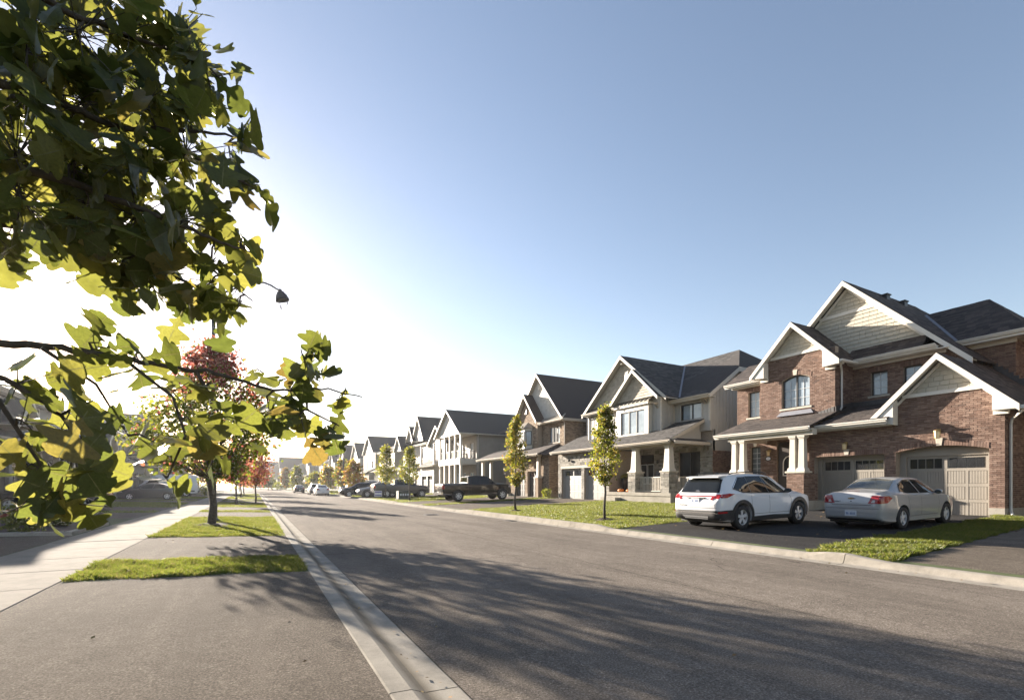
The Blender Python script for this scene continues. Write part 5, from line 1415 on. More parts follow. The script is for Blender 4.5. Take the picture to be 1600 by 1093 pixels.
class Car:
    def __init__(s, name, label, S, paint, glass='autoglass'):
        s.root = thing(name, label, 'car'); s.S = S; s.glass = glass
        top, sh, zb, ws, wt = (crv(S[k]) for k in ('top', 'sh', 'zb', 'ws', 'wt'))
        L = S['L']
        xs = sorted(set([0, .02, .05, .09, .14, .2, .28] + list(np.linspace(.36, L - .3, 44)) + [L - .22, L - .14, L - .08, L - .03, L] + S.get('extra', [])))
        V = []; ring = 0
        for x in xs:
            zt, zs, zl, w, wr = top(x), sh(x), zb(x), ws(x), wt(x)
            zs = min(zs, zt - .015); zte = max(zs + .008, zt - S.get('rl', .055))
            q = S.get('tuck', .055)
            key = [(0, zl), (w * .55, zl), (w - q, zl + .01), (w - q * .45, zl + .10), (w + .004, zl + (zs - zl) * .45), (w, zl + (zs - zl) * .72), (w - .018, zs - .02), (w - .035, zs + .006), (w + (wr - w) * .55, zs + (zte - zs) * .55), (wr, zte), (wr - .07, zt - .012), (wr * .5, zt), (0, zt + S.get('crown', .012))]
            key = [(max(0, a), b) for a, b in key]
            half = []
            for i in range(len(key) - 1):
                p0, p1, p2, p3 = key[max(0, i - 1)], key[i], key[i + 1], key[min(len(key) - 1, i + 2)]
                for t in (0, .5):
                    half.append(tuple(.5 * (2 * b + (c - a) * t + (2 * a - 5 * b + 4 * c - d) * t * t + (3 * b - a - 3 * c + d) * t**3) for a, b, c, d in zip(p0, p1, p2, p3)))
            half.append(key[-1])
            full = [(a, b) for a, b in half] + [(-a, b) for a, b in half[-2:0:-1]]
            ring = len(full)
            V += [(x, a, b) for a, b in full]
        F = [(i * ring + k, i * ring + (k + 1) % ring, (i + 1) * ring + (k + 1) % ring, (i + 1) * ring + k) for i in range(len(xs) - 1) for k in range(ring)]
        for e, rev in ((0, True), ((len(xs) - 1) * ring, False)):
            nh = len(half)
            # end caps as quad strips between the two halves
            idx = [e + k for k in range(ring)]
            for k in range(nh - 1):
                a, b = idx[k], idx[k + 1]; c, d = idx[(-(k + 1)) % ring], idx[(-k) % ring]
                f = [a, b, c, d]; f2 = []
                for q in f:
                    if q not in f2: f2.append(q)
                if len(f2) > 2: F.append(tuple(f2 if rev else f2[::-1]))
        m = MB(); m.add(V, F)
        me = m.mesh('car_body', [paint], None, True)
        bm = bmesh.new(); bm.from_mesh(me); bmesh.ops.recalc_face_normals(bm, faces=bm.faces); bm.to_mesh(me); 
        s.bvh = BVHTree.FromBMesh(bm); bm.free()
        body = bpy.data.objects.new('body', me); COL.objects.link(body)
        cutters = []
        for ax in S['axles']:
            for sy in (-1, 1):
                c = MB(); c.lathe([(S['r'] + .055, -.3), (S['r'] + .055, .3)], (ax, sy * (S['W'] / 2 - .08), S['r']), 'y', 40)
                cutters.append(c)
        for bx in S.get('cut', []):
            c = MB(); c.box(*bx); cutters.append(c)
        for c in cutters:
            cm = c.mesh('cut', ['plastic']); bmm = bmesh.new(); bmm.from_mesh(cm); bmesh.ops.recalc_face_normals(bmm, faces=bmm.faces); bmm.to_mesh(cm); bmm.free()
            co = bpy.data.objects.new('cutter', cm); COL.objects.link(co)
            md = body.modifiers.new('b', 'BOOLEAN'); md.operation = 'DIFFERENCE'; md.object = co; md.solver = 'FAST'; md.material_mode = 'TRANSFER'
            s.__dict__.setdefault('tmp', []).append(co)
        bpy.context.view_layer.update()
        dg = bpy.context.evaluated_depsgraph_get()
        nm = bpy.data.meshes.new_from_object(body.evaluated_get(dg))
        body.modifiers.clear(); body.data = nm
        for co in s.tmp: bpy.data.objects.remove(co)
        try:
            nm.set_sharp_from_angle(angle=RAD(38))
        except Exception: pass
        body.parent = s.root; s.body = body
        u = MB(); hw = S['W'] / 2 - .16
        u.box(.25, S['L'] - .3, -hw, hw, S['zb'][sorted(S['zb'])[2]] - .03, S['r'] + .30)
        o = u.build('underbody', 'plastic', s.root)
        for ax in S['axles']:
            for sy in (-1, 1): s.wheel(ax, sy)
    def wheel(s, ax, sy):
        S = s.S; r = S['r']; y0 = sy * (S['W'] / 2 - .115)
        e = bpy.data.objects.new('wheel', None); COL.objects.link(e); e.parent = s.root; e.location = (ax, y0, r); e.empty_display_size = .1
        t = MB(); w = .11; ri = r * S.get('rim', .70)
        t.lathe([(ri, -w), (r - .035, -w), (r - .01, -w * .8), (r, -w * .5), (r, w * .5), (r - .01, w * .8), (r - .035, w), (ri, w), (ri - .01, w * .5), (ri - .01, -w), (ri, -w)], (0, 0, 0), 'y', 32, caps=False)
        t.build('tyre', 'rubber', e, True).location = (0, 0, 0)
        f = MB(); yo = sy * w * .72
        f.lathe([(ri - .002, yo * .2), (ri - .004, yo * 1.15), (ri - .03, yo * 1.1), (ri - .035, yo * .3)], (0, 0, 0), 'y', 32, caps=False)
        n = S.get('spokes', 5)
        for k in range(n):
            a = 2 * math.pi * (k + .25) / n
            for off in S.get('split', (0,)):
                aa = a + off
                ca, sa = math.cos(aa), math.sin(aa); cb, sb = math.cos(a), math.sin(a)
                p = []
                for rr, hw2, c_, s_ in ((.03, .035, cb, sb), (ri - .02, .030 if len(S.get('split', (0,))) > 1 else .045, ca, sa)):
                    p += [(c_ * rr - s_ * hw2, s_ * rr + c_ * hw2), (c_ * rr + s_ * hw2, s_ * rr - c_ * hw2)]
                q = [p[0], p[2], p[3], p[1]]
                f.prism([(a_, yo * .95, b_) for a_, b_ in q], (0, -sy * .03, 0))
        f.lathe([(.055, yo * .6), (.055, yo * 1.05), (.03, yo * 1.1)], (0, 0, 0), 'y', 14)
        f.build('rim', 'alloy', e)
        d = MB(); d.lathe([(ri - .005, -sy * .02), (ri - .005, -sy * .01)], (0, 0, 0), 'y', 24); d.build('brake_disc', 'plastic', e)
    def patch(s, name, mat, cells, axis, sgn, off=.005, parent=None, smooth=True):
        """pieces that follow the body: 2D cells (polygons) cast onto the shell along an axis"""
        m = MB(); key = {}; V = []; F = []
        def cast(u, v):
            k = (round(u, 4), round(v, 4))
            if k in key: return key[k]
            if axis == 'y': o_, d_ = Vector((u, sgn * 3, v)), Vector((0, -sgn, 0))
            elif axis == 'x': o_, d_ = Vector((-3 if sgn < 0 else 9, u, v)), Vector((-sgn, 0, 0))
            else: o_, d_ = Vector((u, v, 5)), Vector((0, 0, -1))
            hit, nrm, _, _ = s.bvh.ray_cast(o_, d_)
            if hit is None: key[k] = None; return None
            if nrm.dot(d_) > 0: nrm = -nrm
            V.append(tuple(hit + nrm * off)); key[k] = len(V) - 1
            return key[k]
        for c in cells:
            ids = [cast(u, v) for u, v in c]
            if None in ids: continue
            F.append(ids)
        m.add(V, F)
        return m.build(name, mat, parent or s.root, smooth)
    @staticmethod
    def cells(poly, step=.06):
        if area2(poly) < 0: poly = poly[::-1]
        us = [p[0] for p in poly]; vs = [p[1] for p in poly]; out = []
        nu, nv = max(1, int((max(us) - min(us)) / step) + 1), max(1, int((max(vs) - min(vs)) / step) + 1)
        du, dv = (max(us) - min(us)) / nu, (max(vs) - min(vs)) / nv
        for i in range(nu):
            for j in range(nv):
                a, b = min(us) + du * i, min(vs) + dv * j
                c = clip2([(a, b), (a + du, b), (a + du, b + dv), (a, b + dv)], poly)
                if len(c) > 2 and abs(area2(c)) > 1e-6: out.append(c)
        return out
    @staticmethod
    def strip(pts, w, n=1):
        """band of width w (list or number) along a polyline"""
        out = []; P = [Vector((a, b)) for a, b in pts]; nn = []
        for i in range(len(P)):
            t = (P[min(i + 1, len(P) - 1)] - P[max(i - 1, 0)]).normalized(); nn.append(Vector((-t.y, t.x)))
        for i in range(len(P) - 1):
            a, b = P[i], P[i + 1]; k = max(1, int((b - a).length / .07))
            for j in range(k):
                p, q = a.lerp(b, j / k), a.lerp(b, (j + 1) / k); n0, n1 = nn[i].lerp(nn[i + 1], j / k) * w / 2, nn[i].lerp(nn[i + 1], (j + 1) / k) * w / 2
                out.append([tuple(p - n0), tuple(q - n1), tuple(q + n1), tuple(p + n0)])
        return out
    def arches(s, width=.075, name='wheel_arch', mat='plastic'):
        for ax in s.S['axles']:
            r0 = s.S['r'] + .055
            for sgn in (-1, 1):
                c = []; n = 26; a0, a1 = RAD(-18), RAD(198)
                for i in range(n):
                    p = []
                    for (k, rr) in ((i, r0), (i + 1, r0), (i + 1, r0 + width), (i, r0 + width)):
                        a = a0 + (a1 - a0) * k / n; p.append((ax + rr * math.cos(a), s.S['r'] + rr * math.sin(a)))
                    c.append(p)
                s.patch(name, mat, c, 'y', sgn, .014)
    def seams(s, lines, z=False):
        for sgn in (-1, 1):
            c = [q for l in lines for q in s.strip(l, .010)]
            s.patch('panel_gap', 'plastic', c, 'y', sgn, .003)
    def windows(s, polys, mat=None):
        for sgn in (-1, 1):
            for p in polys: s.patch('side_window', mat or s.glass, s.cells(p), 'y', sgn, .006)
    def mirror(s, x, z, mat):
        for sgn in (-1, 1):
            w = s.S['W'] / 2
            m = MB(); m.lathe([(.02, -.06), (.085, -.05), (.10, .0), (.085, .06), (.02, .075)], (x, sgn * (w + .08), z), 'x', 14, sq=(1.05, .72)); m.tube([(x + .02, sgn * (w - .14), z - .05), (x + .02, sgn * (w + .02), z - .02)], .025, 6)
            o = m.build('wing_mirror', mat, s.root, True)
            g = MB(); g.lathe([(.001, -.062), (.078, -.056)], (x, sgn * (w + .08), z), 'x', 14, sq=(1.05, .72)); g.build('mirror_glass', 'autoglass_light', o)
    def handles(s, pts, mat):
        for sgn in (-1, 1):
            for x, z in pts: s.patch('door_handle', mat, s.cells([(x - .09, z - .018), (x + .09, z - .012), (x + .09, z + .018), (x - .09, z + .014)], .05), 'y', sgn, .028)
    def plate(s, z, w=.30, h_=.155, tilt=0, y=0):
        hit, n, _, _ = s.bvh.ray_cast(Vector((-3, y, z)), Vector((1, 0, 0)))
        x = hit.x - .018
        m = MB(); m.box(x, x + .03, y - w / 2, y + w / 2, z - h_ / 2, z + h_ / 2); o = m.build('licence_plate', 'plate', s.root)
        m = MB()
        for i in range(7):
            if i == 4: continue
            a = y - w * .38 + i * w * .115; m.box(x - .003, x, a, a + w * .075, z - h_ * .22, z + h_ * .2)
        m.build('plate_print', 'plateblue', o)
    def place(s, x, y, z, heading):
        s.root.location = (x, y, z); s.root.rotation_euler = (0, -RAD(1.4) if abs(math.cos(heading)) > .9 and math.cos(heading) > 0 else 0, heading)
        return s
    def lettering(s, text, y, z, size, mat, sgn=-1):
        cu = bpy.data.curves.new('lettering', 'FONT'); cu.body = text; cu.size = size; cu.extrude = .002; cu.resolution_u = 1
        to = bpy.data.objects.new('lettering', cu); COL.objects.link(to); bpy.context.view_layer.update()
        me = bpy.data.meshes.new_from_object(to.evaluated_get(bpy.context.evaluated_depsgraph_get())); bpy.data.objects.remove(to)
        o = bpy.data.objects.new('lettering', me); COL.objects.link(o); o.parent = s.root; me.materials.clear(); me.materials.append(M[mat])
        hit, n, _, _ = s.bvh.ray_cast(Vector((-3, y, z)), Vector((1, 0, 0)))
        # text reads from the rear: its x runs towards -y, its y runs up
        o.matrix_local = Matrix(((0, 0, -1, hit.x - .008), (-1, 0, 0, y), (0, 1, 0, z), (0, 0, 0, 1)))

def tree_keys(d, k): return {a: b for a, b in d.items()}

SUV = dict(L=4.63, W=1.865, r=.36, axles=(.95, 3.705), rim=.66, spokes=5, split=(-.13, .13),
    top={0: .80, .05: .95, .11: 1.06, .20: 1.17, .42: 1.50, .50: 1.575, .62: 1.60, 1.0: 1.635, 1.6: 1.652, 2.2: 1.63, 2.7: 1.555, 3.15: 1.30, 3.5: 1.115, 3.9: 1.05, 4.35: .95, 4.55: .83, 4.63: .68},
    sh={0: .76, .05: .90, .11: 1.0, .2: 1.04, .5: 1.08, 1.5: 1.05, 2.7: 1.01, 3.5: .985, 3.9: .96, 4.35: .87, 4.55: .77, 4.63: .62},
    zb={0: .40, .1: .31, .5: .24, 4.0: .22, 4.45: .26, 4.63: .36}, ws={0: .68, .03: .78, .10: .855, .3: .905, .9: .93, 3.7: .93, 4.2: .89, 4.5: .76, 4.63: .55},
    wt={0: .60, .11: .72, .25: .70, .5: .63, 1.0: .64, 2.7: .61, 3.2: .68, 3.6: .74, 4.1: .74, 4.45: .66, 4.63: .42}, rl=.06, extra=[.16, .24, .32])
def make_suv(name, label, paint, detail=True, clad=True):
    c = Car(name, label, SUV, paint)
    c.windows([[(.66, 1.225), (1.02, 1.095), (1.37, 1.075), (1.37, 1.55), (1.05, 1.54)], [(1.385, 1.075), (2.205, 1.058), (2.13, 1.565), (1.385, 1.56)], [(2.22, 1.057), (3.13, 1.045), (3.02, 1.13), (2.62, 1.51), (2.145, 1.565)]])
    for sgn in (-1, 1):
        c.patch('window_trim', 'plastic', c.strip([(.62, 1.215), (1.0, 1.09), (1.4, 1.068), (2.2, 1.05), (3.16, 1.035)], .03), 'y', sgn, .009)
        c.patch('window_trim', 'chrome', c.strip([(.62, 1.235), (1.04, 1.555), (1.4, 1.575), (2.16, 1.575), (2.64, 1.515), (3.16, 1.07)], .018), 'y', sgn, .009)
        if clad:
            c.patch('sill_cladding', 'plastic', c.cells([(1.34, .25), (3.32, .25), (3.30, .40), (2.4, .385), (1.36, .43)]), 'y', sgn, .016)
            c.patch('bumper_cladding', 'plastic', c.cells([(.03, .33), (.56, .28), (.55, .60), (.25, .60), (.03, .585)], .05), 'y', sgn, .016)
            c.patch('side_reflector', 'taillight', c.cells([(.04, .50), (.30, .52), (.26, .56), (.04, .555)], .05), 'y', sgn, .020)
        c.patch('tail_lamp', 'taillight', c.cells([(.07, .95), (.30, .955), (.62, 1.06), (.40, 1.075), (.07, 1.04)], .04), 'y', sgn, .012)
        rr = MB(); rr.tube([(.75, sgn * .60, 1.635), (.9, sgn * .615, 1.675), (1.6, sgn * .62, 1.70), (2.3, sgn * .61, 1.675), (2.5, sgn * .60, 1.625)], .018, 6); rr.build('roof_rail', 'plastic', c.root, True)
        c.patch('head_lamp', 'clearlight', c.cells([(4.28, .80), (4.55, .74), (4.5, .82), (4.3, .88)], .05), 'y', sgn, .01)
    if clad: c.arches(.105)
    else: c.arches(.03)
    c.patch('rear_window', c.glass, c.cells([(-.72, 1.10), (.72, 1.10), (.63, 1.49), (.3, 1.53), (-.3, 1.53), (-.63, 1.49)], .06), 'x', -1, .008)
    c.patch('windscreen', c.glass, c.cells([(2.78, -.56), (3.42, -.66), (3.46, 0), (3.42, .66), (2.78, .56), (2.74, 0)], .08), 'z', 1, .008)
    m = MB(); m.prism([(.30, -.60, 1.575), (.50, -.63, 1.60), (.62, -.63, 1.605), (.62, .63, 1.605), (.50, .63, 1.60), (.30, .60, 1.575)], (0, 0, -.03)); m.build('roof_spoiler', paint, c.root)
    m = MB(); m.prism([(.9, -.012, 1.64), (1.06, -.02, 1.648), (1.06, .02, 1.648), (.92, .012, 1.69)], (0, 0, .02)); m.build('roof_antenna', 'plastic', c.root)
    c.patch('light_bar', 'taillight', c.cells([(-.80, .985), (.80, .985), (.80, 1.015), (-.80, 1.015)], .08), 'x', -1, .010)
    for sgn in (-1, 1):
        c.patch('tail_lamp', 'taillight', c.cells([(sgn * .52, .90), (sgn * .60, .885), (sgn * .70, 1.0), (sgn * .58, 1.0)], .05), 'x', -1, .012)
        c.patch('tail_lamp', 'taillight', c.cells([(sgn * .66, .93), (sgn * .80, .93), (sgn * .86, 1.02), (sgn * .76, 1.02)], .05), 'x', -1, .012)
    c.patch('bumper_cladding', 'plastic', c.cells([(-.86, .31), (.86, .31), (.90, .585), (-.90, .585)], .06), 'x', -1, .016)
    c.patch('skid_plate', 'chrome', c.cells([(-.80, .50), (.80, .50), (.70, .53), (-.70, .53)], .08), 'x', -1, .024)
    c.patch('skid_plate', 'alloy', c.cells([(-.42, .34), (.42, .34), (.48, .42), (-.48, .42)], .08), 'x', -1, .022)
    c.seams([[(2.2, .44), (2.2, 1.05)], [(1.36, .62), (1.36, 1.06)], [(3.26, .45), (3.30, .8), (3.18, 1.02)], [(1.36, .44), (3.26, .44)]])
    c.patch('panel_gap', 'plastic', c.strip([(-.74, .66), (.74, .66)], .012), 'x', -1, .003)
    c.patch('panel_gap', 'plastic', c.strip([(-.70, .66), (-.70, .92)], .012) + c.strip([(.70, .66), (.70, .92)], .012), 'x', -1, .003)
    c.mirror(2.98, 1.10, 'plastic'); c.handles([(2.36, .90), (1.55, .93)], paint)
    if detail:
        c.plate(.86)
        c.lettering('TUCSON', .62, .70, .075, 'chrome')
        # oval badge with a slanted H on the foot of the rear glass
        hit, n, _, _ = c.bvh.ray_cast(Vector((-3, 0, 1.13)), Vector((1, 0, 0)))
        m = MB(); pts = [(hit.x - .02, .075 * math.cos(a), 1.13 + .042 * math.sin(a)) for a in np.linspace(0, 2 * math.pi, 21)]
        m.tube(pts, .007, 6); m.tube([(hit.x - .02, .045, 1.105), (hit.x - .02, .028, 1.158)], .007, 6); m.tube([(hit.x - .02, -.028, 1.102), (hit.x - .02, -.045, 1.155)], .007, 6); m.tube([(hit.x - .02, .036, 1.128), (hit.x - .02, -.036, 1.132)], .007, 6)
        m.build('badge', 'chrome', c.root)
        m = MB(); m.box(.0, .06, -.34, .34, .94, .965); m.build('hatch_grip', 'plastic', c.root)
    return c

SEDAN = dict(L=4.58, W=1.72, r=.315, axles=(1.0, 3.62), rim=.68, spokes=5,
    top={0: .70, .03: .84, .06: .975, .10: 1.04, .3: 1.06, .62: 1.08, .78: 1.11, 1.15: 1.30, 1.45: 1.405, 1.8: 1.44, 2.2: 1.44, 2.6: 1.385, 3.0: 1.20, 3.35: 1.02, 3.8: .94, 4.25: .83, 4.5: .68, 4.58: .55},
    sh={0: .66, .03: .79, .06: .92, .10: .965, .3: .965, .8: .965, 2: .94, 3.2: .91, 3.8: .86, 4.25: .76, 4.5: .62, 4.58: .50},
    zb={0: .34, .1: .26, .5: .20, 4.0: .18, 4.4: .20, 4.58: .28}, ws={0: .62, .03: .70, .09: .76, .25: .815, .9: .855, 3.6: .855, 4.1: .81, 4.4: .69, 4.58: .46},
    wt={0: .52, .1: .64, .4: .66, .8: .63, 1.3: .56, 2.2: .56, 2.7: .57, 3.3: .68, 3.8: .68, 4.3: .58, 4.58: .36}, rl=.05, crown=.02)
def make_sedan(name, label, paint, detail=True):
    c = Car(name, label, SEDAN, paint)
    c.windows([[(1.05, 1.05), (1.30, .995), (2.0, .985), (1.86, 1.36), (1.58, 1.355), (1.25, 1.24)], [(2.06, .985), (3.02, .97), (2.92, 1.06), (2.50, 1.32), (1.93, 1.365)]])
    for sgn in (-1, 1):
        c.patch('tail_lamp', 'taillight', c.cells([(.05, .745), (.22, .76), (.44, .885), (.30, .945), (.06, .945)], .04), 'y', sgn, .010)
        c.patch('tail_lamp', 'taillight', c.cells([(sgn * .43, .74), (sgn * .74, .74), (sgn * .77, .95), (sgn * .52, .965)], .05), 'x', -1, .010)
        c.patch('reverse_lamp', 'clearlight', c.cells([(sgn * .51, .765), (sgn * .60, .765), (sgn * .60, .83), (sgn * .55, .84)], .05), 'x', -1, .016)
        c.patch('side_moulding', paint, c.strip([(1.45, .60), (2.3, .60), (3.15, .585)], .05), 'y', sgn, .014)
        c.patch('head_lamp', 'clearlight', c.cells([(4.1, .68), (4.45, .62), (4.4, .70), (4.15, .78)], .05), 'y', sgn, .01)
    c.patch('fuel_door', paint, c.strip([(.60, .80), (.72, .80), (.72, .90), (.60, .90), (.60, .80)], .006), 'y', -1, .004)
    c.patch('rear_window', 'autoglass_light', c.cells([(.80, -.57), (.76, 0), (.80, .57), (1.36, .47), (1.40, 0), (1.36, -.47)], .07), 'z', 1, .008)
    c.patch('windscreen', c.glass, c.cells([(2.66, -.50), (3.30, -.62), (3.36, 0), (3.30, .62), (2.66, .50), (2.62, 0)], .08), 'z', 1, .008)
    c.seams([[(2.03, .36), (2.04, .97)], [(1.36, .52), (1.28, .97)], [(3.06, .36), (3.14, .7), (3.08, .96)], [(1.40, .35), (3.06, .35)]])
    for sgn in (-1, 1):
        for p in ([(1.00, 1.035), (1.24, 1.25), (1.58, 1.365), (1.94, 1.375), (2.5, 1.33), (2.96, 1.06), (3.06, .965)],): c.patch('window_trim', 'plastic', c.strip(p, .014), 'y', sgn, .008)
    c.patch('panel_gap', 'plastic', c.strip([(-.60, .93), (-.50, .70), (.50, .70), (.60, .93)], .012), 'x', -1, .004)
    c.patch('panel_gap', 'plastic', c.strip([(-.74, .60), (.74, .60)], .008), 'x', -1, .004)
    c.patch('bumper_shadow', 'plastic', c.cells([(-.70, .265), (.70, .265), (.72, .31), (-.72, .31)], .08), 'x', -1, .006)
    c.patch('brake_lamp', 'taillight', c.cells([(.17, -.15), (.21, -.15), (.21, .15), (.17, .15)], .05), 'z', 1, .008)
    c.mirror(2.86, 1.0, paint); c.handles([(2.20, .83), (1.48, .85)], paint)
    m = MB(); m.tube([(1.35, 0, 1.40), (1.20, 0, 1.78)], .004, 4); m.build('antenna', 'plastic', c.root)
    if detail:
        c.plate(.46)
        c.lettering('COBALT', .50, .77, .06, 'plastic')
        hit, n, _, _ = c.bvh.ray_cast(Vector((-3, 0, .88)), Vector((1, 0, 0)))
        m = MB(); xx = hit.x - .018
        m.prism([(xx, .085, .868), (xx, .03, .868), (xx, .03, .855), (xx, -.02, .855), (xx, -.02, .868), (xx, -.075, .868), (xx, -.085, .893), (xx, -.03, .893), (xx, -.03, .906), (xx, .02, .906), (xx, .02, .893), (xx, .075, .893)], (.014, 0, 0)); m.build('badge', 'brass', c.root)
        m = MB(); m.lathe([(.016, -.01), (.016, .02)], (hit.x - .01, 0, .80), 'x', 10); m.build('boot_lock', 'plastic', c.root)
    return c

PICK = dict(L=5.9, W=2.03, r=.42, axles=(1.25, 5.0), rim=.62, spokes=6,
    top={0: 1.10, .03: 1.30, .06: 1.38, .5: 1.39, 2.0: 1.39, 2.10: 1.41, 2.14: 1.86, 2.5: 1.94, 3.3: 1.95, 3.8: 1.88, 4.3: 1.50, 4.5: 1.36, 5.2: 1.30, 5.7: 1.22, 5.85: 1.10, 5.9: .95},
    sh={0: 1.05, .06: 1.30, .5: 1.32, 2: 1.32, 2.2: 1.31, 4.3: 1.27, 5.2: 1.20, 5.7: 1.08, 5.9: .85}, zb={0: .62, .1: .52, .6: .46, 5.2: .42, 5.7: .45, 5.9: .55},
    ws={0: .90, .04: .97, .2: 1.0, 2: 1.0, 5.2: 1.0, 5.6: .97, 5.8: .90, 5.9: .78}, wt={0: .88, .1: .96, 2.0: .96, 2.2: .76, 3.5: .74, 4.3: .84, 5.0: .90, 5.6: .86, 5.9: .7}, rl=.05, tuck=.03,
    cut=[(.14, 2.0, -.80, .80, .95, 1.8)], extra=[2.05, 2.1, 2.12, 2.14, 2.18])
def make_pickup(name, label, paint):
    c = Car(name, label, PICK, paint)
    c.root['category'] = 'pickup truck'
    c.windows([[(2.36, 1.36), (3.06, 1.35), (3.06, 1.83), (2.40, 1.82)], [(3.14, 1.35), (4.20, 1.34), (4.15, 1.40), (3.72, 1.80), (3.14, 1.84)]])
    c.patch('windscreen', c.glass, c.cells([(3.84, -.68), (4.34, -.80), (4.36, 0), (4.34, .80), (3.84, .68), (3.82, 0)], .08), 'z', 1, .008)
    c.arches(.05)
    for sgn in (-1, 1):
        c.patch('tail_lamp', 'taillight', c.cells([(sgn * .84, .98), (sgn * .95, .98), (sgn * .95, 1.28), (sgn * .84, 1.28)], .05), 'x', -1, .012)
        c.patch('tail_lamp', 'taillight', c.cells([(.03, .98), (.14, .98), (.14, 1.28), (.05, 1.28)], .05), 'y', sgn, .012)
        c.patch('head_lamp', 'clearlight', c.cells([(5.55, 1.0), (5.80, 1.0), (5.80, 1.1), (5.6, 1.14)], .05), 'y', sgn, .01)
        c.patch('running_board', 'plastic', c.cells([(1.9, .48), (4.4, .46), (4.4, .54), (1.9, .56)], .1), 'y', sgn, .06)
    c.seams([[(2.3, .55), (2.3, 1.34)], [(3.1, .55), (3.1, 1.34)], [(4.28, .55), (4.26, 1.3)], [(2.08, .5), (2.08, 1.3)]])
    m = MB(); m.box(-.12, .06, -.92, .92, .58, .74); m.build('rear_bumper', 'chrome', c.root)
    c.patch('panel_gap', 'plastic', c.strip([(-.82, .82), (-.82, 1.3)], .014) + c.strip([(.82, .82), (.82, 1.3)], .014), 'x', -1, .004)
    m = MB(); m.box(-.02, .0, -.2, .2, 1.12, 1.17); m.build('tailgate_handle', 'plastic', c.root)
    c.patch('rear_window', c.glass, c.cells([(-.62, 1.48), (.62, 1.48), (.58, 1.82), (-.58, 1.82)], .08), 'x', -1, .01)
    c.mirror(4.1, 1.42, 'plastic'); c.handles([(2.5, 1.18), (3.3, 1.18)], paint); c.plate(.66)
    return c

VAN = dict(L=5.9, W=2.0, r=.36, axles=(1.1, 4.75), rim=.62, spokes=6,
    top={0: 2.05, .04: 2.25, .15: 2.34, 1: 2.36, 3.8: 2.34, 4.3: 2.22, 4.8: 1.75, 5.1: 1.42, 5.5: 1.25, 5.8: 1.05, 5.9: .85}, sh={0: 1.2, 1: 1.25, 4: 1.25, 5.0: 1.15, 5.6: .98, 5.9: .75}, zb={0: .45, .2: .36, 1: .32, 5.2: .3, 5.9: .4},
    ws={0: .92, .05: .97, .3: .99, 5: .99, 5.5: .92, 5.9: .7}, wt={0: .86, .1: .90, 3.8: .88, 4.5: .84, 5.2: .84, 5.6: .76, 5.9: .5}, rl=.12)
def make_van(name, label, paint):
    c = Car(name, label, VAN, paint); c.root['category'] = 'van'
    c.windows([[(3.55, 1.32), (4.75, 1.30), (4.70, 1.42), (4.25, 2.0), (3.6, 2.05)]])
    c.patch('windscreen', c.glass, c.cells([(4.32, -.72), (5.04, -.80), (5.08, 0), (5.04, .80), (4.32, .72), (4.3, 0)], .1), 'z', 1, .008)
    for sgn in (-1, 1):
        c.patch('tail_lamp', 'taillight', c.cells([(sgn * .82, .95), (sgn * .92, .95), (sgn * .92, 1.5), (sgn * .82, 1.5)], .08), 'x', -1, .012)
        c.patch('rear_window', c.glass, c.cells([(sgn * .08, 1.35), (sgn * .74, 1.35), (sgn * .70, 2.0), (sgn * .08, 2.0)], .1), 'x', -1, .008)
        c.patch('side_moulding', 'plastic', c.strip([(.3, .62), (4.3, .62)], .12), 'y', sgn, .012)
    c.seams([[(3.45, .5), (3.45, 2.1)], [(4.75, .6), (4.7, 1.3)], [(2.1, .5), (2.1, 2.1)], [(.5, 1.3), (3.4, 1.3)]])
    m = MB(); m.box(-.06, .08, -.93, .93, .46, .62); m.build('rear_bumper', 'plastic', c.root)
    c.mirror(4.6, 1.5, 'plastic'); c.plate(.8)
    return c

def recolour(root, paint, old):
    for o in [root] + list(root.children_recursive):
        for sl in o.material_slots:
            if sl.material and sl.material.name == M[old].name:
                sl.link = 'OBJECT'; sl.material = M[paint]
def car_copy(src, label, x, y, z, heading, paint=None, old=None, name=None):
    r = copy_tree(src.root); r['label'] = label; r.location = (x, y, z); r.rotation_euler = (0, 0, heading)
    if name: r.name = name
    if paint: recolour(r, paint, old)
    return r

suv = make_suv('crossover', 'white crossover with black lower cladding parked nose in on the dark driveway', 'paint_white').place(11.80, 10.26, float(hz(12.67)) + .008 - .02, 0)
sed = make_sedan('sedan', 'silver sedan parked nose in before the right garage door', 'paint_silver').place(15.0, 7.56, float(hz(16)) + .008 - .03, 0)
pk = make_pickup('pickup', 'black pickup truck parked nose in on a driveway behind a grass strip', 'paint_black').place(12.55, 35.3, .20, 0)
p2 = car_copy(pk, 'dark grey pickup truck behind the utility box and slim trees', 10.9, 51.0, .16, 0, 'paint_grey', 'paint_black')
s2 = car_copy(suv, 'grey crossover facing the road beside the grey pickup', 14.6, 54.4, .14, RAD(180), 'paint_midgrey', 'paint_white')
car_copy(sed, 'white sedan nearest of the three cars along the far right kerb', 8.35, 69.5, .04, RAD(90), 'paint_white', 'paint_silver')
car_copy(suv, 'silver crossover parked at the far right kerb ahead of the white sedan', 8.2, 75.5, .04, RAD(90), 'paint_silver', 'paint_white')
car_copy(sed, 'dark sedan with a bright roof furthest along the right kerb', 7.3, 93, .05, RAD(90), 'paint_dark', 'paint_silver')
car_copy(pk, 'white pickup truck on a driveway behind the orange maple', 10.8, 66, .15, 0, 'paint_white', 'paint_black')
car_copy(sed, 'dark sedan under the oak leaves with its red tail lamp to the street', -6.6, 32.4, .24, RAD(180), 'paint_dark', 'paint_silver')
car_copy(sed, 'dark grey sedan on the driveway in front of the white van', -5.6, 52.2, .2, RAD(180), 'paint_grey', 'paint_silver')
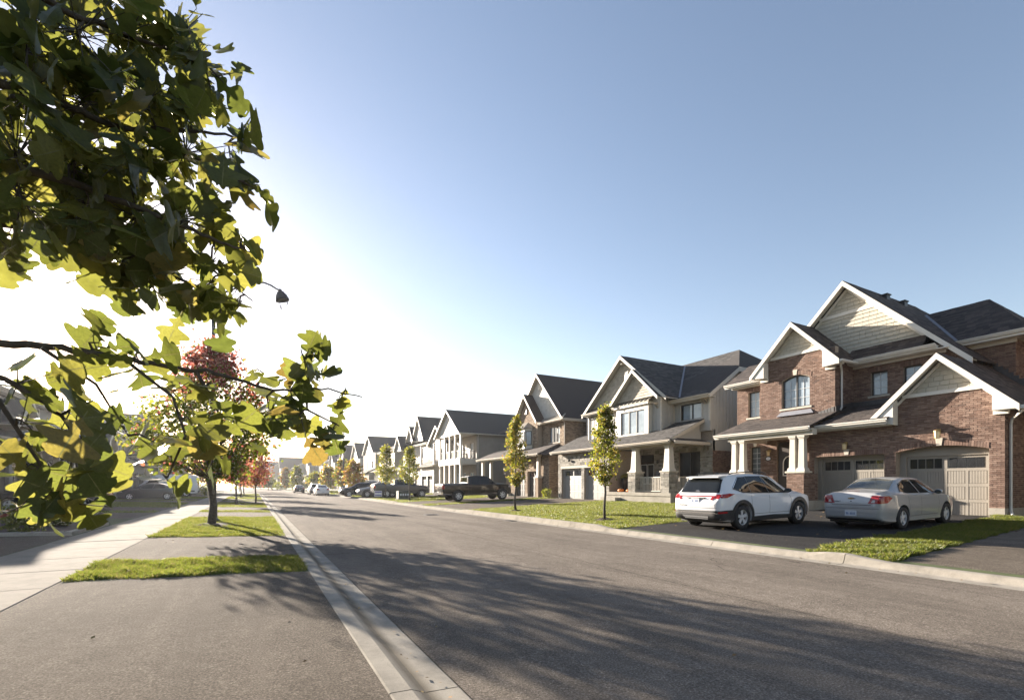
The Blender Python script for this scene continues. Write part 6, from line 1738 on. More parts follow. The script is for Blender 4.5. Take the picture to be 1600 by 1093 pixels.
car_copy(suv, 'black crossover half hidden behind the grey crossover on the right', 13.2, 57.2, .14, RAD(180), 'paint_black', 'paint_white')
car_copy(sed, 'white sedan on a driveway beyond the white pickup', 10.9, 72.6, .14, 0, 'paint_white', 'paint_silver')
van = make_van('van', 'white panel van on a left driveway behind the grey sedan', 'paint_white').place(-5.4, 65.0, .2, RAD(180))

# ------------------------------------------------------------------ trees
M['leaf_green'] = leaf_mat('maple_green', [(0, (.035, .055, .014)), (.6, (.06, .08, .018)), (1, (.10, .105, .022))], [(0, (.16, .22, .02)), (1, (.36, .34, .03))], .45)
M['leaf_red'] = leaf_mat('maple_red', [(0, (.12, .035, .033)), (.6, (.18, .06, .05)), (1, (.20, .10, .06))], [(0, (.46, .10, .09)), (1, (.58, .22, .12))], .5)
M['leaf_yellow'] = leaf_mat('maple_yellowing', [(0, (.06, .075, .015)), (.5, (.105, .11, .02)), (.85, (.16, .13, .025)), (1, (.17, .10, .025))], [(0, (.26, .32, .03)), (.7, (.42, .38, .05)), (1, (.48, .30, .05))], .45)
M['leaf_orange'] = leaf_mat('maple_orange', [(0, (.14, .095, .025)), (.6, (.17, .085, .03)), (1, (.16, .055, .035))], [(0, (.42, .32, .06)), (1, (.42, .19, .07))], .45)

def leaf_quads(C, size, rs, up=.25):
    """small folded leaves at the points C: 4 verts, 2 triangles each"""
    n = len(C)
    d = rs.normal(size=(n, 3)); d[:, 2] -= up; d /= np.linalg.norm(d, axis=1)[:, None]
    a = rs.normal(size=(n, 3)); b = np.cross(d, a); b /= np.linalg.norm(b, axis=1)[:, None]; nn = np.cross(d, b)
    L = size * (.6 + .8 * rs.random(n))[:, None]; W = L * (.38 + .14 * rs.random(n))[:, None]
    V = np.empty((n, 6, 3))
    V[:, 0] = C; V[:, 1] = C + d * L * .35 + b * W + nn * L * .08; V[:, 2] = C + d * L * .75 + b * W * .7; V[:, 3] = C + d * L; V[:, 4] = C + d * L * .75 - b * W * .7; V[:, 5] = C + d * L * .35 - b * W + nn * L * .08
    i = np.arange(n) * 6
    F = np.concatenate([np.stack([i, i + 1, i + 2, i + 3], 1), np.stack([i, i + 3, i + 4, i + 5], 1)])
    return V.reshape(-1, 3), F

def make_tree(name, label, loc, hgt, zb, rad, trunk_r, n_leaf, size, mats, mixf, group=None, shape='oval', clumps=60, seed=1, stake=False, cr=.42):
    rs = np.random.default_rng(seed)
    t = thing(name, label, 'tree', loc, 0, group)
    m = MB()
    wob = rs.normal(0, .03, (8, 2))
    tp = [(wob[i, 0] * (i > 0), wob[i, 1] * (i > 0), z) for i, z in enumerate(np.linspace(-.05, hgt * .86, 8))]
    tr = [trunk_r * k for k in (1.35, 1.0, .92, .8, .62, .45, .28, .12)]
    m.tube(tp, tr, 9)
    m.build('trunk', 'bark', t, True)
    C = []; lim = MB()
    H = hgt - zb
    for k in range(clumps):
        f = ((k + rs.random()) / clumps) ** (1.35 if shape == 'oval' else 1.0)
        if shape == 'oval': r = rad * min(1, (f + .05) / .22) ** .7 * (1 - max(0, f - .22) / .78) ** .7 * rs.uniform(.75, 1.25)
        elif shape == 'column': r = rad * (min(1, f / .18) ** .6) * (1 - max(0, f - .35) / .65 * .78) * rs.uniform(.7, 1.22)
        else: r = rad * math.sin(math.pi * (f * .85 + .12)) ** .6
        a = k * 2.399 + rs.normal(0, .3); q = rs.uniform(.35, 1.0) ** .6 * r
        c = np.array([math.cos(a) * q, math.sin(a) * q, zb + H * f * .97 + rs.normal(0, .06)])
        z0 = max(zb * .8, c[2] - q * rs.uniform(.7, 1.4) - .15)
        z0 = min(z0, hgt * .8)
        lim.tube([(0, 0, z0), (c[0] * .45, c[1] * .45, z0 + (c[2] - z0) * .35), tuple(c)], [trunk_r * .28, trunk_r * .18, .006], 5, caps=False)
        nl = int(n_leaf / clumps * rs.uniform(.5, 1.5)); s = cr * rad * (.45 + .75 * (1 - abs(f - .4)))
        s = min(s, .45)
        C.append(c + rs.normal(0, 1, (nl, 3)) * s * np.array([.75, .75, .65]))
    lim.build('limb', 'bark', t, True)
    C = np.concatenate(C)
    V, F = leaf_quads(C, size, rs)
    mi = mixf(C, rs); mi = np.concatenate([mi, mi])
    o = bpy.data.objects.new('crown', np_mesh('crown', V, F, mats, mi)); COL.objects.link(o); o.parent = t
    return t

def G(t, s): return (t + float(cs(s)), s, float(hz(t)))
def mulch_ring(t, s, r=.55):
    m = MB(); n = 22; x, y, z = G(t, s)
    pts = [(x + r * (1 + .18 * math.sin(3 * a + s) + random.uniform(-.06, .06)) * math.cos(a), y + r * (1 + .15 * math.cos(2 * a + s)) * math.sin(a)) for a in np.linspace(0, 2 * math.pi, n, endpoint=False)]
    V = [(a, b, float(hz(a - float(cs(b)))) + .015) for a, b in pts] + [(x + (a - x) * .45, y + (b - y) * .45, float(hz(t)) + .07 + random.uniform(-.02, .02)) for a, b in pts] + [(x, y, z + .09)]
    m.add(V, [(i, (i + 1) % n, n + (i + 1) % n, n + i) for i in range(n)] + [(n + i, n + (i + 1) % n, 2 * n) for i in range(n)])
    for k in range(160):
        a, q = random.uniform(0, 6.28), r * random.uniform(.1, 1.1); px_, py_ = x + q * math.cos(a), y + q * math.sin(a); b = random.uniform(0, 3.1); l = random.uniform(.02, .05)
        zz = z + .09 * max(.2, 1 - q / r) + random.uniform(0, .015)
        m.add([(px_ - l * math.cos(b), py_ - l * math.sin(b), zz), (px_ + l * math.cos(b), py_ + l * math.sin(b), zz + .01), (px_ + l * math.cos(b) + .012, py_ + l * math.sin(b) + .012, zz + .012)], [(0, 1, 2)])
    return tag(m.build('mulch_ring', 'mulch'), 'ring of dark mulch round the foot of a young tree', 'mulch', 'mulch rings round the young trees', 'stuff')

def red_top(C, rs):
    z = (C[:, 2] - 1.9) / 4.6
    return np.where(rs.random(len(C)) < np.clip(.06 + 2.2 * (z - .42) + .12 * (C[:, 0] > .9), .06, .9), 1, 0)
make_tree('maple_tree', 'large street maple on the left boulevard turning red at its top', G(-1.25, 19.4), 6.25, 1.95, 2.05, .105, 10500, .105, ['leaf_green', 'leaf_red'], red_top, seed=4, clumps=95, cr=.17)
mulch_ring(-1.25, 19.4, .75)
yel = lambda C, rs: np.where(rs.random(len(C)) < .72, 0, 1)
make_tree('columnar_maple', 'slim green and yellow maple on the lawn nearest the white crossover', G(11.85, 14.6), 4.45, 1.5, .52, .045, 3900, .075, ['leaf_yellow', 'leaf_green'], yel, 'slim maples on the right lawns', 'column', 52, 5, cr=.26)
mulch_ring(11.85, 14.6, .4)
yel2 = lambda C, rs: np.where(rs.random(len(C)) < .85, 0, np.where(rs.random(len(C)) < .5, 1, 2))
make_tree('columnar_maple', 'slim yellow and rust maple on the lawn corner in front of the stone house', G(11.8, 21.6), 4.9, 1.45, .53, .05, 4200, .078, ['leaf_yellow', 'leaf_green', 'leaf_orange'], yel2, 'slim maples on the right lawns', 'column', 56, 6, cr=.26)
mulch_ring(11.8, 21.6, .4)
make_tree('columnar_maple', 'slim green maple just left of the dark utility box', G(11.8, 40.6), 4.6, 1.7, .75, .05, 2600, .11, ['leaf_yellow', 'leaf_green'], lambda C, rs: np.where(rs.random(len(C)) < .45, 0, 1), 'slim maples on the right lawns', 'column', 40, 7, cr=.3)
make_tree('columnar_maple', 'slim green and orange maple in front of the grey pickup bed', G(11.8, 48.8), 5.2, 1.8, .85, .05, 2600, .13, ['leaf_yellow', 'leaf_green'], yel, 'slim maples on the right lawns', 'column', 40, 8, cr=.3)
# further trees, right side
org = lambda C, rs: np.where(rs.random(len(C)) < .7, 0, 1)
for i, (t, s, hg, r, mm, lb) in enumerate([
    (11.3, 64, 4.3, 1.3, ['leaf_orange', 'leaf_yellow'], 'round orange maple in front of the white pickup'),
    (11.4, 73, 5.0, 1.0, ['leaf_green', 'leaf_orange'], 'upright green maple with an orange top beyond the orange maple'),
    (11.2, 86, 4.2, 1.4, ['leaf_yellow', 'leaf_orange'], 'yellow maple behind the white sedan at the far kerb'),
    (11.0, 99, 3.6, 1.5, ['leaf_yellow', 'leaf_green'], 'low golden maple by the furthest parked crossover'),
    (10.6, 122, 5.6, 1.2, ['leaf_green', 'leaf_yellow'], 'tall green tree beyond the furthest parked sedan'),
    (10.6, 138, 5.6, 1.2, ['leaf_orange', 'leaf_green'], 'tall rust coloured tree near the bend'),
    (9.5, 158, 5.0, 2.2, ['leaf_green', 'leaf_green'], 'dark green tree at the bend of the street'),
    (8.5, 176, 5.5, 2.4, ['leaf_green', 'leaf_orange'], 'green and orange tree past the bend')]):
    make_tree('street_tree', lb, G(t, s), hg, 1.3, r, .06, 1300, .13 + .002 * s, mm, org, 'trees along the far right side', 'column' if r < 1.45 else 'oval', 26, 20 + i, cr=.35)
for i, (t, s, hg, r, mm, lb) in enumerate([
    (-1.0, 38.6, 4.6, .9, ['leaf_red', 'leaf_orange'], 'thin reddish maple, nearer of the pair behind the street maple'),
    (.2, 41.5, 4.9, 1.1, ['leaf_red', 'leaf_orange'], 'red maple close to the kerb, right of the pair behind the street maple'),
    (-1.1, 58, 5.2, 1.5, ['leaf_red', 'leaf_green'], 'red and green maple further along the left boulevard'),
    (-1.1, 77.5, 5.2, 1.6, ['leaf_red', 'leaf_orange'], 'distant red maple on the left boulevard'),
    (-5.6, 82, 4.6, 2.0, ['leaf_orange', 'leaf_red'], 'pinkish red tree on a left lawn beyond the white van'),
    (-1.2, 97, 5.5, 1.6, ['leaf_orange', 'leaf_green'], 'far orange maple on the left boulevard'),
    (-1.2, 118, 6, 1.8, ['leaf_green', 'leaf_orange'], 'far green maple on the left boulevard before the bend')]):
    make_tree('street_tree', lb, G(t, s), hg, 1.7, r, .06, 1900, .09 + .0015 * s, mm, org, 'trees along the left boulevard', 'oval', 34, 40 + i, cr=.3)
    if s < 60: mulch_ring(t, s, .6)

def shrub(label, t, s, r, hgt, n, size, mats, seed, cat='shrub', name='shrub', group=None):
    rs = np.random.default_rng(seed); o = thing(name, label, cat, G(t, s), 0, group)
    m = MB()
    for k in range(9):
        a = k * 2.4; m.tube([(0, 0, -.03), (r * .4 * math.cos(a), r * .4 * math.sin(a), hgt * .5), (r * .7 * math.cos(a), r * .7 * math.sin(a), hgt * .85)], [.02, .012, .004], 5, caps=False)
    m.build('stem', 'bark', o)
    u = rs.normal(size=(n, 3)); u /= np.linalg.norm(u, axis=1)[:, None]; u *= rs.uniform(.3, 1, n)[:, None] ** .5
    u *= (1 + .22 * np.sin(u[:, :1] * 5 + seed) * np.cos(u[:, 1:2] * 6))
    C = np.stack([u[:, 0] * r, u[:, 1] * r, hgt * .52 + u[:, 2] * hgt * .5], 1)
    V, F = leaf_quads(C, size, rs)
    mi = np.where(rs.random(n) < .7, 0, 1); mi = np.concatenate([mi, mi])
    f = bpy.data.objects.new('foliage', np_mesh('foliage', V, F, mats, mi)); COL.objects.link(f); f.parent = o
    return o
for i, (t, s, r, hg, lb) in enumerate([(-5.4, 17.6, .45, .55, 'low dark shrub in the garden bed nearest the sidewalk corner'), (-6.6, 18.3, .5, .7, 'dark shrub in the middle of the garden bed'), (-7.9, 17.9, .6, .6, 'spreading shrub at the far end of the garden bed'), (-5.2, 19.4, .4, .5, 'small shrub beside the sidewalk edging'), (-6.2, 20.3, .5, .8, 'upright shrub at the back of the garden bed'),
        (-5.0, 69.5, .9, 1.3, 'dark rounded bush beside the sidewalk beyond the white van'), (-4.9, 72, .7, 1.1, 'small dark bush beyond the rounded bush')]):
    shrub(lb, t, s, r, hg, 420, .09 if s < 40 else .16, ['leaf_green', 'leaf_red' if i in (1, 4) else 'leaf_green'], 60 + i)
for i, (t, s, r, hg, lb) in enumerate([(21.6, 34.2, .45, .8, 'small green shrub between the stone garage wall and the tan brick house'), (13.5, 116, 2.2, 2.2, 'wide dark hedge bush before the bend'), (12.2, 130, 2.0, 2.0, 'dark bush in front of the brown gable house'), (11.0, 146, 2.2, 2.4, 'dark bush nearest the bend of the street'), (12.6, 104, 1.6, 1.6, 'pale bush behind the furthest parked sedan')]):
    shrub(lb, t, s, r, hg, 380, .08 if s < 40 else .3, ['leaf_green', 'leaf_green'], 80 + i)

# garden bed with block edging, left of the sidewalk
mb = MB(); mb.add([(-10.3, 16.95, float(hz(-10.3)) + .03), (-4.3, 16.95, float(hz(-4.3)) + .06), (-4.3, 20.4, float(hz(-4.3)) + .06), (-7, 21.4, float(hz(-7)) + .09), (-10.3, 21.4, float(hz(-10.3)) + .05)], [(0, 1, 2, 3, 4)])
o = mb.build('garden_soil', 'mulch', kind='structure')
ed = thing('garden_edging', 'row of low grey concrete blocks edging the garden bed at the sidewalk', 'edging', G(-4.3, 16.8))
bx, by, bz = ed.location
def block(x0, x1, y0, y1, z):
    m = MB(); e = .012
    m.box(x0, x1, y0, y1, z - .15, z + .1 - e); m.taper((x0 + x1) / 2, (y0 + y1) / 2, z + .1 - e, z + .1, (x1 - x0) / 2, (y1 - y0) / 2, (x1 - x0) / 2 - e, (y1 - y0) / 2 - e)
    m.build('block', 'foundation', ed, base=(bx, by, bz))
for i in range(14): block(-4.42 - .42 * (i + 1) + .012, -4.42 - .42 * i, 16.76, 16.93, float(hz(-4.4 - .42 * i)) + random.uniform(-.006, .006))
for i in range(9): block(-4.40, -4.22, 16.76 + .42 * i, 16.76 + .42 * (i + 1) - .012, .165 + random.uniform(-.006, .006))

# ------------------------------------------------------------------ street lamp, utility box, sign, porch things
def make_lamp(label, t, s):
    o = thing('street_lamp', label, 'street lamp', G(t, s), 0, 'street lamps')
    m = MB(); m.lathe([(.20, -.02), (.20, .05), (.13, .12), (.12, .75), (.10, .82)], n=16); m.build('pole_base', 'polemetal', o)
    m = MB(); m.tube([(0, 0, .8), (0, 0, 4.5), (0, 0, 8.80)], [.092, .08, .062], 14); m.lathe([(.075, 8.75), (.085, 8.80), (.05, 8.86), (.02, 8.95)], n=12); m.build('pole', 'polemetal', o, True)
    m = MB(); m.tube([(0, 0, 8.55), (.5, 0, 8.86), (1.0, 0, 9.16), (1.45, 0, 9.38), (1.7, 0, 9.42), (1.95, 0, 9.36), (2.34, 0, 9.16)], .036, 8); m.build('arm', 'polemetal', o, True)
    m = MB(); m.tube([(.05, 0, 8.1), (.35, 0, 8.4), (.62, 0, 8.7), (.8, 0, 9.03)], .014, 6)
    m.tube([(.8 + .11 * math.cos(a) * (1 - a / 12), 0, 8.86 + .11 * math.sin(a) * (1 - a / 12)) for a in np.linspace(1.5, 7.5, 16)], .012, 5); m.build('scroll_bracket', 'polemetal', o, True)
    e = bpy.data.objects.new('lantern', None); COL.objects.link(e); e.parent = o; e.location = (2.40, 0, 8.72); e.rotation_euler = (0, RAD(-14), 0); e.empty_display_size = .1
    m = MB(); m.lathe([(.05, .56), (.08, .52), (.08, .46), (.14, .44), (.15, .40), (.22, .30), (.265, .16), (.27, .10), (.24, .10), (.2, .16)], n=4 * 4); m.build('lantern_roof', 'black', e, True)
    m = MB()
    for k in range(4):
        a = math.pi / 4 + k * math.pi / 2; c_, s_ = math.cos(a), math.sin(a)
        m.tube([(.25 * c_, .25 * s_, .12), (.17 * c_, .17 * s_, -.20)], .011, 5)
        b = a + math.pi / 2; m.tube([(.17 * c_, .17 * s_, -.20), (.17 * math.cos(b), .17 * math.sin(b), -.20)], .011, 5); m.tube([(.19 * c_, .19 * s_, -.12), (.19 * math.cos(b), .19 * math.sin(b), -.12)], .008, 5)
    m.build('lantern_frame', 'black', e)
    return o
lamp = make_lamp('tall dark street lamp with a scrolled arm and lantern behind the red street maple', -1.32, 21.6)
l2 = copy_tree(lamp); l2['label'] = 'thin far lamp post beside the orange maple on the right side'; l2.location = G(10.9, 69); l2.rotation_euler = (0, 0, RAD(180))

bx = thing('utility_box', 'dark low utility box on the lawn in front of the grey pickup', 'utility box', G(12.2, 43.9))
m = MB(); m.box(-.62, .62, -.5, .5, -.05, .08); m.build('base', 'foundation', bx)
m = MB(); m.box(-.55, .55, -.42, .42, .08, .74); m.taper(0, 0, .74, .80, .58, .46, .5, .38); m.build('housing', 'boxgreen', bx)
for k in range(4):
    m = MB(); m.box(-.42 + k * .22, -.28 + k * .22, -.43, -.42, .35, .55); m.build('warning_label', 'signwhite', bx)
sg = thing('lawn_sign', 'white and purple lawn sign in front of the grey pickup tail', 'sign', G(10.75, 47.6), RAD(10))
m = MB(); m.box(-.38, .38, -.012, .012, .25, .80); m.build('panel', 'signwhite', sg)
m = MB(); m.box(-.34, .34, -.016, -.012, .62, .74); m.box(-.34, .34, -.016, -.012, .32, .42); m.build('print_band', 'signblue', sg)
for x in (-.25, .25): m = MB(); m.tube([(x, 0, -.1), (x, 0, .3)], .008, 5); m.build('stake', 'black', sg)

def pumpkin(label, x, y, z, r):
    o = thing('pumpkin', label, 'pumpkin', (x, y, z))
    m = MB(); n = 40; prof = [(.05, .04), (.5, .02), (.85, .22), (1.0, .52), (.93, .82), (.6, 1.05), (.2, 1.06), (.06, .96)]
    vs = []; k = len(prof)
    for q, hh in prof:
        for i in range(n):
            a = 2 * math.pi * i / n; rr = q * r * (1 - .08 * abs(math.cos(a * 5)) ** 3)
            vs.append((rr * math.cos(a), rr * math.sin(a), hh * r * .86))
    m.add(vs, [(i * n + j, i * n + (j + 1) % n, (i + 1) * n + (j + 1) % n, (i + 1) * n + j) for i in range(k - 1) for j in range(n)] + [tuple(range(n - 1, -1, -1)), tuple(range((k - 1) * n, k * n))])
    m.build('pumpkin_body', 'pumpkin', o, True)
    m = MB(); m.tube([(0, 0, r * .8), (.01, .01, r * 1.0), (.05, .02, r * 1.2)], [.035, .022, .02], 6); m.build('stalk', 'stem', o)
pumpkin('orange pumpkin on the porch edge beside the steps, left of the two', 21.95, 25.35, 1.02, .22)
pumpkin('orange pumpkin on the porch edge near the stone pedestal, right of the two', 21.95, 24.55, 1.02, .20)
def planter(label, x, y, z, hh, r, mats, seed, mound):
    rs = np.random.default_rng(seed); o = thing('flower_planter', label, 'planter', (x, y, z))
    m = MB(); m.lathe([(r * .65, 0), (r * .9, hh * .9), (r, hh), (r * .92, hh), (r * .85, hh - .05)], n=16); m.build('pot', 'potblack', o, True)
    n = 900; u = rs.normal(size=(n, 3)); u /= np.linalg.norm(u, axis=1)[:, None]; u[:, 2] = np.abs(u[:, 2])
    C = u * np.array([mound, mound, mound * .8]) * rs.uniform(.6, 1, (n, 1)) + np.array([0, 0, hh - .02])
    V, F = leaf_quads(C, .05, rs, 0); mi = np.where(rs.random(n) < .75, 0, 1); mi = np.concatenate([mi, mi])
    f = bpy.data.objects.new('flowers', np_mesh('flowers', V, F, mats, mi)); COL.objects.link(f); f.parent = o
planter('black planter with yellow green chrysanthemums on the porch', 22.9, 25.9, 1.02, .95, .36, ['yellowpetal', 'leaf_green'], 3, .42)
planter('tall black planter with magenta flowers beside the porch column', 22.7, 24.75, 1.02, 1.0, .26, ['petal', 'leaf_green'], 4, .34)


# ------------------------------------------------------------------ the oak beside the camera
M['oak_leaf'] = leaf_mat('oak_leaf', [(0, (.028, .045, .012)), (.5, (.045, .062, .016)), (.85, (.075, .085, .018)), (1, (.12, .095, .025))],
                         [(0, (.13, .16, .03)), (.6, (.22, .235, .04)), (.9, (.30, .28, .055)), (1, (.34, .24, .06))], .45, .38, obj_rand=True, spec=.5)
M['oak_far'] = leaf_mat('oak_foliage', [(0, (.028, .045, .012)), (.6, (.05, .065, .016)), (1, (.09, .085, .02))], [(0, (.13, .16, .03)), (1, (.28, .26, .05))], .45, .4)
HALF = [(0, .012), (.07, .02), (.12, .07), (.17, .165), (.21, .185), (.245, .15), (.27, .085), (.31, .075), (.35, .15), (.39, .25), (.435, .285), (.47, .235), (.50, .13), (.53, .115), (.57, .20), (.615, .335), (.67, .40), (.715, .375), (.745, .29), (.78, .275), (.82, .335), (.86, .32), (.895, .24), (.925, .215), (.955, .18), (.98, .10), (1.0, .01)]
M['leaf_vein'] = leaf_mat('leaf_vein', [(0, (.11, .12, .05)), (1, (.16, .16, .07))], [(0, (.20, .20, .06)), (1, (.30, .28, .1))], .3)
def smooth_profile(H, k=3):
    out = []
    for i in range(len(H) - 1):
        p0, p1, p2, p3 = H[max(0, i - 1)], H[i], H[i + 1], H[min(len(H) - 1, i + 2)]
        for j in range(k):
            t = j / k
            out.append(tuple(.5 * (2 * b + (c - a) * t + (2 * a - 5 * b + 4 * c - d) * t * t + (3 * b - a - 3 * c + d) * t ** 3) for a, b, c, d in zip(p0, p1, p2, p3)))
    return out + [H[-1]]
# half outline as (along, across): rounded lobes that lean to the tip, deep bays between them
HALF = [(0, .012), (.06, .03), (.12, .06), (.17, .13), (.22, .20), (.27, .225), (.315, .18), (.335, .11), (.37, .08), (.42, .11), (.475, .23), (.54, .36), (.62, .43), (.70, .415), (.74, .35), (.76, .275), (.80, .255), (.86, .295), (.92, .27), (.95, .205), (.975, .195), (1.0, .13), (1.0, .05), (1.0, .004)]
def oak_leaf_mesh(seed, holes=2, simple=False):
    r = random.Random(seed); V = []; F = []
    prof = smooth_profile(HALF, 2) if not simple else HALF[::2] + [HALF[-1]]
    fold, bend, twist, wav = r.uniform(.0, .30), r.uniform(-.25, .35), r.uniform(-.3, .3), r.uniform(.01, .035)
    ph = r.uniform(0, 6)
    rows = [-1, -.5, -.03, .03, .5, 1] if not simple else [-1, 0, 1]
    sl, sr = r.uniform(.85, 1.15), r.uniform(.85, 1.15)
    ja, jb, jc, jd = r.uniform(0, 6), r.uniform(0, 6), r.uniform(.05, .16), r.uniform(.05, .16)
    jl = [1 + jc * math.sin(9 * u + ja) for u, w in prof]; jr = [1 + jd * math.sin(9 * u + jb) for u, w in prof]
    sh = r.uniform(-.03, .03)
    for i, (u, w) in enumerate(prof):
        for q in rows:
            ww = w * abs(q) * (sl * jl[i] if q < 0 else sr * jr[i]) * (1 if q >= 0 else -1)
            uu = u + (sh if q < 0 else 0) * math.sin(math.pi * u)
            z = fold * abs(ww) + bend * (uu - .2) ** 2 + wav * math.sin(14 * uu + ph + q) * abs(q) + twist * ww * uu
            V.append((uu, ww, z))
    k = len(rows); quads = [(i * k + j, i * k + j + 1, (i + 1) * k + j + 1, (i + 1) * k + j) for i in range(len(prof) - 1) for j in range(k - 1)]
    if not simple:
        cand = [n_ for n_ in range(len(quads)) if 10 * 5 < n_ < 38 * 5 and n_ % 5 != 2]
        drop = set(q for c_ in r.sample(cand, r.randint(0, holes)) for q in ((c_, c_ + 5) if r.random() < .7 else (c_, c_ + 5, c_ + 10)))
        mi = [1 if n_ % 5 == 2 else 0 for n_ in range(len(quads)) if n_ not in drop] + [1]
        quads = [q for n_, q in enumerate(quads) if n_ not in drop]
    # leaf stalk
    b = len(V); V += [(-.16, -.006, .02), (-.16, .006, .02), (.02, .010, 0), (.02, -.010, 0)]; quads.append((b, b + 1, b + 2, b + 3))
    me = bpy.data.meshes.new('oak_leaf'); me.from_pydata(V, [], quads); me.materials.append(M['oak_leaf'] if not simple else M['oak_far'])
    if not simple:
        me.materials.append(M['leaf_vein']); me.polygons.foreach_set('material_index', mi)
    me.polygons.foreach_set('use_smooth', [True] * len(quads)); me.update()
    return me
LEAVES = [oak_leaf_mesh(100 + i, 2 if i % 2 else 0) for i in range(16)]
SIMPLE = [oak_leaf_mesh(200 + i, 0, True) for i in range(4)]

ROOT = Vector((-1.45, .15, float(hz(-1.45))))
oak = thing('oak_tree', 'oak tree with large lobed leaves hanging into the view from the left', 'tree', tuple(ROOT))
CT, ST = math.cos(YAW), math.sin(YAW)
def V3(x, y, Z):
    """world point at depth Z on the sight line through that point of the photograph (a real place, Z metres out)"""
    X = (x - 800) / 755 * Z
    return Vector((X * CT + Z * ST, -X * ST + Z * CT, EYE - (y - 757) / 755 * Z))
R = random.Random(11)
m = MB(); tk = [(0, 0, -.05), (.02, .03, .6), (.0, .08, 1.3), (.05, .10, 2.0), (.02, .14, 2.9), (.0, .1, 3.8), (.06, .05, 4.9)]
m.tube(tk, [.19, .145, .13, .115, .09, .06, .02], 12); m.build('trunk', 'oakbark', oak, True)
# limbs: from the trunk, then through points of the view
BR = [
 (1.95, [(-260, 150, 1.45), (-60, 120, 1.75), (90, 160, 1.95), (190, 200, 2.1), (300, 205, 2.2), (385, 215, 2.3)]),
 (2.3, [(-260, -160, 1.5), (-60, -60, 1.8), (110, 20, 2.0), (220, 62, 2.2), (300, 90, 2.3)]),
 (1.8, [(-250, 260, 1.5), (-40, 250, 1.75), (110, 285, 1.95), (230, 330, 2.1), (330, 372, 2.2), (395, 395, 2.3)]),
 (1.6, [(-280, 540, 1.5), (-80, 535, 1.7), (60, 538, 1.85), (160, 554, 2.0), (250, 570, 2.15), (335, 584, 2.25), (430, 608, 2.4), (500, 606, 2.5), (566, 620, 2.6)]),
 (1.5, [(-280, 520, 1.4), (-80, 560, 1.65), (40, 610, 1.8), (110, 670, 1.9), (150, 740, 2.0)]),
 (1.75, [(-250, 330, 1.6), (-40, 340, 1.95), (100, 370, 2.2), (200, 405, 2.4), (290, 440, 2.5), (370, 470, 2.6)]),
]
limbs = []
for z0, pts in BR:
    P = [ROOT + Vector((.02, .10, z0))] + [V3(*p) for p in pts]
    # smooth and sample
    S = []
    for i in range(len(P) - 1):
        p0, p1, p2, p3 = P[max(0, i - 1)], P[i], P[i + 1], P[min(len(P) - 1, i + 2)]
        for k in range(6):
            t = k / 6; S.append(.5 * (2 * p1 + (p2 - p0) * t + (2 * p0 - 5 * p1 + 4 * p2 - p3) * t * t + (3 * p1 - p0 - 3 * p2 + p3) * t ** 3) + Vector((R.gauss(0, .004), R.gauss(0, .004), R.gauss(0, .004))))
    S.append(P[-1]); n = len(S)
    m = MB(); m.tube([tuple(p - ROOT) for p in S], [(.017 if z0 in (1.6, 1.5) else .026) * (1 - i / n) ** 1.1 + .003 for i in range(n)], 7); m.build('branch', 'oakbark', oak, True)
    limbs.append(S)
# sub-branches
for src, k, pts in ((3, 26, [(270, 620, 2.15), (290, 680, 2.1), (262, 745, 2.05)]), (3, 34, [(340, 640, 2.3), (345, 700, 2.25)]), (3, 44, [(478, 575, 2.5), (470, 545, 2.5)]), (3, 46, [(480, 640, 2.5), (530, 665, 2.5)]), (4, 14, [(60, 720, 1.9), (90, 790, 1.9)]), (3, 18, [(150, 600, 1.95), (200, 680, 2.0)]), (5, 22, [(330, 420, 2.5), (395, 470, 2.6)]), (0, 26, [(330, 260, 2.2), (400, 295, 2.25)])):
    p0 = limbs[src][min(k, len(limbs[src]) - 1)]; S = [p0] + [V3(*p) for p in pts]
    m = MB(); m.tube([tuple(p - ROOT) for p in S], [.009] + [.006] * (len(S) - 2) + [.003], 6); m.build('branch', 'oakbark', oak, True)
    T = []
    for a, b in zip(S, S[1:]): T += [a.lerp(b, t / 5) for t in range(5)]
    limbs.append(T + [S[-1]])
allpts = [p for S in limbs for p in S[4 if len(S) > 20 else 0:]]
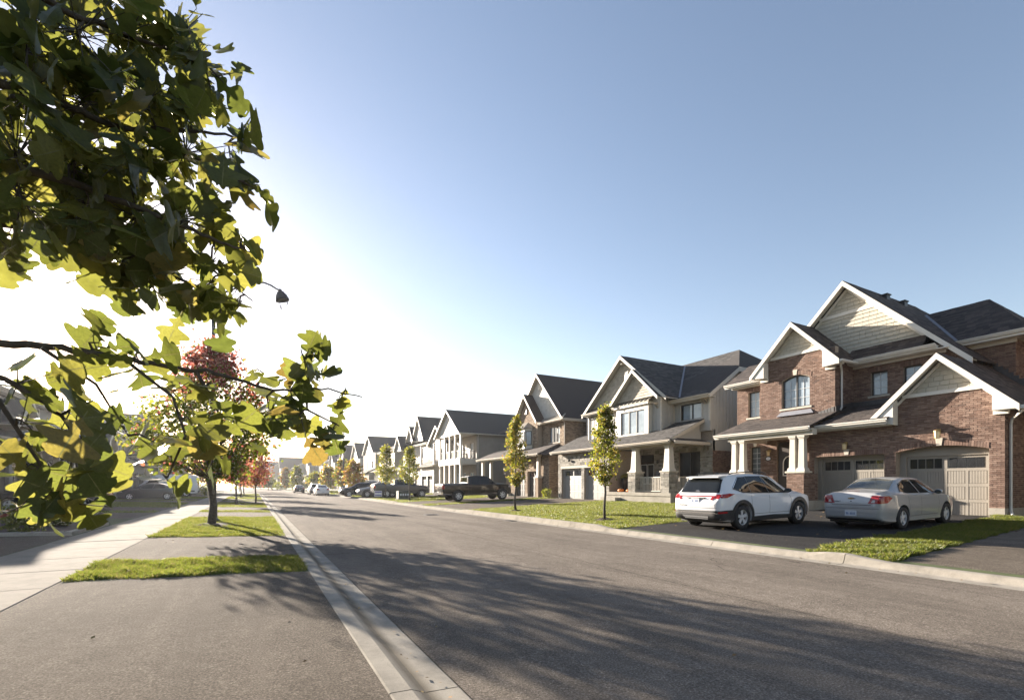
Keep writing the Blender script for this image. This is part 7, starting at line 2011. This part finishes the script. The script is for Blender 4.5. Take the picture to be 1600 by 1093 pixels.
# where the leaves hang: patches of the view (x, y, spread, depth, leaves)
CL = [(40, 40, 60, 1.8, 14), (120, 60, 60, 2.0, 14), (200, 40, 50, 2.2, 12), (260, 60, 40, 2.3, 10), (310, 85, 28, 2.3, 6), (290, 30, 22, 2.4, 3),
      (40, 150, 60, 1.8, 14), (130, 150, 60, 2.0, 14), (220, 140, 50, 2.1, 13), (290, 160, 42, 2.2, 11), (330, 140, 22, 2.3, 3), (385, 200, 18, 2.25, 5), (350, 130, 18, 2.3, 4),
      (30, 240, 60, 1.8, 15), (120, 250, 60, 2.0, 15), (210, 250, 55, 2.1, 14), (290, 240, 42, 2.2, 10), (330, 275, 30, 2.3, 5), (395, 290, 20, 2.35, 6), (360, 250, 20, 2.3, 4),
      (40, 330, 60, 1.8, 14), (130, 340, 55, 2.0, 14), (215, 345, 50, 2.15, 13), (290, 340, 38, 2.3, 9), (340, 370, 28, 2.4, 8), (10, 385, 30, 1.9, 5),
      (190, 410, 40, 2.2, 14), (262, 425, 44, 2.3, 18), (290, 470, 30, 2.4, 8), (225, 440, 26, 2.3, 6), (325, 445, 34, 2.4, 12), (350, 410, 24, 2.4, 6), (372, 478, 15, 2.5, 5), (375, 385, 20, 2.4, 4), (345, 490, 24, 2.5, 4),
      (155, 535, 28, 1.95, 5), (215, 560, 34, 2.1, 7), (100, 585, 34, 1.85, 6), (30, 600, 45, 1.8, 9), (270, 610, 34, 2.15, 7), (330, 600, 20, 2.25, 3), (400, 575, 16, 2.4, 3),
      (478, 560, 20, 2.5, 6), (490, 590, 20, 2.5, 5), (455, 620, 22, 2.5, 6), (460, 655, 24, 2.5, 5), (515, 675, 18, 2.5, 3), (530, 620, 16, 2.6, 2), (420, 640, 20, 2.4, 4),
      (40, 660, 50, 1.8, 11), (120, 640, 45, 1.9, 10), (190, 650, 40, 2.0, 8), (240, 690, 34, 2.05, 7), (300, 660, 34, 2.15, 8), (350, 690, 30, 2.3, 7), (385, 660, 24, 2.4, 4), (330, 725, 30, 2.3, 4),
      (40, 730, 45, 1.85, 10), (110, 720, 40, 1.9, 8), (60, 785, 40, 1.85, 7), (130, 780, 34, 1.95, 6), (160, 740, 26, 2.0, 3), (262, 750, 26, 2.05, 5), (10, 800, 30, 1.8, 4)]
lv = []; tw = MB()
for (x, y, sp, Z, n) in CL:
    c = V3(x, y, Z); near = min(allpts, key=lambda p: (p - c).length)
    mid = near.lerp(c, .5) + Vector((R.gauss(0, .015), R.gauss(0, .015), .02))
    tw.tube([tuple(near - ROOT), tuple(mid - ROOT), tuple(c - ROOT)], [.006, .0045, .0025], 5, caps=False)
    dense = y < 420 and x < 330
    for k in range(int(n * (3.1 if dense else (1.5 if x > 400 else .66 if y > 540 else .95)) + R.random())):
        zz = Z + R.gauss(0, .16) + (R.choice((0, .5, .9, 1.5)) * R.random() if dense else 0)
        p = V3(x + R.gauss(0, sp * .72), y + R.gauss(0, sp * .68), zz)
        base = near.lerp(c, R.uniform(.4, 1.0))
        d = (p - base); 
        if d.length < .01: d = Vector((0, 0, -1))
        q = p - d.normalized() * .09
        lv.append((q, (d.normalized() + Vector((R.gauss(0, .55), R.gauss(0, .55), R.gauss(-.25, .5)))).normalized()))
        if (q - base).length > .05: tw.tube([tuple(base - ROOT), tuple(q - ROOT)], [.0028, .0016], 4, caps=False)
tw.build('twig', 'oakbark', oak, True, kind='stuff')
lv.sort(key=lambda e: (e[0] - Vector((0, 0, EYE))).length)
def leaf_matrix(q, d, size, r, street=False):
    # leaves spread towards the open light of the street
    a = Vector((r.gauss(0, 1), r.gauss(0, 1), r.gauss(0, 1) + .35)) + (Vector((.35, -.75, .1)) * r.choice((-1.1, 1.3)) if street else Vector((0, 0, 0))); n = (a - d * a.dot(d)).normalized(); s = n.cross(d)
    return Matrix(((d.x, s.x, n.x, q.x), (d.y, s.y, n.y, q.y), (d.z, s.z, n.z, q.z), (0, 0, 0, 1))) @ Matrix.Diagonal((size, size, size * .9, 1))
extra = []
for i, (q, d) in enumerate(lv):
    mt = leaf_matrix(q - ROOT, d, R.uniform(.115, .20), R, True)
    if i < 300:
        o = bpy.data.objects.new('leaf', LEAVES[i % 16]); COL.objects.link(o); o.parent = oak; o.matrix_local = mt
    else: extra.append((LEAVES[i % 16], mt))
def join(lst, name, mat):
    Vs, Fs, k = [], [], 0
    for me, mt in lst:
        n = len(me.vertices); co = np.empty(n * 3, np.float32); me.vertices.foreach_get('co', co); co = co.reshape(-1, 3)
        A = np.array(mt); Vs.append(co @ A[:3, :3].T + A[:3, 3])
        f = np.empty(len(me.loops), np.int32); me.loops.foreach_get('vertex_index', f); Fs.append(f.reshape(-1, 4) + k); k += n
    o = bpy.data.objects.new(name, np_mesh(name, np.concatenate(Vs), np.concatenate(Fs), [mat], None, True)); COL.objects.link(o); o.parent = oak; o['kind'] = 'stuff'
    return o
join(extra, 'foliage', 'oak_far')
# the rest of the crown, beside and behind the camera
lst = []; lm = MB()
for k in range(46):
    a = R.uniform(0, 6.283); f = R.random(); z = 2.5 + 3.3 * f; rr = R.uniform(.5, 1) * 1.75 * math.sin(math.pi * (.18 + .75 * f))
    c = Vector((rr * math.cos(a), .1 + rr * math.sin(a), z)); w = c + ROOT
    u, v = w.x * CT - w.y * ST, w.x * ST + w.y * CT
    if v > -.6 and u / max(v, .3) > -1.5: continue
    lm.tube([(0, .1, max(1.7, z - rr)), tuple(c * .6 + Vector((0, 0, z * .35))), tuple(c)], [.025, .014, .004], 5, caps=False)
    for j in range(34):
        q = c + Vector((R.gauss(0, .28), R.gauss(0, .28), R.gauss(0, .24))); d = Vector((R.gauss(0, 1), R.gauss(0, 1), R.gauss(-.4, .8))).normalized()
        lst.append((SIMPLE[j % 4], leaf_matrix(q, d, R.uniform(.12, .19), R)))
lm.build('branch', 'oakbark', oak, True)
join(lst, 'foliage', 'oak_far')

# ------------------------------------------------------------------ fallen leaves and grit
M['dryleaf'] = island_mat('dry_leaf', [(0, (.16, .09, .04)), (.5, (.22, .14, .06)), (.8, (.26, .19, .07)), (1, (.12, .06, .035))], .8, .2, 20, 0)
def litter(label, n, t0, t1, s0, s1, size, zf, seed, edge=None):
    rs = np.random.default_rng(seed)
    t = rs.uniform(t0, t1, n); s = rs.uniform(s0, s1, n)
    if edge is not None: t = edge + rs.normal(0, .10, n)
    C = np.stack([t + cs(s), s, zf(t) + .012], 1)
    a = rs.uniform(0, 6.283, n); L = size * (.5 + rs.random(n)); d = np.stack([np.cos(a) * L, np.sin(a) * L, rs.uniform(0, .35, n) * L], 1); e = np.stack([-np.sin(a) * L * .6, np.cos(a) * L * .6, rs.uniform(0, .35, n) * L], 1)
    V = np.stack([C - d, C + e, C + d, C - e], 1).reshape(-1, 3); i = np.arange(n) * 4
    o = bpy.data.objects.new('fallen_leaves', np_mesh('fallen_leaves', V, np.stack([i, i + 1, i + 2, i + 3], 1), ['dryleaf'])); COL.objects.link(o)
    return tag(o, label, 'leaves', kind='stuff')
litter('small dry leaves in the left gutter', 150, 0, 1, 2.2, 60, .018, lambda t: np.full_like(t, .012), 1, 1.12)
litter('dry leaves scattered on the left boulevard grass', 240, -2.3, .7, 8.9, 44, .028, lambda t: hz(t) + .045, 2)
litter('dry leaves scattered on the right lawns', 420, 10.2, 20, 4.6, 48, .030, lambda t: hz(t) + .05, 3)
litter('a few dry leaves on the near driveway and road', 90, -2.2, 9.4, 2.5, 30, .018, lambda t: np.where((t > 1.36) & (t < 9.58), road_z(t), np.where(t > .83, .03, hz(t) + .01)), 4)
litter('dry leaves in the right gutter', 120, 0, 1, 3, 60, .022, lambda t: np.full_like(t, .012), 5, 9.72)

# ------------------------------------------------------------------ evening haze over the whole street
mb = MB(); mb.box(-400, 420, -320, 900, -2.5, 16)
hm = bpy.data.materials.new('haze_air'); hm.use_nodes = True
hn = hm.node_tree; hn.nodes.remove(hn.nodes['Principled BSDF'])
vol = hn.nodes.new('ShaderNodeVolumePrincipled')
vol.inputs['Color'].default_value = (.92, .94, 1.0, 1)
vol.inputs['Density'].default_value = 0.00022
vol.inputs['Anisotropy'].default_value = .6
hn.links.new(vol.outputs[0], hn.nodes['Material Output'].inputs['Volume'])
hz_o = mb.build('haze', hm, kind='stuff')
hz_o['label'] = 'thin pale evening haze in the air of the street'
